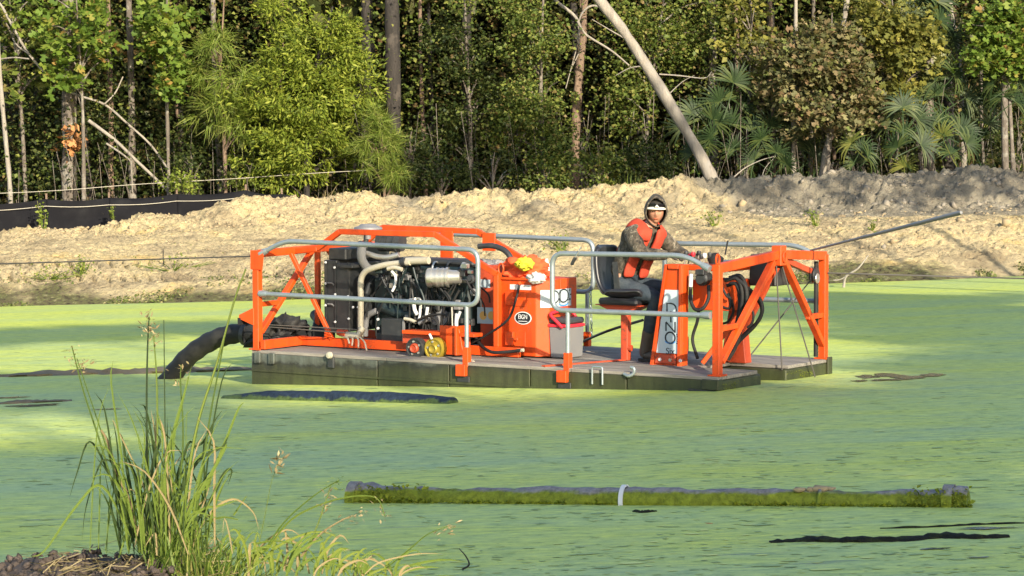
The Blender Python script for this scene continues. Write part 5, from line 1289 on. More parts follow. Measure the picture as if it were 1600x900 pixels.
# second tower behind, cross box and console with levers
part(MB().prism([(x0b + 0.42, 0.0), (x1b + 0.36, 0.0), (x1t + 0.26, 0.80), (x0t + 0.40, 0.80)], 1, 1.30, 1.42), 'control_tower', DKORANGE, bevel=0.005)  # shade on this rear panel is put into its darker orange
part(MB().box((x1t + 0.02, 0.87, 0.52), (x1t + 0.40, 1.30, 0.80)), 'valve_box', ORANGE, bevel=0.006)
con = part(MB().box((x0t + 0.08, 0.87, tz1 - 0.06), (x1t + 0.42, 1.36, tz1 - 0.01)), 'control_console', ORANGE, bevel=0.006)
for i, (px, py) in enumerate(((1072, 398), (1083, 399), (1092, 397), (1101, 401), (1109, 400), (1078, 402), (1096, 403))):
    p = PV(px, py, 1.0 + 0.05 * (i % 3)); p0 = Vector((p.x - 0.02, p.y, tz1 - 0.012))
    lv = sub(MB().tube([p0, p], 0.008, 6), 'lever', STEEL, con)
    sub(MB().lathe(p - Vector((0, 0, 0.01)), (0, 0, 1), [(0, 0), (0.0, 0.014), (0.02, 0.022), (0.04, 0.018), (0.045, 0)], 10), 'lever_knob', (BLACK, REDP, BLACK, WHITE)[i % 4], con, smooth=50)
p = PV(1096, 436, 0.80)
vm = part(MB().lathe(p, (0, -1, 0), [(-0.12, 0.0), (-0.12, 0.06), (0, 0.065), (0.01, 0.05), (0.03, 0.045), (0.03, 0)], 16), 'valve', BLACK, smooth=40)
sub(MB().tube([PV(1080, 428, 0.78), PV(1079, 448, 0.78)], 0.02, 8), 'valve_fitting', WHITE, vm, smooth=60)
sub(MB().box(p + Vector((-0.04, -0.05, 0.04)), p + Vector((0.05, 0.05, 0.09))), 'valve_fitting', BLACK, vm, 0.005)
part(MB().tube(spline([PV(1079, 448, 0.78), PV(1079, 468, 0.76), PV(1086, 483, 0.74), PV(1098, 482, 0.74), PV(1107, 466, 0.78), PV(1107, 446, 0.82)], 6), 0.017, 9), 'hydraulic_hose', RUBBER, smooth=60)
# winch motor, cylinder and hose bundle under the front frame
wm = part(MB().box(PV(1170, 446, 1.25), PV(1212, 406, 1.25) + Vector((0, 0.30, 0))), 'winch_motor', BLACK, bevel=0.01)
sub(MB().box(PV(1172, 405, 1.27), PV(1208, 402, 1.27) + Vector((0, 0.25, 0.02))), 'motor_cap', BLACK, wm, 0.006)
cyl = part(MB().tube([PV(1106, 420, 1.3), PV(1172, 416, 1.3)], 0.028, 12), 'hydraulic_cylinder', GALV, smooth=60)
part(MB().tube([PV(1120, 412, 1.45), PV(1165, 412, 1.45)], 0.035, 12), 'hydraulic_cylinder', GALV, smooth=60)
sub(MB().tube([PV(1112, 412, 1.42), PV(1124, 412, 1.42)], 0.042, 12), 'cylinder_gland', REDP, cyl, smooth=60)
part(MB().lathe(PV(1118, 408, 1.1), (0, 0, 1), [(-0.02, 0), (-0.02, 0.07), (0.03, 0.08), (0.05, 0.05), (0.075, 0.03), (0.08, 0)], 16), 'joystick_boot', RUBBER, smooth=50)
part(MB().tube([PV(1133, 398, 1.4), PV(1137, 376, 1.4)], 0.008, 6), 'whip_mount', BLACK)
for k, pts in enumerate([
    [(1133, 438), (1152, 436), (1160, 460), (1155, 500), (1146, 535), (1130, 558)], [(1140, 434), (1158, 432), (1168, 462), (1160, 505), (1150, 540), (1138, 562)],
    [(1136, 446), (1150, 444), (1156, 470), (1150, 510), (1140, 545)], [(1168, 450), (1186, 466), (1191, 486), (1180, 508), (1158, 530), (1140, 552)],
    [(1160, 455), (1178, 462), (1190, 480), (1186, 500), (1166, 520), (1140, 545)], [(1170, 480), (1177, 490), (1175, 505), (1168, 512)],
    [(1128, 448), (1135, 462), (1142, 466)], [(1126, 478), (1138, 482), (1142, 474), (1138, 458)], [(1128, 506), (1138, 502), (1146, 486), (1143, 468)],
    [(1150, 430), (1163, 440), (1164, 470), (1156, 512), (1140, 548), (1118, 566)], [(1155, 438), (1166, 452), (1165, 490), (1150, 530), (1126, 560)]]):
    part(MB().tube(spline([PV(a, b_, 0.75 + 0.06 * (k % 5)) for a, b_ in pts], 6), 0.018 if k not in (5, 6, 7, 8) else 0.012, 9), 'hydraulic_hose', RUBBER, smooth=60)
part(MB().lathe(PW(1166, 553, 0.0), (0.3, -1, 0.2), [(-0.05, 0), (-0.05, 0.03), (0.04, 0.04), (0.05, 0.02), (0.05, 0)], 12), 'deck_roller', STEEL, smooth=40)
part(MB().tube(spline([PV(1093, 470, 0.9), PV(1090, 500, 0.95), PV(1082, 530, 0.95), PV(1090, 560, 0.9)], 5), 0.016, 8), 'hydraulic_hose', RUBBER, smooth=60)
# tapered pole fixed to the front frame, reaching out past the bow
p0, p1 = BM @ Vector((FU - 0.02, WID - 0.30, 1.045)), at(1502, 332, 24.6)
bp = [BI @ (p0.lerp(p1, t)) for t in (0, 0.35, 0.36, 0.40, 0.41, 0.70, 0.71, 0.74, 0.75, 0.985, 1.0)]
part(MB().tube(bp, [0.010, 0.013, 0.016, 0.016, 0.014, 0.017, 0.020, 0.020, 0.018, 0.020, 0.014], 10), 'boom_pole', COOLG, smooth=50)
# black rubber coupling bundle at the rear deck
V, F = rough_ball(4, 0.0, 1)
fold = np.abs(fbm(V[:, 0] * 2.6 + V[:, 1] * 1.3, V[:, 2] * 2.8 - V[:, 1] * 1.5, 4, 23, 0.65)); n1 = fbm(V[:, 0] * 1.4 + 3, V[:, 2] * 1.6 + V[:, 1], 3, 29)
V = V * (0.85 + 0.75 * n1 + 0.9 * (0.28 - fold))[:, None] * np.array([0.27, 0.22, 0.185])
V[:, 0] += 0.45 * V[:, 2]; V[:, 2] = np.maximum(V[:, 2], -0.12)
cq = PV(436, 524, 0.70)
link(bpy.data.objects.new('rubber_coupling', np_mesh('rubber_coupling', V + np.array(cq[:]), F, RUBBER, True)), barge)
part(MB().tube(spline([PV(455, 530, 0.9), PV(475, 528, 0.95), PV(492, 520, 1.0), PV(498, 500, 1.1), PV(492, 492, 1.2)], 5), 0.055, 12), 'suction_pipe', RUBBER, smooth=60)
part(MB().box(PV(488, 532, 0.9), PV(506, 515, 0.9) + Vector((0, 0.2, 0))), 'pump_foot', BLACK, bevel=0.01)
for a, b_ in (((383, 506), (560, 515)), ((400, 510), (540, 520))):
    part(MB().tube([PV(a[0] + 8, a[1], 0.3), PV(*b_, 0.5)], 0.006, 5), 'lashing_line', ROPE)

# ------------------------------------------------------------------ things aboard and alongside
hose = empty('discharge_hose', 'thick black discharge hose curving from the barge stern into the pond', 'hose', BM)
hv = 0.55
hpts = [PV(246, 618, hv), PV(266, 590, hv), PV(296, 556, hv), PV(330, 533, hv), PV(364, 522, hv), PV(395, 520, hv), PV(425, 524, hv + 0.05)]
MB().tube(spline(hpts, 6), [0.100 + 0.005 * math.sin(i * 1.9) for i in range(37)], 18).build('hose_body', RUBBER, hose, smooth=60)
MB().tube([PV(384, 521, hv), PV(390, 522, hv)], 0.125, 18).build('hose_clamp', BLACK, hose, smooth=50)
cool = empty('cooler', 'grey cool box with dark lid and red handle standing beside the orange cabinet', 'cooler', BM)
q0 = PW(856, 559, 0.0)
cu0, cv0 = PV(857, 559, 0.78).x, 0.78
cw_, cd_, chh = PV(889, 559, 0.78).x - cu0, 0.28, 0.30
bs = [(cu0 + 0.012, cv0 + 0.012), (cu0 + cw_ - 0.012, cv0 + 0.012), (cu0 + cw_ - 0.012, cv0 + cd_ - 0.012), (cu0 + 0.012, cv0 + cd_ - 0.012)]
ts = [(cu0, cv0), (cu0 + cw_, cv0), (cu0 + cw_, cv0 + cd_), (cu0, cv0 + cd_)]
MB().add([(*p, 0.004) for p in bs] + [(*p, chh) for p in ts], [(0,3,2,1),(4,5,6,7),(0,1,5,4),(1,2,6,5),(2,3,7,6),(3,0,4,7)]).build('cooler_body', COOLG, cool, 0.012)
MB().box((cu0 - 0.006, cv0 - 0.006, chh + 0.001), (cu0 + cw_ + 0.006, cv0 + cd_ + 0.006, chh + 0.03)).build('trim', REDP, cool, 0.006)
MB().box((cu0 - 0.003, cv0 - 0.003, chh + 0.031), (cu0 + cw_ + 0.003, cv0 + cd_ + 0.003, chh + 0.09)).build('lid', COOLD, cool, 0.018)
MB().tube(fillet([(cu0 + 0.17, cv0 - 0.015, chh + 0.0), (cu0 + 0.02, cv0 - 0.025, chh + 0.13), (cu0 + 0.06, cv0 + cd_ * 0.5, chh + 0.155), (cu0 + 0.1, cv0 + cd_ + 0.01, chh + 0.13), (cu0 + 0.17, cv0 + cd_ + 0.012, chh + 0.0)], 0.05, 5), 0.016, 10).build('handle', REDP, cool, smooth=60)
def cloth(name, label, pts, mat, seed, cat='cloth', v=0.9, dv=0.16, amp=0.9):
    """a crumpled heap of cloth with folds"""
    (a0, b0), (a1, b1) = pts
    p0, p1 = PV(a0, b0, v), PV(a1, b1, v); c = (p0 + p1) / 2
    V, F = rough_ball(4, 0.0, seed)
    n1 = fbm(V[:, 0] * 2.2 + seed, V[:, 2] * 2.2 + V[:, 1] * 1.9, 4, seed, 0.65); fold = np.abs(fbm(V[:, 0] * 3.1 + V[:, 1] * 2, V[:, 1] * 3.7 - V[:, 2] * 2.3 + seed, 3, seed + 5, 0.6))
    V = V * (0.85 + amp * n1 + 0.5 * (0.25 - fold))[:, None] * np.array([(p1.x - p0.x) / 2, dv, (p1.z - p0.z) / 2])
    V[:, 2] = np.maximum(V[:, 2], -(p1.z - p0.z) / 2)
    o = link(bpy.data.objects.new(name, np_mesh(name, V + np.array(c[:]), F, mat, True))); o.matrix_world = BM
    return tag(o, label, cat)
cloth('life_vest', 'crumpled orange life vest heaped on top of the cabinet', [(790, 441), (853, 403)], CLOTHO, 3, 'life vest', 0.95, 0.20, 0.7)
cloth('yellow_rag', 'bright yellow rag on the orange vest heap', [(808, 423), (831, 402)], CLOTHY, 8, 'rag', 0.74, 0.10, 0.5)
cloth('white_rag', 'white rag hanging over the cabinet front corner', [(824, 443), (853, 426)], CLOTHW, 12, 'rag', 0.70, 0.08, 0.5)
cloth('grey_bag', 'small pale bag between the guard hoops left of the vest', [(755, 424), (785, 404)], COOLG, 15, 'bag', 1.15, 0.12)
bot = Vector((PV(854, 420, 1.15).x, 1.15, CZ1 + 0.006))
o = MB().lathe(bot, (0, 0, 1), [(0, 0), (0, 0.035), (0.12, 0.035), (0.15, 0.016), (0.175, 0.016), (0.175, 0)], 14).build('bottle', WHITE, None, smooth=40, matrix=BM)
tag(o, 'small clear bottle standing behind the vest on the cabinet', 'bottle')
# clip-on phone holder on the near rail
hh = empty('clamp_tool', 'small black tool hooked over the near top rail beside the seat', 'tool', BM)
MB().bar(PV(893, 414, 0.0), PV(899, 402, 0.0), 0.02, 0.035, (0, 1, 0)).build('tool_head', BLACK, hh, 0.003)
MB().tube([PV(899, 402, 0.0), PV(908, 386, 0.0)], 0.006, 6).build('tool_shaft', STEEL, hh)
# chain hanging from the far rail
chn = empty('chain', 'pale chain hanging from the far rail behind the cooler', 'chain', BM)
for i in range(14):
    c = PV(923 + 0.12 * i, 458 + i * 5.2, 2.12)
    pts = [c + Vector((0.010 * math.cos(t) if i % 2 else 0, 0 if i % 2 else 0.010 * math.cos(t), 0.019 * math.sin(t))) for t in np.linspace(0, 6.283, 9)]
    MB().tube(pts, 0.0045, 5, False).build('link', GALV, chn, smooth=60)
# mooring wires
def wire_thing(name, label, a, b_, r, mat, sag=0.1, cat='wire'):
    a, b_ = Vector(a), Vector(b_); m = (a + b_) / 2 - Vector((0, 0, sag))
    pp = spline([a, a.lerp(b_, 0.25) - Vector((0, 0, sag * 0.75)), m, a.lerp(b_, 0.75) - Vector((0, 0, sag * 0.75)), b_], 6)
    return tag(MB().tube(pp, r, 6).build(name, mat, None, smooth=60), label, cat)
wire_thing('mooring_wire', 'thin mooring wire from the stern post off to the left', BW(0.03, 0.04, 0.93), at(-420, 425, 33), 0.008, ROPE, 0.0)
wire_thing('mooring_wire', 'thin mooring wire from the bow post off to the right', BW(FU + 0.04, WID - 0.07, 0.82), at(2100, 449, 30), 0.009, ROPE, 0.0)

# ================================================================== the operator
SKIN = paint('skin', (0.36, 0.175, 0.11), 0.5, dirt=(0.28, 0.11, 0.07), dirt_amt=0.4, scale=20)
STUB = paint('stubble', (0.20, 0.11, 0.07), 0.8, dirt_amt=0.1)
def camo_mat():
    m, nt, n, l, b = newmat('camouflage_cloth')
    a = noise(n, l, 11, 5, 0.7, mapping=(1, 1, 0.6)); c = noise(n, l, 26, 4, 0.7)
    r = ramp(n, [(0.38, (0.016, 0.014, 0.011)), (0.45, (0.055, 0.045, 0.032)), (0.52, (0.110, 0.090, 0.066)), (0.57, (0.032, 0.030, 0.020)), (0.64, (0.22, 0.19, 0.145))])
    r.color_ramp.interpolation = 'LINEAR'
    l.new(a.outputs['Fac'], r.inputs[0])
    r2 = ramp(n, [(0.40, (0.45, 0.43, 0.40)), (0.6, (1.1, 1.1, 1.1))]); l.new(c.outputs['Fac'], r2.inputs[0])
    l.new(mixc(n, l, 1.0, r.outputs[0], r2.outputs[0], 'MULTIPLY'), b.inputs['Base Color'])
    b.inputs['Roughness'].default_value = 0.9
    bump(n, l, b, noise(n, l, 9, 4).outputs['Fac'], 0.7, 0.03)
    return m
CAMO = camo_mat()
DENIM = paint('denim', (0.034, 0.045, 0.058), 0.9, dirt=(0.085, 0.095, 0.10), dirt_amt=0.55, scale=9, spec=0.1, bmp=0.6)
BOOT = paint('muddy_boot', (0.060, 0.048, 0.036), 0.6, dirt=(0.12, 0.10, 0.08), dirt_amt=0.5, scale=10, bmp=0.4)
VEST = paint('faded_orange_vest', (0.38, 0.046, 0.024), 0.8, dirt=(0.50, 0.10, 0.06), dirt_amt=0.4, scale=8, spec=0.15, bmp=0.5)
GLOVE = paint('dark_glove', (0.040, 0.034, 0.028), 0.8, dirt=(0.10, 0.085, 0.06), dirt_amt=0.5, scale=12)
LENS = paint('dark_lens', (0.008, 0.008, 0.010), 0.12, dirt_amt=0.0)
BRIM = paint('white_brim', (0.62, 0.60, 0.52), 0.7, dirt_amt=0.15)
HOODIN = paint('hood_lining', (0.020, 0.018, 0.015), 0.95, dirt_amt=0.2)
def skin_graph(nodes, edges, root, levels=2):
    """grow a smooth surface round a skeleton; returns vertices and faces"""
    names = list(nodes); me = bpy.data.meshes.new('skeleton')
    me.from_pydata([nodes[k][0] for k in names], [], [])
    me.edges.add(len(edges))
    for i, (a, b_) in enumerate(edges): me.edges[i].vertices = (names.index(a), names.index(b_))
    me.update()
    o = link(bpy.data.objects.new('skeleton', me))
    o.modifiers.new('skin', 'SKIN'); sd = o.modifiers.new('sub', 'SUBSURF'); sd.levels = sd.render_levels = levels
    if not me.skin_vertices: me.attributes  # layer is made with the modifier below
    bm = bmesh.new(); bm.from_mesh(me); lay = bm.verts.layers.skin.verify(); bm.verts.ensure_lookup_table()
    for i, k in enumerate(names):
        r = nodes[k][1]; bm.verts[i][lay].radius = r if isinstance(r, tuple) else (r, r); bm.verts[i][lay].use_root = (k == root)
    bm.to_mesh(me); bm.free()
    bpy.context.view_layer.update()
    ev = bpy.data.meshes.new_from_object(o.evaluated_get(bpy.context.evaluated_depsgraph_get()))
    V = [v.co[:] for v in ev.vertices]; F = [tuple(p.vertices) for p in ev.polygons]
    bpy.data.objects.remove(o)
    return V, F
man = empty('person', 'person in a camouflage hoodie, orange life vest and jeans seated at the controls', 'person', BM @ Matrix.Translation((3.72, 1.0, 0)))
MO = Vector((3.72, 1.0, 0))
def mpart(V, F, name, mat, smooth=True, parent=None):
    me = bpy.data.meshes.new(name); me.from_pydata([tuple(Vector(v) - MO) for v in V], [], F); me.materials.append(mat)
    if smooth: me.polygons.foreach_set('use_smooth', np.ones(len(me.polygons), dtype=bool))
    me.update(); return link(bpy.data.objects.new(name, me), parent or man)
HC = Vector((4.075, 0.985, 1.425))          # centre of the head
HF = Vector((0.56, -0.82, -0.10)).normalized()
HU = (Vector((0.03, 0, 1)) - HF * HF.dot(Vector((0.03, 0, 1)))).normalized(); HR = HF.cross(HU)
def head_pts(f, r, u): return HC + HF * f + HR * r + HU * u
def head_surface(nu=40, nv=28, S=1.0):
    V = []; F = []
    for j in range(nv + 1):
        ph = math.pi * j / nv
        for i in range(nu):
            t = 2 * math.pi * i / nu
            f, r, u = math.sin(ph) * math.cos(t), math.sin(ph) * math.sin(t), math.cos(ph)
            F_, R_, U_ = f * 0.098, r * 0.076, u * 0.118
            if u < 0: R_ *= 1 - 0.22 * u * u; F_ *= (1 - 0.10 * u * u) if f > 0 else (1 - 0.35 * u * u)
            if f > 0:
                F_ += 0.026 * math.exp(-((R_ / 0.014) ** 2)) * math.exp(-(((U_ + 0.022) / 0.022) ** 2)) * f      # nose
                F_ += 0.012 * math.exp(-((R_ / 0.010) ** 2)) * math.exp(-(((U_ - 0.012) / 0.02) ** 2))
                for s in (-1, 1): F_ -= 0.014 * math.exp(-(((R_ - s * 0.032) / 0.018) ** 2)) * math.exp(-(((U_ - 0.008) / 0.013) ** 2))   # sockets
                F_ += 0.007 * math.exp(-(((U_ - 0.032) / 0.012) ** 2)) * math.exp(-((R_ / 0.05) ** 2))           # brow
                F_ += 0.008 * math.exp(-((R_ / 0.022) ** 2)) * math.exp(-(((U_ + 0.060) / 0.007) ** 2))          # lips
                F_ -= 0.006 * math.exp(-((R_ / 0.022) ** 2)) * math.exp(-(((U_ + 0.0595) / 0.0025) ** 2))
                F_ += 0.012 * math.exp(-((R_ / 0.025) ** 2)) * math.exp(-(((U_ + 0.098) / 0.014) ** 2))          # chin
            else:
                F_ *= 1.02
            V.append(head_pts(F_, R_, U_))
    for j in range(nv):
        for i in range(nu): F.append((j*nu+i, j*nu+(i+1) % nu, (j+1)*nu+(i+1) % nu, (j+1)*nu+i))
    return V, F
J = {'pel': (3.72, 1.0, 0.70), 'sp1': (3.745, 0.99, 0.88), 'chest': (3.86, 0.98, 1.06), 'sp3': (3.945, 0.98, 1.19), 'neck': (4.01, 0.99, 1.29), 'hd': HC - HU * 0.05,
     'rs': (3.925, 0.815, 1.205), 're': (4.075, 0.74, 1.03), 'rw': (4.27, 0.90, 1.02), 'ls': (4.01, 1.15, 1.195), 'le': (4.16, 1.26, 1.02), 'lw': (4.33, 1.14, 1.01),
     'rh': (3.76, 0.895, 0.685), 'rk': (4.14, 0.91, 0.625), 'ra': (3.965, 1.00, 0.16), 'rt': (4.0, 0.998, 0.07), 'lh': (3.76, 1.105, 0.69), 'lk': (4.13, 1.13, 0.70), 'la': (4.08, 1.20, 0.16), 'lt': (4.115, 1.195, 0.07)}
J = {k: Vector(v) for k, v in J.items()}
def bodyrad(extra):
    return {'pel': 0.110, 'sp1': (0.125, 0.105), 'chest': (0.150, 0.115), 'sp3': (0.125, 0.095), 'neck': 0.055, 'hd': 0.06, 'rs': 0.066, 're': 0.047, 'rw': 0.030, 'ls': 0.066, 'le': 0.047, 'lw': 0.030,
            'rh': 0.088, 'rk': 0.058, 'ra': 0.036, 'rt': 0.024, 'lh': 0.088, 'lk': 0.058, 'la': 0.036, 'lt': 0.024}
ED = [('pel', 'sp1'), ('sp1', 'chest'), ('chest', 'sp3'), ('sp3', 'neck'), ('neck', 'hd'), ('sp3', 'rs'), ('rs', 're'), ('re', 'rw'), ('sp3', 'ls'), ('ls', 'le'), ('le', 'lw'), ('pel', 'rh'), ('rh', 'rk'), ('rk', 'ra'), ('ra', 'rt'), ('pel', 'lh'), ('lh', 'lk'), ('lk', 'la'), ('la', 'lt')]
rad_ = bodyrad(0)
V, F = skin_graph({k: (J[k], rad_[k]) for k in J}, ED, 'pel', 2)
# hands: palm and five fingers closed on the levers, grown as chains rooted in the palm
def hand(wrist, aim, thumb_side):
    w, d = Vector(wrist), Vector(aim).normalized(); s = d.cross(Vector((0, 0, 1))).normalized() * thumb_side; up = s.cross(d) * thumb_side
    AV, AF = [], []
    nd = {'w': (w, (0.030, 0.020)), 'p': (w + d * 0.075, (0.040, 0.017))}
    vs, fs = skin_graph(nd, [('w', 'p')], 'w', 1); AV += vs; AF += fs
    for i, L in enumerate((0.070, 0.080, 0.074, 0.058)):
        b0 = w + d * 0.078 + s * (0.030 - 0.020 * i)
        p1 = b0 + d * L * 0.45 + Vector((0, 0, 0.004)); p2 = p1 + d * L * 0.22 + Vector((0, 0, -L * 0.32)); p3 = p2 - d * L * 0.12 + Vector((0, 0, -L * 0.28))
        vs, fs = skin_graph({'a': (b0 - d * 0.02, 0.0095), 'b': (p1, 0.0092), 'c': (p2, 0.0085), 'd': (p3, 0.0075)}, [('a', 'b'), ('b', 'c'), ('c', 'd')], 'a', 1)
        o = len(AV); AV += vs; AF += [tuple(i_ + o for i_ in f) for f in fs]
    b0 = w + d * 0.03 + s * 0.030
    vs, fs = skin_graph({'a': (b0, 0.012), 'b': (b0 + s * 0.022 + d * 0.028 - Vector((0, 0, 0.012)), 0.0105), 'c': (b0 + s * 0.016 + d * 0.055 - Vector((0, 0, 0.032)), 0.009)}, [('a', 'b'), ('b', 'c')], 'a', 1)
    o = len(AV); AV += vs; AF += [tuple(i_ + o for i_ in f) for f in fs]
    return AV, AF
def join(*vf):
    AV, AF = [], []
    for v, f in vf:
        o = len(AV); AV += [tuple(x) for x in v]; AF += [tuple(i + o for i in q) for q in f]
    return AV, AF
rhand = hand(J['rw'], (0.9, 0.25, -0.05), 1); lhand = hand(J['lw'], (0.95, -0.1, -0.05), -1)
bodyV, bodyF = join((V, F), head_surface(), rhand, lhand)
body = mpart(bodyV, bodyF, 'body', SKIN)
rm = body.modifiers.new('one_surface', 'REMESH'); rm.mode = 'VOXEL'; rm.voxel_size = 0.0075; rm.use_smooth_shade = True
# glove shells
for hv_ in (rhand, lhand):
    o = mpart(*hv_, 'glove', GLOVE); sm = o.modifiers.new('shell', 'DISPLACE'); sm.strength = 0.010; sm.mid_level = 0.0
# hoodie: torso and sleeves
k = 1.0
jn = {'hip': (J['pel'] + Vector((0.0, 0, 0.06)), 0.160), 'sp1': (J['sp1'], (0.165, 0.145)), 'chest': (J['chest'], (0.185, 0.145)), 'sp3': (J['sp3'], (0.150, 0.115)), 'nk': (J['neck'] + Vector((0, 0, 0.0)), 0.075),
      'rs': (J['rs'], 0.092), 'rm': (J['rs'].lerp(J['re'], 0.55) + Vector((-0.012, -0.01, 0)), 0.084), 're': (J['re'], 0.074), 'rf': (J['re'].lerp(J['rw'], 0.5), 0.062), 'rw': (J['rw'], 0.045),
      'ls': (J['ls'], 0.092), 'lm': (J['ls'].lerp(J['le'], 0.55), 0.082), 'le': (J['le'], 0.072), 'lw': (J['lw'], 0.045)}
V, F = skin_graph(jn, [('hip', 'sp1'), ('sp1', 'chest'), ('chest', 'sp3'), ('sp3', 'nk'), ('sp3', 'rs'), ('rs', 'rm'), ('rm', 're'), ('re', 'rf'), ('rf', 'rw'), ('sp3', 'ls'), ('ls', 'lm'), ('lm', 'le'), ('le', 'lw')], 'hip', 3)
Va = np.array(V)
Nz = 0.016 * fbm(Va[:, 0] * 14 + Va[:, 1] * 9, Va[:, 2] * 17, 4, 41, 0.6)
hoodie = mpart(Va + Nz[:, None] * np.array([0.6, -1.0, 0.3]), F, 'hoodie', CAMO)
# jeans
pn = {'p': (J['pel'] + Vector((0.01, 0, 0.02)), 0.128), 'rh': (J['rh'] + Vector((0.03, 0, 0.01)), 0.096), 'rm': (J['rh'].lerp(J['rk'], 0.6), 0.094), 'rk': (J['rk'], 0.080), 'rs': (J['rk'].lerp(J['ra'], 0.45) + Vector((-0.01, 0, 0)), 0.073), 'ra': (J['rk'].lerp(J['ra'], 0.8), 0.066),
      'lh': (J['lh'] + Vector((0.03, 0, 0.01)), 0.096), 'lm': (J['lh'].lerp(J['lk'], 0.6), 0.094), 'lk': (J['lk'], 0.080), 'ls': (J['lk'].lerp(J['la'], 0.45), 0.072), 'la': (J['lk'].lerp(J['la'], 0.85), 0.064)}
V, F = skin_graph(pn, [('p', 'rh'), ('rh', 'rm'), ('rm', 'rk'), ('rk', 'rs'), ('rs', 'ra'), ('p', 'lh'), ('lh', 'lm'), ('lm', 'lk'), ('lk', 'ls'), ('ls', 'la')], 'p', 3)
Va = np.array(V); Nz = 0.014 * fbm(Va[:, 0] * 12, Va[:, 2] * 20 + Va[:, 1] * 7, 4, 51, 0.6)
mpart(Va + Nz[:, None] * np.array([0.3, -1, 0.3]), F, 'jeans', DENIM)
# boots with soles
for a, t, kq in (('ra', 'rt', 'rk'), ('la', 'lt', 'lk')):
    A, T, K = J[a], J[t], J[kq]
    top = A.lerp(K, 0.40); d = (T - A); d.z = 0; d.normalize()
    bn = {'top': (top, 0.078), 'mid': (A.lerp(K, 0.16), 0.068), 'an': (A + Vector((0, 0, -0.02)), 0.064), 'heel': (Vector((A.x, A.y, 0.062)) - d * 0.02, (0.056, 0.056)), 'ball': (Vector((A.x, A.y, 0.055)) + d * 0.13, (0.055, 0.046)), 'toe': (Vector((A.x, A.y, 0.048)) + d * 0.20, (0.042, 0.036))}
    V, F = skin_graph(bn, [('top', 'mid'), ('mid', 'an'), ('an', 'heel'), ('heel', 'ball'), ('ball', 'toe')], 'an', 2)
    bt = mpart(V, F, 'boot', BOOT)
    sd = d.cross(Vector((0, 0, 1)))
    out = [(-0.075, 0.03), (-0.06, 0.05), (0.0, 0.052), (0.12, 0.058), (0.20, 0.046), (0.235, 0.015)]
    out = [(f_, s_) for f_, s_ in out] + [(f_, -s_) for f_, s_ in reversed(out)]
    base = Vector((A.x, A.y, 0))
    n = len(out); vs = [base + d * f_ + sd * s_ + Vector((0, 0, 0.004)) for f_, s_ in out] + [base + d * f_ + sd * s_ + Vector((0, 0, 0.028)) for f_, s_ in out]
    mpart(vs, [tuple(range(n)), tuple(range(n, 2*n))] + [(i, (i+1) % n, n+(i+1) % n, n+i) for i in range(n)], 'boot_sole', RUBBER, False)
# life vest: two front panels, back panel and collar, laid over the hoodie as a thick shell
def shell_patch(pts, name, mat, thick, levels=2):
    """pts: grid (rows x cols) of points"""
    nr, nc = len(pts), len(pts[0])
    o = mpart([p for r_ in pts for p in r_], [(i*nc+j, i*nc+j+1, (i+1)*nc+j+1, (i+1)*nc+j) for i in range(nr-1) for j in range(nc-1)], name, mat)
    m = o.modifiers.new('t', 'SOLIDIFY'); m.thickness = thick; m.offset = 1
    m = o.modifiers.new('s', 'SUBSURF'); m.levels = m.render_levels = levels
    return o
TF = Vector((0.90, -0.42, -0.05)).normalized()     # the way the chest faces
TR = TF.cross(Vector((0, 0, 1))).normalized()       # the person's right
def torso_pt(z, ang, extra=0.0):
    t = (z - 0.70) / 0.5
    c = J['pel'].lerp(J['sp1'], min(1, max(0, (z - 0.70) / 0.18))) if z < 0.88 else (J['sp1'].lerp(J['chest'], (z - 0.88) / 0.18) if z < 1.06 else J['chest'].lerp(J['sp3'], min(1.35, (z - 1.06) / 0.13)))
    rx, rf = (0.190, 0.160)
    if z > 1.16: rx, rf = 0.185, 0.150
    if z > 1.24: rx, rf = 0.160, 0.125
    c = Vector((c.x, c.y, z))
    return c + TF * math.cos(ang) * (rf + extra) + TR * math.sin(ang) * (rx + extra)
for s in (1, -1):
    shell_patch([[torso_pt(z, s * a, 0.022) for a in (0.06, 0.24, 0.44, 0.64)] for z in (0.80, 0.90, 1.0, 1.10, 1.18, 1.27)], 'vest_panel', VEST, 0.045)
shell_patch([[torso_pt(z, a, 0.012) for a in (2.2, 2.7, 3.14, 3.6, 4.08)] for z in (1.02, 1.12, 1.20, 1.27)], 'vest_panel', VEST, 0.035)
# shoulder yoke: padded straps from the chest panels over the shoulders, joined behind the neck
for s_ in (1, -1):
    nk = Vector((J['sp3'].x + 0.02, J['sp3'].y, 1.27))
    mids = [torso_pt(1.16, s_ * 0.42, 0.030), torso_pt(1.24, s_ * 0.52, 0.045), nk + TR * s_ * 0.115 + TF * 0.055 + Vector((0, 0, 0.040)), nk + TR * s_ * 0.125 - TF * 0.03 + Vector((0, 0, 0.055)),
            nk + TR * s_ * 0.115 - TF * 0.11 + Vector((0, 0, 0.030)), nk + TR * s_ * 0.06 - TF * 0.165 + Vector((0, 0, -0.01)), nk - TF * 0.185 + Vector((0, 0, -0.03))]
    rows_ = []
    for i, p in enumerate(mids):
        t_ = (mids[min(i+1, len(mids)-1)] - mids[max(i-1, 0)]).normalized()
        c_ = J['sp3'] + Vector((0, 0, -0.02)); out_ = (p - c_); out_ = (out_ - t_ * out_.dot(t_)).normalized(); sd_ = t_.cross(out_) * s_
        rows_.append([p - sd_ * 0.062 - out_ * 0.012, p, p + sd_ * 0.062 - out_ * 0.012])
    shell_patch(rows_, 'vest_collar', VEST, 0.017 * s_)
bk = torso_pt(1.07, -0.32, 0.07)
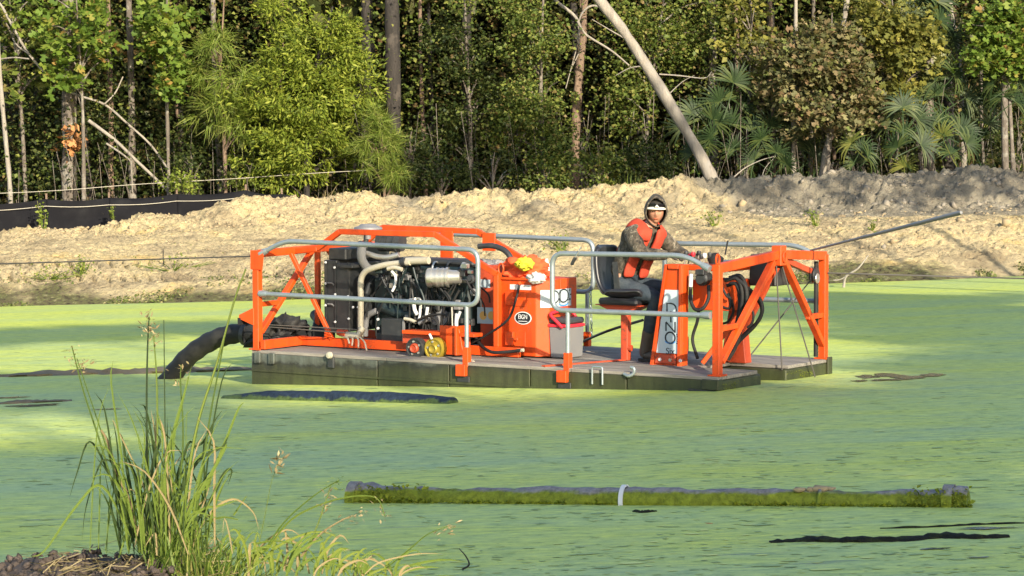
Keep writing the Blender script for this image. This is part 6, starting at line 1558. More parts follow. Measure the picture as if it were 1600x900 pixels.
mpart(*join((lambda m: (m.v, m.f))(MB().lathe(bk - TF * 0.01, TF, [(0, 0.0), (0, 0.016), (0.008, 0.014), (0.009, 0.0)], 12))), 'vest_button', BLACK)
# belt strap hanging at the side
mpart(*(lambda m: (m.v, m.f))(MB().bar(torso_pt(0.95, 1.25, 0.03), torso_pt(0.95, 1.25, 0.03) + Vector((0.03, -0.01, -0.26)), 0.055, 0.012, (0, 1, 0))), 'vest_strap', BLACK, False)
# hood: shell round the head, open in front
rows = []
for j, tt in enumerate(np.linspace(0.0, 1.0, 9)):            # from rim to back
    ang_open = R(58) + (R(180) - R(58)) * tt
    row = []
    for i in range(20):
        ps = 2 * math.pi * i / 20
        r_, u_ = math.sin(ps), math.cos(ps)
        rad = math.sin(ang_open); peak = max(0, u_) ** 2; low = max(0, -u_)
        f = math.cos(ang_open) * 0.145
        wr = 0.116 * (1 - 0.30 * low ** 2 * (1 - tt)) * (1 - 0.10 * peak)
        row.append(head_pts(f + 0.004 + 0.045 * (1 - tt) ** 2 * peak - 0.02 * (1 - tt) * low, r_ * rad * wr, u_ * rad * (0.172 if u_ > 0 else 0.158) - 0.004 + 0.006 * math.sin(3 * ps + 5 * tt) + 0.004 * math.sin(7 * ps)))
    rows.append(row)
V = [p for r_ in rows for p in r_]
F = [(j*20+i, j*20+(i+1) % 20, (j+1)*20+(i+1) % 20, (j+1)*20+i) for j in range(8) for i in range(20)]
hd = mpart(V, F, 'hood', CAMO)
m = hd.modifiers.new('t', 'SOLIDIFY'); m.thickness = 0.009; m.offset = 1
m = hd.modifiers.new('s', 'SUBSURF'); m.levels = m.render_levels = 2
rim = [rows[0][i % 20] for i in range(21)]
mpart(*(lambda m: (m.v, m.f))(MB().tube(rim, 0.006, 8, False)), 'hood_hem', CAMO)
# cap with white brim, sunglasses resting on it
cap_rows = [[head_pts(math.cos(t) * 0.112 * math.cos(e) , math.sin(t) * 0.090 * math.cos(e), 0.030 + 0.112 * math.sin(e)) for t in np.linspace(-1.7, 1.7, 13)] for e in np.linspace(0.0, 1.3, 6)]
shell_patch(cap_rows, 'cap', HOODIN, 0.006)
brim_rows = [[head_pts(math.cos(t) * (0.098 + 0.055 * q * math.cos(t * 0.9)), math.sin(t) * (0.090 + 0.018 * q), 0.046 - 0.014 * q - 0.014 * math.sin(t) ** 2) for t in np.linspace(-1.35, 1.35, 13)] for q in (0.0, 0.35, 0.7, 1.0)]
shell_patch(brim_rows, 'cap_brim', BRIM, 0.012)
for s in (-1, 1):
    lens = [[head_pts(0.122 + 0.01 * b_ - 0.035 * abs(a) , s * (0.010 + 0.058 * a), 0.053 + 0.040 * b_ * (1 - 0.25 * a)) for a in np.linspace(0, 1, 6)] for b_ in (0, 0.5, 1)]
    shell_patch(lens, 'sunglasses_lens', LENS, 0.006)
mpart(*(lambda m: (m.v, m.f))(MB().tube([head_pts(0.134, -0.016, 0.051), head_pts(0.140, 0, 0.072), head_pts(0.134, 0.016, 0.051)], 0.008, 8)), 'sunglasses_bridge', BRIM)
for s in (-1, 1):
    e_ = head_pts(0.078, s * 0.032, 0.006)
    mpart(*(lambda m: (m.v, m.f))(MB().lathe(e_ - HF * 0.004, HF, [(0, 0.0), (0.0, 0.008), (0.004, 0.006), (0.006, 0.0)], 10)), 'eye', INK)

mpart(*(lambda m: (m.v, m.f))(MB().tube([head_pts(0.088 - 0.55 * a * a * 8, a, -0.0605 - a * a * 1.5) for a in np.linspace(-0.022, 0.022, 7)], 0.0035, 6)), 'mouth', DKORANGE)

# ================================================================== floating pipes and debris
def pipe_mat(name, top, slime, level, amp=0.10):
    """dark plastic pipe with algae grown on it up to an uneven line"""
    m, nt, n, l, b = newmat(name)
    g = n.new('ShaderNodeNewGeometry'); sp = n.new('ShaderNodeSeparateXYZ'); l.new(g.outputs['Position'], sp.inputs[0])
    nz = noise(n, l, 4.5, 7, 0.7)
    ad = n.new('ShaderNodeMath'); ad.operation = 'MULTIPLY_ADD'; ad.inputs[1].default_value = -amp; l.new(nz.outputs['Fac'], ad.inputs[0]); l.new(sp.outputs['Z'], ad.inputs[2])
    mr = n.new('ShaderNodeMapRange'); mr.inputs['From Min'].default_value = level - amp * 0.5 - 0.008; mr.inputs['From Max'].default_value = level - amp * 0.5 + 0.008
    l.new(ad.outputs[0], mr.inputs[0])
    n2 = noise(n, l, 22, 5, 0.7)
    r = ramp(n, [(0.3, tuple(x * 0.5 for x in slime)), (0.5, slime), (0.75, tuple(x * 1.5 for x in slime))]); l.new(n2.outputs['Fac'], r.inputs[0])
    r2 = ramp(n, [(0.35, tuple(x * 0.6 for x in top)), (0.7, tuple(x * 1.3 for x in top))]); l.new(n2.outputs['Fac'], r2.inputs[0])
    l.new(mixc(n, l, mr.outputs[0], r.outputs[0], r2.outputs[0]), b.inputs['Base Color'])
    b.inputs['Roughness'].default_value = 0.7; b.inputs['Specular IOR Level'].default_value = 0.2
    bump(n, l, b, n2.outputs['Fac'], 0.6, 0.02)
    return m
PIPEA = pipe_mat('mossy_pipe', (0.20, 0.19, 0.19), (0.150, 0.180, 0.015), 0.072, 0.08)
PIPEB = pipe_mat('dark_blue_pipe', (0.016, 0.026, 0.045), (0.060, 0.090, 0.030), 0.028, 0.16)
MOSS = leaf_mat('moss_tuft', [(0, (0.10, 0.13, 0.010)), (1, (0.24, 0.27, 0.022))], 0.7, 0.2)
def lumpy_tube(path, r, n=18, amp=0.08, seed=1, squash=1.0):
    m = MB().tube(path, r, n, True, squash)
    V = np.array(m.v); c = np.array([p[:] for p in path])
    k = fbm(V[:, 0] * 7 + seed, V[:, 2] * 14 + V[:, 1] * 9, 4, seed, 0.6)
    ci = np.repeat(np.arange(len(path)), n)[:len(V)]
    V = c[ci] + (V - c[ci]) * (1 + amp * k * 2)[:, None]
    m.v = [tuple(v) for v in V]; return m
a, b_ = on_water(556, 783), on_water(1514, 790)
fp = empty('floating_pipe', 'long moss covered pipe with a white band floating across the near water', 'pipe', Matrix.Translation(a)); fp.location = a
zc = [0.010, -0.004, 0.006, 0.014, 0.010, 0.006, -0.006, 0.012]
path = spline([a.lerp(b_, t) + Vector((0, 0, z)) - a for t, z in zip(np.linspace(0, 1, 8), zc)], 10)
path = [p + Vector((0, 0.03 * math.sin(i * 0.13) + 0.008 * math.sin(i * 0.9), 0)) for i, p in enumerate(path)]
lumpy_tube(path, [0.100] * 3 + [0.084] * (len(path) - 5) + [0.102] * 2, 20, 0.15, 3).build('pipe_body', PIPEA, fp, smooth=60)
def band(t, name, mat, r=0.110, w=0.018):
    p = path[int(t * (len(path) - 1))]; d = (path[-1] - path[0]).normalized()
    return MB().lathe(p - d * w, d, [(0, r - 0.01), (0, r), (2 * w, r), (2 * w, r - 0.01)], 24).build(name, mat, fp, smooth=40)
band(0.468, 'white_band', WHITE, 0.0985, 0.013)
for t in (0.012, 0.985): band(t, 'end_collar', PIPEA, 0.112, 0.03)
kp = path[int(0.782 * (len(path) - 1))] + Vector((0, 0, 0.088))
for dx, s_ in ((0, 0.032), (-0.12, 0.022), (-0.05, 0.02), (0.06, 0.018)):
    V, F = rough_ball(2, 0.25, 3); link(bpy.data.objects.new('rope_knot', np_mesh('rope_knot', V * s_ * np.array([1.6, 1, 0.7]) + np.array((kp + Vector((dx, 0, 0)))[:]), F, CLOD)), fp)
MB().tube([kp, kp + Vector((-0.01, -0.075, -0.02)), kp + Vector((-0.03, -0.108, -0.10))], 0.012, 6).build('rope_end', PIPEA, fp)
P = []
for i in range(3600):
    t = rng.random(); p = a.lerp(b_, t); z0 = 0.03; ang = rng.uniform(R(175), R(228)) if rng.random() < 0.72 else rng.uniform(R(120), R(180))
    if 0.13 < t < 0.9 and ang < R(182): continue
    P.append((p.x, p.y + math.cos(ang) * 0.098, max(0.0, z0 * 0.6 + math.sin(math.pi - ang) * 0.098)))
V, F = leaves_np(np.array(P), 0.024, 'leaf', var=0.6)
o = link(bpy.data.objects.new('moss', np_mesh('moss', V - np.array(a[:]), F, MOSS)), fp); o['kind'] = 'stuff'

a, b_ = on_water(352, 622, 0.0), on_water(708, 630, 0.0)
fp2 = empty('floating_pipe', 'dark blue slimy pipe lying awash in front of the barge side', 'pipe', Matrix.Translation(a)); fp2.location = a
path = spline([a.lerp(b_, t) + Vector((0, 0, z)) - a for t, z in zip(np.linspace(0, 1, 6), (-0.062, -0.014, -0.006, -0.004, -0.008, -0.035))], 8)
lumpy_tube(path, 0.090, 18, 0.05, 7).build('pipe_body', PIPEB, fp2, smooth=60)
for t in (0.5, 0.72): band(t, 'pipe_joint', PIPEB, 0.095, 0.03)
bnd = [o for o in fp.children if o.name.startswith('pipe_joint')]
for o in bnd: o.parent = fp2
def floater(name, label, pts, r, mat, cat, seed, squash=0.4, dz=0.0):
    W = [on_water(x_, y_) + Vector((0, 0, dz)) for x_, y_ in pts]
    c = W[0]; pp = spline([w - c for w in W], 8); n = len(pp)
    m = lumpy_tube(pp, [r * (0.35 + 0.65 * math.sin(math.pi * min(1, max(0.06, (i + 0.5) / n)))) * (0.75 + 0.5 * rng.random()) for i in range(n)], 12, 0.35, seed)
    V = np.array(m.v); V[:, 2] *= squash; m.v = [tuple(v) for v in V]
    o = m.build(name, mat, None, smooth=60); o.location = c
    return tag(o, label, cat)
floater('sunken_log', 'black waterlogged log lying low at lower right', [(1203, 848), (1260, 845), (1330, 846), (1400, 845), (1470, 840), (1530, 841), (1576, 839)], 0.055, SLUDGE, 'log', 3, 0.45)
floater('floating_stick', 'thin dark stick reaching in from the right edge', [(1375, 826), (1450, 824), (1530, 820), (1620, 817)], 0.016, SLUDGE, 'stick', 5, 0.8)
floater('floating_stick', 'small dark curved stick floating just below the white banded pipe', [(990, 799), (1003, 801), (1025, 799)], 0.02, SLUDGE, 'stick', 6, 0.7)
floater('mud_raft', 'long brown raft of mud and weed left of the barge stern', [(-60, 590), (60, 586), (160, 583), (260, 581), (340, 579), (420, 577)], 0.26, MUDM, 'mud', 8, 0.17)
floater('mud_raft', 'short dark raft of weed at the left edge of the pond', [(-40, 632), (20, 630), (70, 628), (112, 626)], 0.10, MUDM, 'mud', 9, 0.22)
floater('floating_leaf', 'tiny red leaf floating below the mossy pipe', [(1102, 817), (1108, 818), (1114, 818)], 0.012, L_DEAD, 'leaf', 4, 0.4)
# bent twig poking from the water
g = on_water(722, 892)
tw = empty('twig', 'bent dark twig poking out of the water near the bottom edge', 'twig', Matrix.Translation(g)); tw.location = g
MB().tube(spline([at(722, 890, g.y) - g, at(733, 882, g.y) - g, at(727, 868, g.y) - g, at(717, 857, g.y) - g], 5), [0.006 * (1 - 0.6 * i / 15) for i in range(16)], 6).build('stem', BARKD, tw, smooth=60)
g = on_water(1320, 449)
tw = empty('dead_branch', 'pale bare branch sticking out of the far water beside the bow', 'branch', Matrix.Translation(g)); tw.location = g
MB().tube(spline([at(1318, 449, g.y) - g, at(1322, 432, g.y) - g, at(1340, 420, g.y) - g, at(1357, 399, g.y) - g], 5), [0.028 * (1 - 0.6 * i / 15) for i in range(16)], 6).build('stem', BARKP, tw, smooth=60)
MB().tube(spline([at(1322, 432, g.y) - g, at(1312, 437, g.y) - g, at(1302, 438, g.y) - g], 4), 0.012, 5).build('twig', BARKP, tw, smooth=60)
MB().tube(spline([at(1318, 449, g.y) - g, at(1319, 458, g.y) - g], 4), 0.02, 5).build('twig', BARKD, tw, smooth=60)

# ================================================================== silt fence, twine, weeds on the bank
FAB = paint('silt_fabric', (0.008, 0.008, 0.010), 0.85, spec=0.1, dirt=(0.03, 0.03, 0.031), dirt_amt=0.4, scale=2.0, bmp=0.2)
fx = [-420, -200, -60, 72, 170, 276, 384, 440, 545]; ft = [345, 330, 319, 311, 309, 303, 297, 303, 313]
FY = 61.05
sf = empty('silt_fence', 'long black silt fence sagging along the top of the left bank', 'fence', Matrix.Translation(at(72, 340, FY))); sf.location = at(72, 340, FY); so = Vector(sf.location)
for (xa, ya), (xb, yb) in zip(zip(fx[:-1], ft[:-1]), zip(fx[1:], ft[1:])):
    n, mrows = 26, 9; A, B_ = at(xa, ya, FY), at(xb, yb, FY)
    T = np.linspace(0, 1, n)[None, :] * np.ones((mrows, 1)); Q = np.linspace(0, 1, mrows)[:, None] * np.ones((1, n))
    X = A.x + (B_.x - A.x) * T; top = A.z + (B_.z - A.z) * T - 0.05 * np.sin(T * math.pi)
    Z = top - Q * 0.95
    Y = FY + 0.035 * np.sin(Q * 26 + 3 * T + xa) * np.sin(T * math.pi) ** 0.5 + 0.05 * fbm(X * 1.5, Z * 5, 3, 61)
    o = link(bpy.data.objects.new('fabric_panel', grid_mesh('fabric_panel', X - so.x, Y - so.y, Z - so.z, FAB)), sf)
    o.modifiers.new('t', 'SOLIDIFY').thickness = 0.006
    ln = MB().tube([Vector((A.x + (B_.x - A.x) * t, FY - 0.055, A.z + (B_.z - A.z) * t - 0.15 - 0.03 * math.sin(t * math.pi))) - so for t in np.linspace(0, 1, 9)], 0.007, 5).build('cord', TWINE, sf)
    MB().bar(B_ - so + Vector((0, 0.05, 0.12)), B_ - so + Vector((0, 0.05, -0.9)), 0.04, 0.03, (0, 1, 0)).build('stake', BARKR, sf)
tw = [at(x_, y_, 61.6) for x_, y_ in ((-420, 312), (-150, 307), (0, 302), (100, 297), (200, 289), (300, 283), (384, 278), (500, 270), (620, 264))]
tag(MB().tube(spline(tw, 4), 0.006, 5).build('twine', TWINE, None), 'pale twine stretched above the silt fence', 'twine')
p = at(255, 394, 53.8); g = Vector((p.x, p.y, ground_z(p.x, p.y) - 0.1))
tag(MB().tube([g, p + Vector((0.0, 0, 0.05))], 0.012, 6).build('thin_stake', BARKD, None), 'thin stake standing on the tracked slope at left', 'stake')
def weed(label, px, py, Y, h, n, lsize, spread, mat=L_WEED, on_bank=True):
    n, lsize = int(n * 2.2), lsize * 0.62
    g = ground_point(px, py, Y)
    root = empty('weed', label, 'weed', Matrix.Translation(g), 'weeds on the bank'); root.location = g
    b = MB(); pts = []
    for k in range(max(2, n // 14)):
        tip = Vector((rng.normal() * spread, rng.normal() * spread * 0.5, h * rng.uniform(0.6, 1.05)))
        b.tube([Vector((0, 0, 0)), tip * 0.5 + Vector((0.02, 0, 0)), tip], [0.012, 0.009, 0.004], 5)
        for j in range(14):
            t = rng.uniform(0.25, 1.0); pts.append(np.array((tip * t)[:]) + rng.normal(size=3) * spread * 0.4)
    b.build('stem', L_GRASS, root)
    V, F = leaves_np(np.array(pts), lsize, 'leaf', var=0.4, up=0.6)
    link(bpy.data.objects.new('foliage', np_mesh('foliage', V, F, mat)), root)
weed('tall bright weed in front of the left end of the silt fence', 65, 350, 60.3, 0.75, 40, 0.11, 0.06)
weed('slender weed in front of the silt fence further right', 177, 345, 60.4, 0.62, 34, 0.09, 0.04)
weed('drooping bright weed showing above the silt fence', 66, 300, 61.9, 0.9, 40, 0.13, 0.18)
weed('bright weed on the tracked slope at left', 128, 455, 53.6, 0.36, 60, 0.08, 0.12)
weed('low weed patch left of the thin stake', 75, 450, 53.4, 0.16, 70, 0.07, 0.35)
weed('low weed patch right of the thin stake', 270, 442, 53.6, 0.22, 80, 0.07, 0.45)
weed('pale weed on the bank above the near bow rail', 1118, 375, 55.6, 0.36, 44, 0.08, 0.10)
weed('weed on the bank below the tapered pole', 1278, 385, 55.0, 0.36, 44, 0.08, 0.12)
weed('small weed above the branch in the far water', 1362, 400, 53.9, 0.22, 40, 0.07, 0.08)
weed('green weed by the waterside behind the cooler', 880, 430, 53.6, 0.35, 60, 0.08, 0.16)
# ground cover along the shore
def shore_cover():
    P = []
    for i in range(17000):
        x = rng.uniform(-11.5, 11.5); pr = bank_profile(x)
        k = 0.75 if x < -2 else 0.45
        y = pr[0][0] + abs(rng.normal()) * k - 0.1
        if fbm(np.array([x * 0.9]), np.array([y * 0.9]), 3, 71)[0] < 0.0: continue
        P.append((x, y, ground_z_fast(x, y) + rng.uniform(0, 0.06)))
    V, F = leaves_np(np.array(P), 0.042, 'leaf', var=0.7, up=0.2)
    o = link(bpy.data.objects.new('shore_weeds', np_mesh('shore_weeds', V, F, leaf_mat('shore_weed', [(0, (0.06, 0.075, 0.025)), (0.6, (0.12, 0.155, 0.035)), (1, (0.30, 0.26, 0.13))])))); tag(o, 'low weeds and wrack along the far waterline', kind='stuff')
shore_cover()

# ================================================================== grass on the near bank
GY = 8.8
gb = at(240, 868, GY); gz = near_z(gb.x, gb.y)
root = empty('grass_tussock', 'tall tussock of reed like grass with seed heads at lower left', 'grass', Matrix.Translation((gb.x, gb.y, gz))); root.location = (gb.x, gb.y, gz)
go = Vector(root.location)
def blade(pts, w, mat, Y=GY, name='blade', parent=root, off=go, n=5):
    P = spline([at(a, b__, Y) - off for a, b__ in pts], n); vs = []; fs = []; m = len(P)
    for i, p in enumerate(P):
        t = (P[min(i+1, m-1)] - P[max(i-1, 0)]).normalized(); sd = t.cross(Vector((0.25, 1, 0.1))).normalized()
        q = i / (m - 1); ww = w * (0.55 + 0.45 * min(1, q * 4)) * (1 - q ** 3)
        vs += [p - sd * ww, p + Vector((0, 0.3 * ww, 0)), p + sd * ww]
    for i in range(m - 1):
        for k in (0, 1): fs += [(3*i+k, 3*i+k+1, 3*i+k+4, 3*i+k+3)]
    return MB().add(vs, fs).build(name, mat, parent, smooth=80)
def stem(pts, r, mat, Y=GY, parent=root, off=go): 
    P = spline([at(a, b__, Y) - off for a, b__ in pts], 5)
    return MB().tube(P, [r * (1 - 0.6 * i / len(P)) for i in range(len(P))], 5).build('stem', mat, parent, smooth=60)
def seedhead(px, py, dx, dy, Y=GY, n=16, mat=L_DRY, parent=root, off=go, size=0.015):
    p0 = at(px, py, Y) - off; p1 = at(px + dx, py + dy, Y) - off
    n = int(n * 2.2)
    pts = np.array([(p0.lerp(p1, rng.random()) + Vector(rng.normal(size=3)) * 0.010)[:] for _ in range(n)])
    V, F = leaves_np(pts, size, 'flake', out=np.tile(np.array((p1 - p0).normalized()[:]), (n, 1)) * 1.5)
    link(bpy.data.objects.new('seed_head', np_mesh('seed_head', V, F, mat)), parent)
stem([(232, 850), (230, 740), (229, 620), (231, 530), (233, 495)], 0.0045, L_GRASSD); seedhead(233, 530, -6, -42, n=26)
stem([(246, 850), (246, 720), (245, 600), (240, 525)], 0.0045, L_GRASS); seedhead(240, 545, 1, -30)
stem([(256, 850), (258, 720), (257, 600), (256, 500)], 0.003, L_GRASSD)
stem([(282, 850), (296, 730), (312, 650), (338, 570), (366, 470), (384, 420)], 0.006, L_GRASS)
stem([(205, 840), (180, 770), (156, 690), (130, 610), (112, 540)], 0.0045, L_GRASS); seedhead(122, 580, -10, -36)
stem([(210, 840), (186, 760), (160, 680), (140, 620), (120, 560)], 0.0035, L_GRASS); seedhead(128, 575, 16, -10, n=14)
stem([(215, 840), (200, 780), (180, 730), (168, 690), (158, 672)], 0.008, L_DRY)
stem([(262, 850), (280, 760), (286, 680), (282, 600), (283, 570)], 0.004, L_GRASS); seedhead(283, 600, 0, -30, n=12)
stem([(300, 850), (318, 720), (330, 640), (345, 560), (352, 520)], 0.004, L_GRASS)
mains = [([(215, 850), (208, 790), (198, 730), (192, 690), (188, 676)], 0.010, L_GRASSD), ([(225, 850), (232, 780), (240, 720), (250, 690), (244, 676)], 0.010, L_GRASSD),
 ([(232, 850), (228, 800), (214, 750), (200, 715), (205, 705)], 0.009, L_GRASSD), ([(250, 850), (256, 760), (268, 690), (284, 630), (300, 570)], 0.012, L_GRASS),
 ([(262, 850), (282, 770), (310, 720), (345, 700), (356, 690)], 0.010, L_GRASSD), ([(256, 850), (268, 780), (286, 715), (298, 690), (310, 712)], 0.009, L_GRASSD),
 ([(240, 850), (246, 770), (240, 700), (228, 640), (218, 632)], 0.008, L_GRASSD), ([(270, 850), (300, 790), (330, 740), (352, 700), (352, 694)], 0.010, L_GRASS),
 ([(205, 840), (160, 760), (120, 790), (70, 860), (45, 870)], 0.007, L_GRASS), ([(210, 845), (170, 740), (140, 690), (120, 740), (108, 780)], 0.006, L_GRASSD),
 ([(215, 845), (190, 800), (185, 740), (160, 720), (135, 790), (128, 850)], 0.006, L_GRASSD), ([(200, 850), (178, 810), (172, 780), (162, 730)], 0.007, L_GRASSD),
 ([(290, 850), (320, 770), (352, 690), (372, 640), (382, 628)], 0.008, L_GRASS), ([(285, 850), (330, 780), (350, 740), (362, 735), (356, 760)], 0.009, L_GRASSD),
 ([(300, 850), (330, 800), (365, 780), (395, 800), (405, 830)], 0.006, L_DRY), ([(280, 850), (310, 800), (345, 790), (375, 780)], 0.007, L_GRASS),
 ([(235, 850), (240, 800), (260, 740), (262, 700)], 0.011, L_GRASS), ([(222, 850), (205, 820), (192, 815), (184, 850)], 0.006, L_GRASSD), ([(300, 700), (318, 690), (334, 660), (348, 640)], 0.006, L_GRASSD), ([(320, 690), (345, 700), (358, 680)], 0.006, L_GRASSD)]
for pts, w, mt in mains: blade(pts, w * 0.62, mt, GY + rng.uniform(-0.12, 0.12))
for i in range(120):
    x0 = rng.normal(255, 40); h = abs(rng.normal(120, 70)) + 30; ln = rng.normal(0, 45); tipd = rng.uniform(-25, 45)
    y0 = 858 + rng.uniform(-4, 14)
    blade([(x0, y0), (x0 + ln * 0.25, y0 - h * 0.45), (x0 + ln * 0.6, y0 - h * 0.8), (x0 + ln + rng.normal() * 12, y0 - h + max(0, tipd))], rng.uniform(0.0016, 0.0042), (L_GRASS, L_GRASSD, L_GRASS, L_GRASS, L_GRASSD, L_GRASS, L_DRY)[i % 7], GY + rng.uniform(-0.22, 0.22), n=3)
# sprawling bent stems to the right of the tussock
rg = at(430, 885, 9.0); sz = near_z(rg.x, rg.y)
root2 = empty('sprawling_grass', 'sprawling grass with drooping seed heads right of the tall tussock', 'grass', Matrix.Translation((rg.x, rg.y, sz))); root2.location = (rg.x, rg.y, sz); ro = Vector(root2.location)
def st2(pts, r, mat): stem(pts, r, mat, 9.0, root2, ro)
st2([(410, 865), (445, 815), (490, 775), (530, 750)], 0.0032, L_GRASS); seedhead(515, 758, 20, -8, 9.0, 10, L_GRASS, root2, ro)
st2([(415, 862), (455, 812), (510, 785), (560, 775), (590, 780), (602, 808)], 0.0035, L_GRASS); seedhead(585, 778, 18, 28, 9.0, 12, L_DRY, root2, ro)
st2([(470, 870), (500, 835), (530, 815), (552, 805)], 0.0035, L_DRY); seedhead(505, 832, 66, -32, 9.0, 22, L_DRY, root2, ro)
st2([(480, 860), (498, 815), (510, 780), (517, 758)], 0.003, L_GRASS); seedhead(505, 800, 12, -40, 9.0, 16, L_DRY, root2, ro)
st2([(600, 890), (640, 858), (668, 835), (700, 822)], 0.0028, L_GRASS); seedhead(676, 834, 34, -14, 9.0, 18, L_DRY, root2, ro)
st2([(395, 850), (430, 845), (462, 850)], 0.004, L_GRASS); st2([(320, 815), (350, 808), (372, 812)], 0.004, L_GRASS)
st2([(365, 805), (375, 790), (385, 775)], 0.003, L_GRASS)
for i in range(110):
    x0 = rng.uniform(330, 640); y0 = 888 + rng.uniform(0, 22) + max(0, (x0 - 560)) * 0.15; h = rng.uniform(18, 55) * (1.2 if x0 < 520 else 0.7); ln = rng.normal(8, 26)
    blade([(x0, y0), (x0 + ln * 0.3, y0 - h * 0.6), (x0 + ln, y0 - h), (x0 + ln * 1.5, y0 - h * rng.uniform(0.7, 1.1))], rng.uniform(0.002, 0.0055), (L_GRASS, L_WEED, L_GRASS, L_DRY)[i % 4], 9.0 + rng.uniform(-0.25, 0.25), parent=root2, off=ro, n=3)
# flying seed stalk beside the tussock, leaning out over the water
st3 = at(430, 880, 9.3)
root3 = empty('grass_stalk', 'single thin stalk with a dark seed head leaning out over the water', 'grass', Matrix.Translation((st3.x, st3.y, near_z(st3.x, st3.y)))); root3.location = (st3.x, st3.y, near_z(st3.x, st3.y)); r3 = Vector(root3.location)
stem([(400, 870), (415, 800), (425, 750), (440, 715)], 0.0016, L_GRASS, 9.3, root3, r3); seedhead(424, 735, 18, -22, 9.3, 14, L_DRY, root3, r3, 0.026)
# low mat of grass, uncountable
def low_grass():
    vs, fs = [], []
    for i in range(3600):
        px = rng.uniform(230, 640); Y = rng.uniform(8.6, 9.6)
        x = at(px, 890, Y).x; z = near_z(x, Y) - 0.01
        h = rng.uniform(0.03, 0.14) * (1.25 if px < 520 else 0.8); lx, ly = rng.normal(size=2) * 0.5 * h; w = rng.uniform(0.0015, 0.004); a_ = rng.uniform(0, 3.14); o = len(vs)
        c, s = math.cos(a_) * w, math.sin(a_) * w
        vs += [(x - c, Y - s, z), (x + c, Y + s, z), (x + lx * 0.5 - c * 0.7, Y + ly * 0.5 - s * 0.7, z + h * 0.65), (x + lx * 0.5 + c * 0.7, Y + ly * 0.5 + s * 0.7, z + h * 0.65), (x + lx * 1.3, Y + ly * 1.3, z + h)]
        fs += [(o, o+1, o+3), (o, o+3, o+2), (o+2, o+3, o+4)]
    tag(link(bpy.data.objects.new('low_grass', np_mesh('low_grass', np.array(vs), np.array(fs), L_GRASS))), 'mat of short grass on the near bank', kind='stuff')
low_grass()

# moss hanging on the bow blocks and along the waterline of the hull
P = []
for i in range(5200):
    k = rng.random(); w = -0.05 - 0.16 * rng.random() ** 0.7
    if k < 0.30: q = BW(LEN + 0.004, rng.uniform(0.03, 0.80), w)
    elif k < 0.75: q = BW(LEN + 0.004, rng.uniform(1.28, WID), w)
    else: continue
    if q.z < 0.0 or vnoise(np.array(q.x * 6), np.array(q.z * 14), 5) < -0.05: continue
    P.append((BI @ q)[:])
V, F = leaves_np(np.array(P), 0.011, 'flake', var=0.6)
o = link(bpy.data.objects.new('hull_moss', np_mesh('hull_moss', V, F, MOSS)), barge); o['kind'] = 'stuff'

# torn openings in the duckweed: dark open water a few millimetres above the sheet
def open_water(label, pts, seed):
    m_ = MATS.get('open_water')
    if m_ is None:
        m_, nt, n, l, b = newmat('open_water')
        b.inputs['Base Color'].default_value = (0.035, 0.045, 0.030, 1); b.inputs['Roughness'].default_value = 0.12
        bump(n, l, b, noise(n, l, 9, 4, 0.6, mapping=(0.5, 1, 1)).outputs['Fac'], 0.5, 0.03)
    vs, fs = [], []
    for k, (px, py, rx, ry) in enumerate(pts):
        o = len(vs); c = on_water(px, py); n_ = 26; e = on_water(px + rx, py); f_ = on_water(px, py - ry)
        ax, ay = (e - c).length, (f_ - c).length
        vs.append((c.x, c.y, 0.004 + 0.0007 * k))
        for i in range(n_):
            t = 6.2832 * i / n_; q = 0.75 + 0.9 * float(fbm(np.array([math.cos(t) * 2.5 + seed + k]), np.array([math.sin(t) * 2.5 + k]), 3, seed)[0])
            vs.append((c.x + math.cos(t) * ax * q, c.y + math.sin(t) * ay * q, 0.004 + 0.0007 * k))
        fs += [(o, o + 1 + i, o + 1 + (i + 1) % n_) for i in range(n_)]
    ob = link(bpy.data.objects.new('open_water', np_mesh('open_water', np.array(vs), np.array(fs), m_))); tag(ob, label, kind='structure')
open_water('ruffled patch of open water off the bow', [(1355, 589, 22, 3.2), (1390, 587, 30, 3.5), (1425, 590, 36, 3.0), (1462, 587, 22, 2.4), (1400, 594, 40, 1.8), (1345, 596, 14, 1.6)], 3)
open_water('thin dark opening in the duckweed at the left edge', [(60, 634, 50, 2.2), (10, 622, 40, 1.6), (165, 640, 24, 1.1)], 7)
open_water('narrow dark openings in the duckweed at lower right', [(1460, 858, 26, 1.6), (1530, 872, 30, 1.4), (1545, 826, 60, 2.0)], 9)

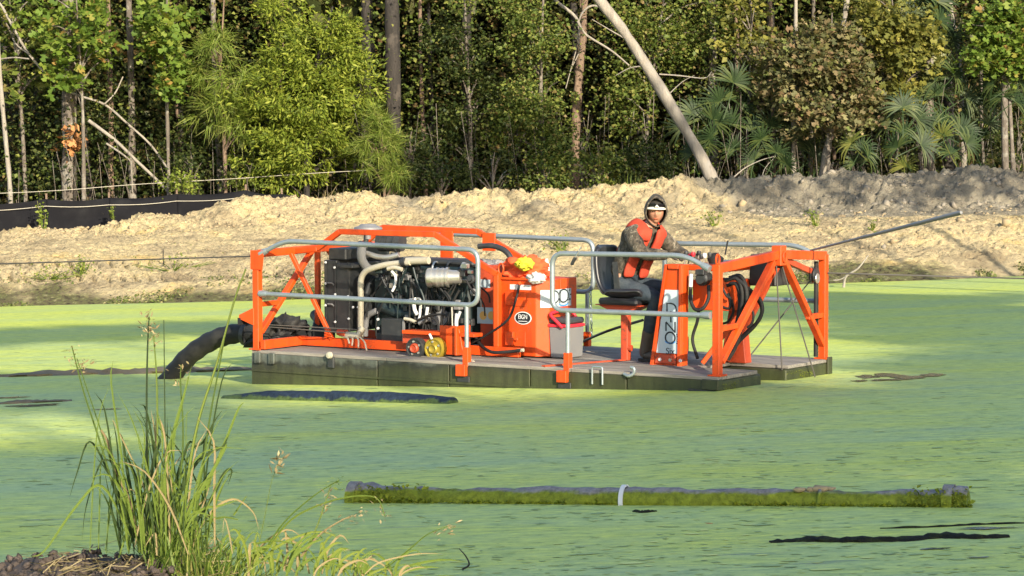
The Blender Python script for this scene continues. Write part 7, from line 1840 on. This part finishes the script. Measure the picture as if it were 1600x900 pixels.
# crumbs of soil and broken straw on the near mound
def crumbs():
    V0, F0 = rough_ball(0, 0.45, 4); vs, fs = [], []
    for i in range(1500):
        px = rng.uniform(-20, 330); Y = rng.uniform(8.2, 9.5); x = at(px, 880, Y).x; s = rng.uniform(0.003, 0.017)
        q = np.array(Matrix.Rotation(rng.random() * 6, 3, 'X') @ Matrix.Rotation(rng.random() * 6, 3, 'Z'))
        vs.append((V0 * s * rng.uniform(0.6, 1.4, 3)) @ q.T + np.array([x, Y, near_z(x, Y) + s * 0.2])); fs.append(F0 + 12 * i)
    tag(link(bpy.data.objects.new('soil_crumbs', np_mesh('soil_crumbs', np.concatenate(vs), np.concatenate(fs), DARKSOIL))), 'crumbs of dark soil on the near mound', kind='stuff')
    vs, fs = [], []
    for i in range(420):
        px = rng.uniform(60, 420); Y = rng.uniform(8.4, 9.2); x = at(px, 880, Y).x; z = near_z(x, Y) + 0.012; L = rng.uniform(0.03, 0.12); a_ = rng.uniform(0, 6.28); w = rng.uniform(0.001, 0.0028); o = len(vs)
        d = (math.cos(a_) * L, math.sin(a_) * L); n_ = (-math.sin(a_) * w, math.cos(a_) * w); up = rng.uniform(-0.01, 0.03)
        vs += [(x - n_[0], Y - n_[1], z), (x + n_[0], Y + n_[1], z + 0.002), (x + d[0] + n_[0], Y + d[1] + n_[1], z + up + 0.002), (x + d[0] - n_[0], Y + d[1] - n_[1], z + up)]
        fs += [(o, o+1, o+2), (o, o+2, o+3)]
    tag(link(bpy.data.objects.new('straw_litter', np_mesh('straw_litter', np.array(vs), np.array(fs), L_DRY))), 'broken straw lying on the near mound', kind='stuff')
crumbs()

# rafts and flecks of duckweed standing a few millimetres proud of the sheet
def flecks():
    n = 6000
    d = 13.0 + 27.0 * rng.random(n) ** 1.6
    X = (rng.random(n) - 0.5) * 0.42 * d; keep = fbm(X * 0.8, d * 1.6, 3, 83) > -0.12
    X, d = X[keep], d[keep]; n = len(X)
    L = BI @ Vector((0, 0, 0))
    inv = np.array(BI); P = np.stack([X, d, 0 * X, 0 * X + 1], -1) @ inv.T
    out = ~((P[:, 0] > -0.1) & (P[:, 0] < LEN + 0.1) & (P[:, 1] > -0.1) & (P[:, 1] < WID + 0.1)); X, d = X[out], d[out]; n = len(X)
    s = rng.uniform(0.006, 0.024, n) * (1 + 1.2 * (rng.random(n) < 0.12)); k = 6; a0 = rng.random(n) * 6.28
    V = np.zeros((n, k, 3))
    for i in range(k):
        r = s * rng.uniform(0.45, 1.25, n); t = a0 + 6.2832 * i / k
        V[:, i, 0] = X + np.cos(t) * r * 1.5; V[:, i, 1] = d + np.sin(t) * r; V[:, i, 2] = 0.0022 + 0.0006 * (s / 0.03)
    V[:, :, 2] += (rng.random((n, k)) * 0.0003)
    F = np.arange(n * k).reshape(n, k)
    m = leaf_mat('duckweed_fleck', [(0, (0.235, 0.315, 0.120)), (0.3, (0.31, 0.395, 0.140)), (0.75, (0.43, 0.50, 0.14)), (1.0, (0.58, 0.61, 0.20))], 0.7, 0.0)
    tag(link(bpy.data.objects.new('duckweed_flecks', np_mesh('duckweed_flecks', V.reshape(-1, 3), F, m))), 'small clumps of duckweed floating on the pond', kind='stuff')
flecks()
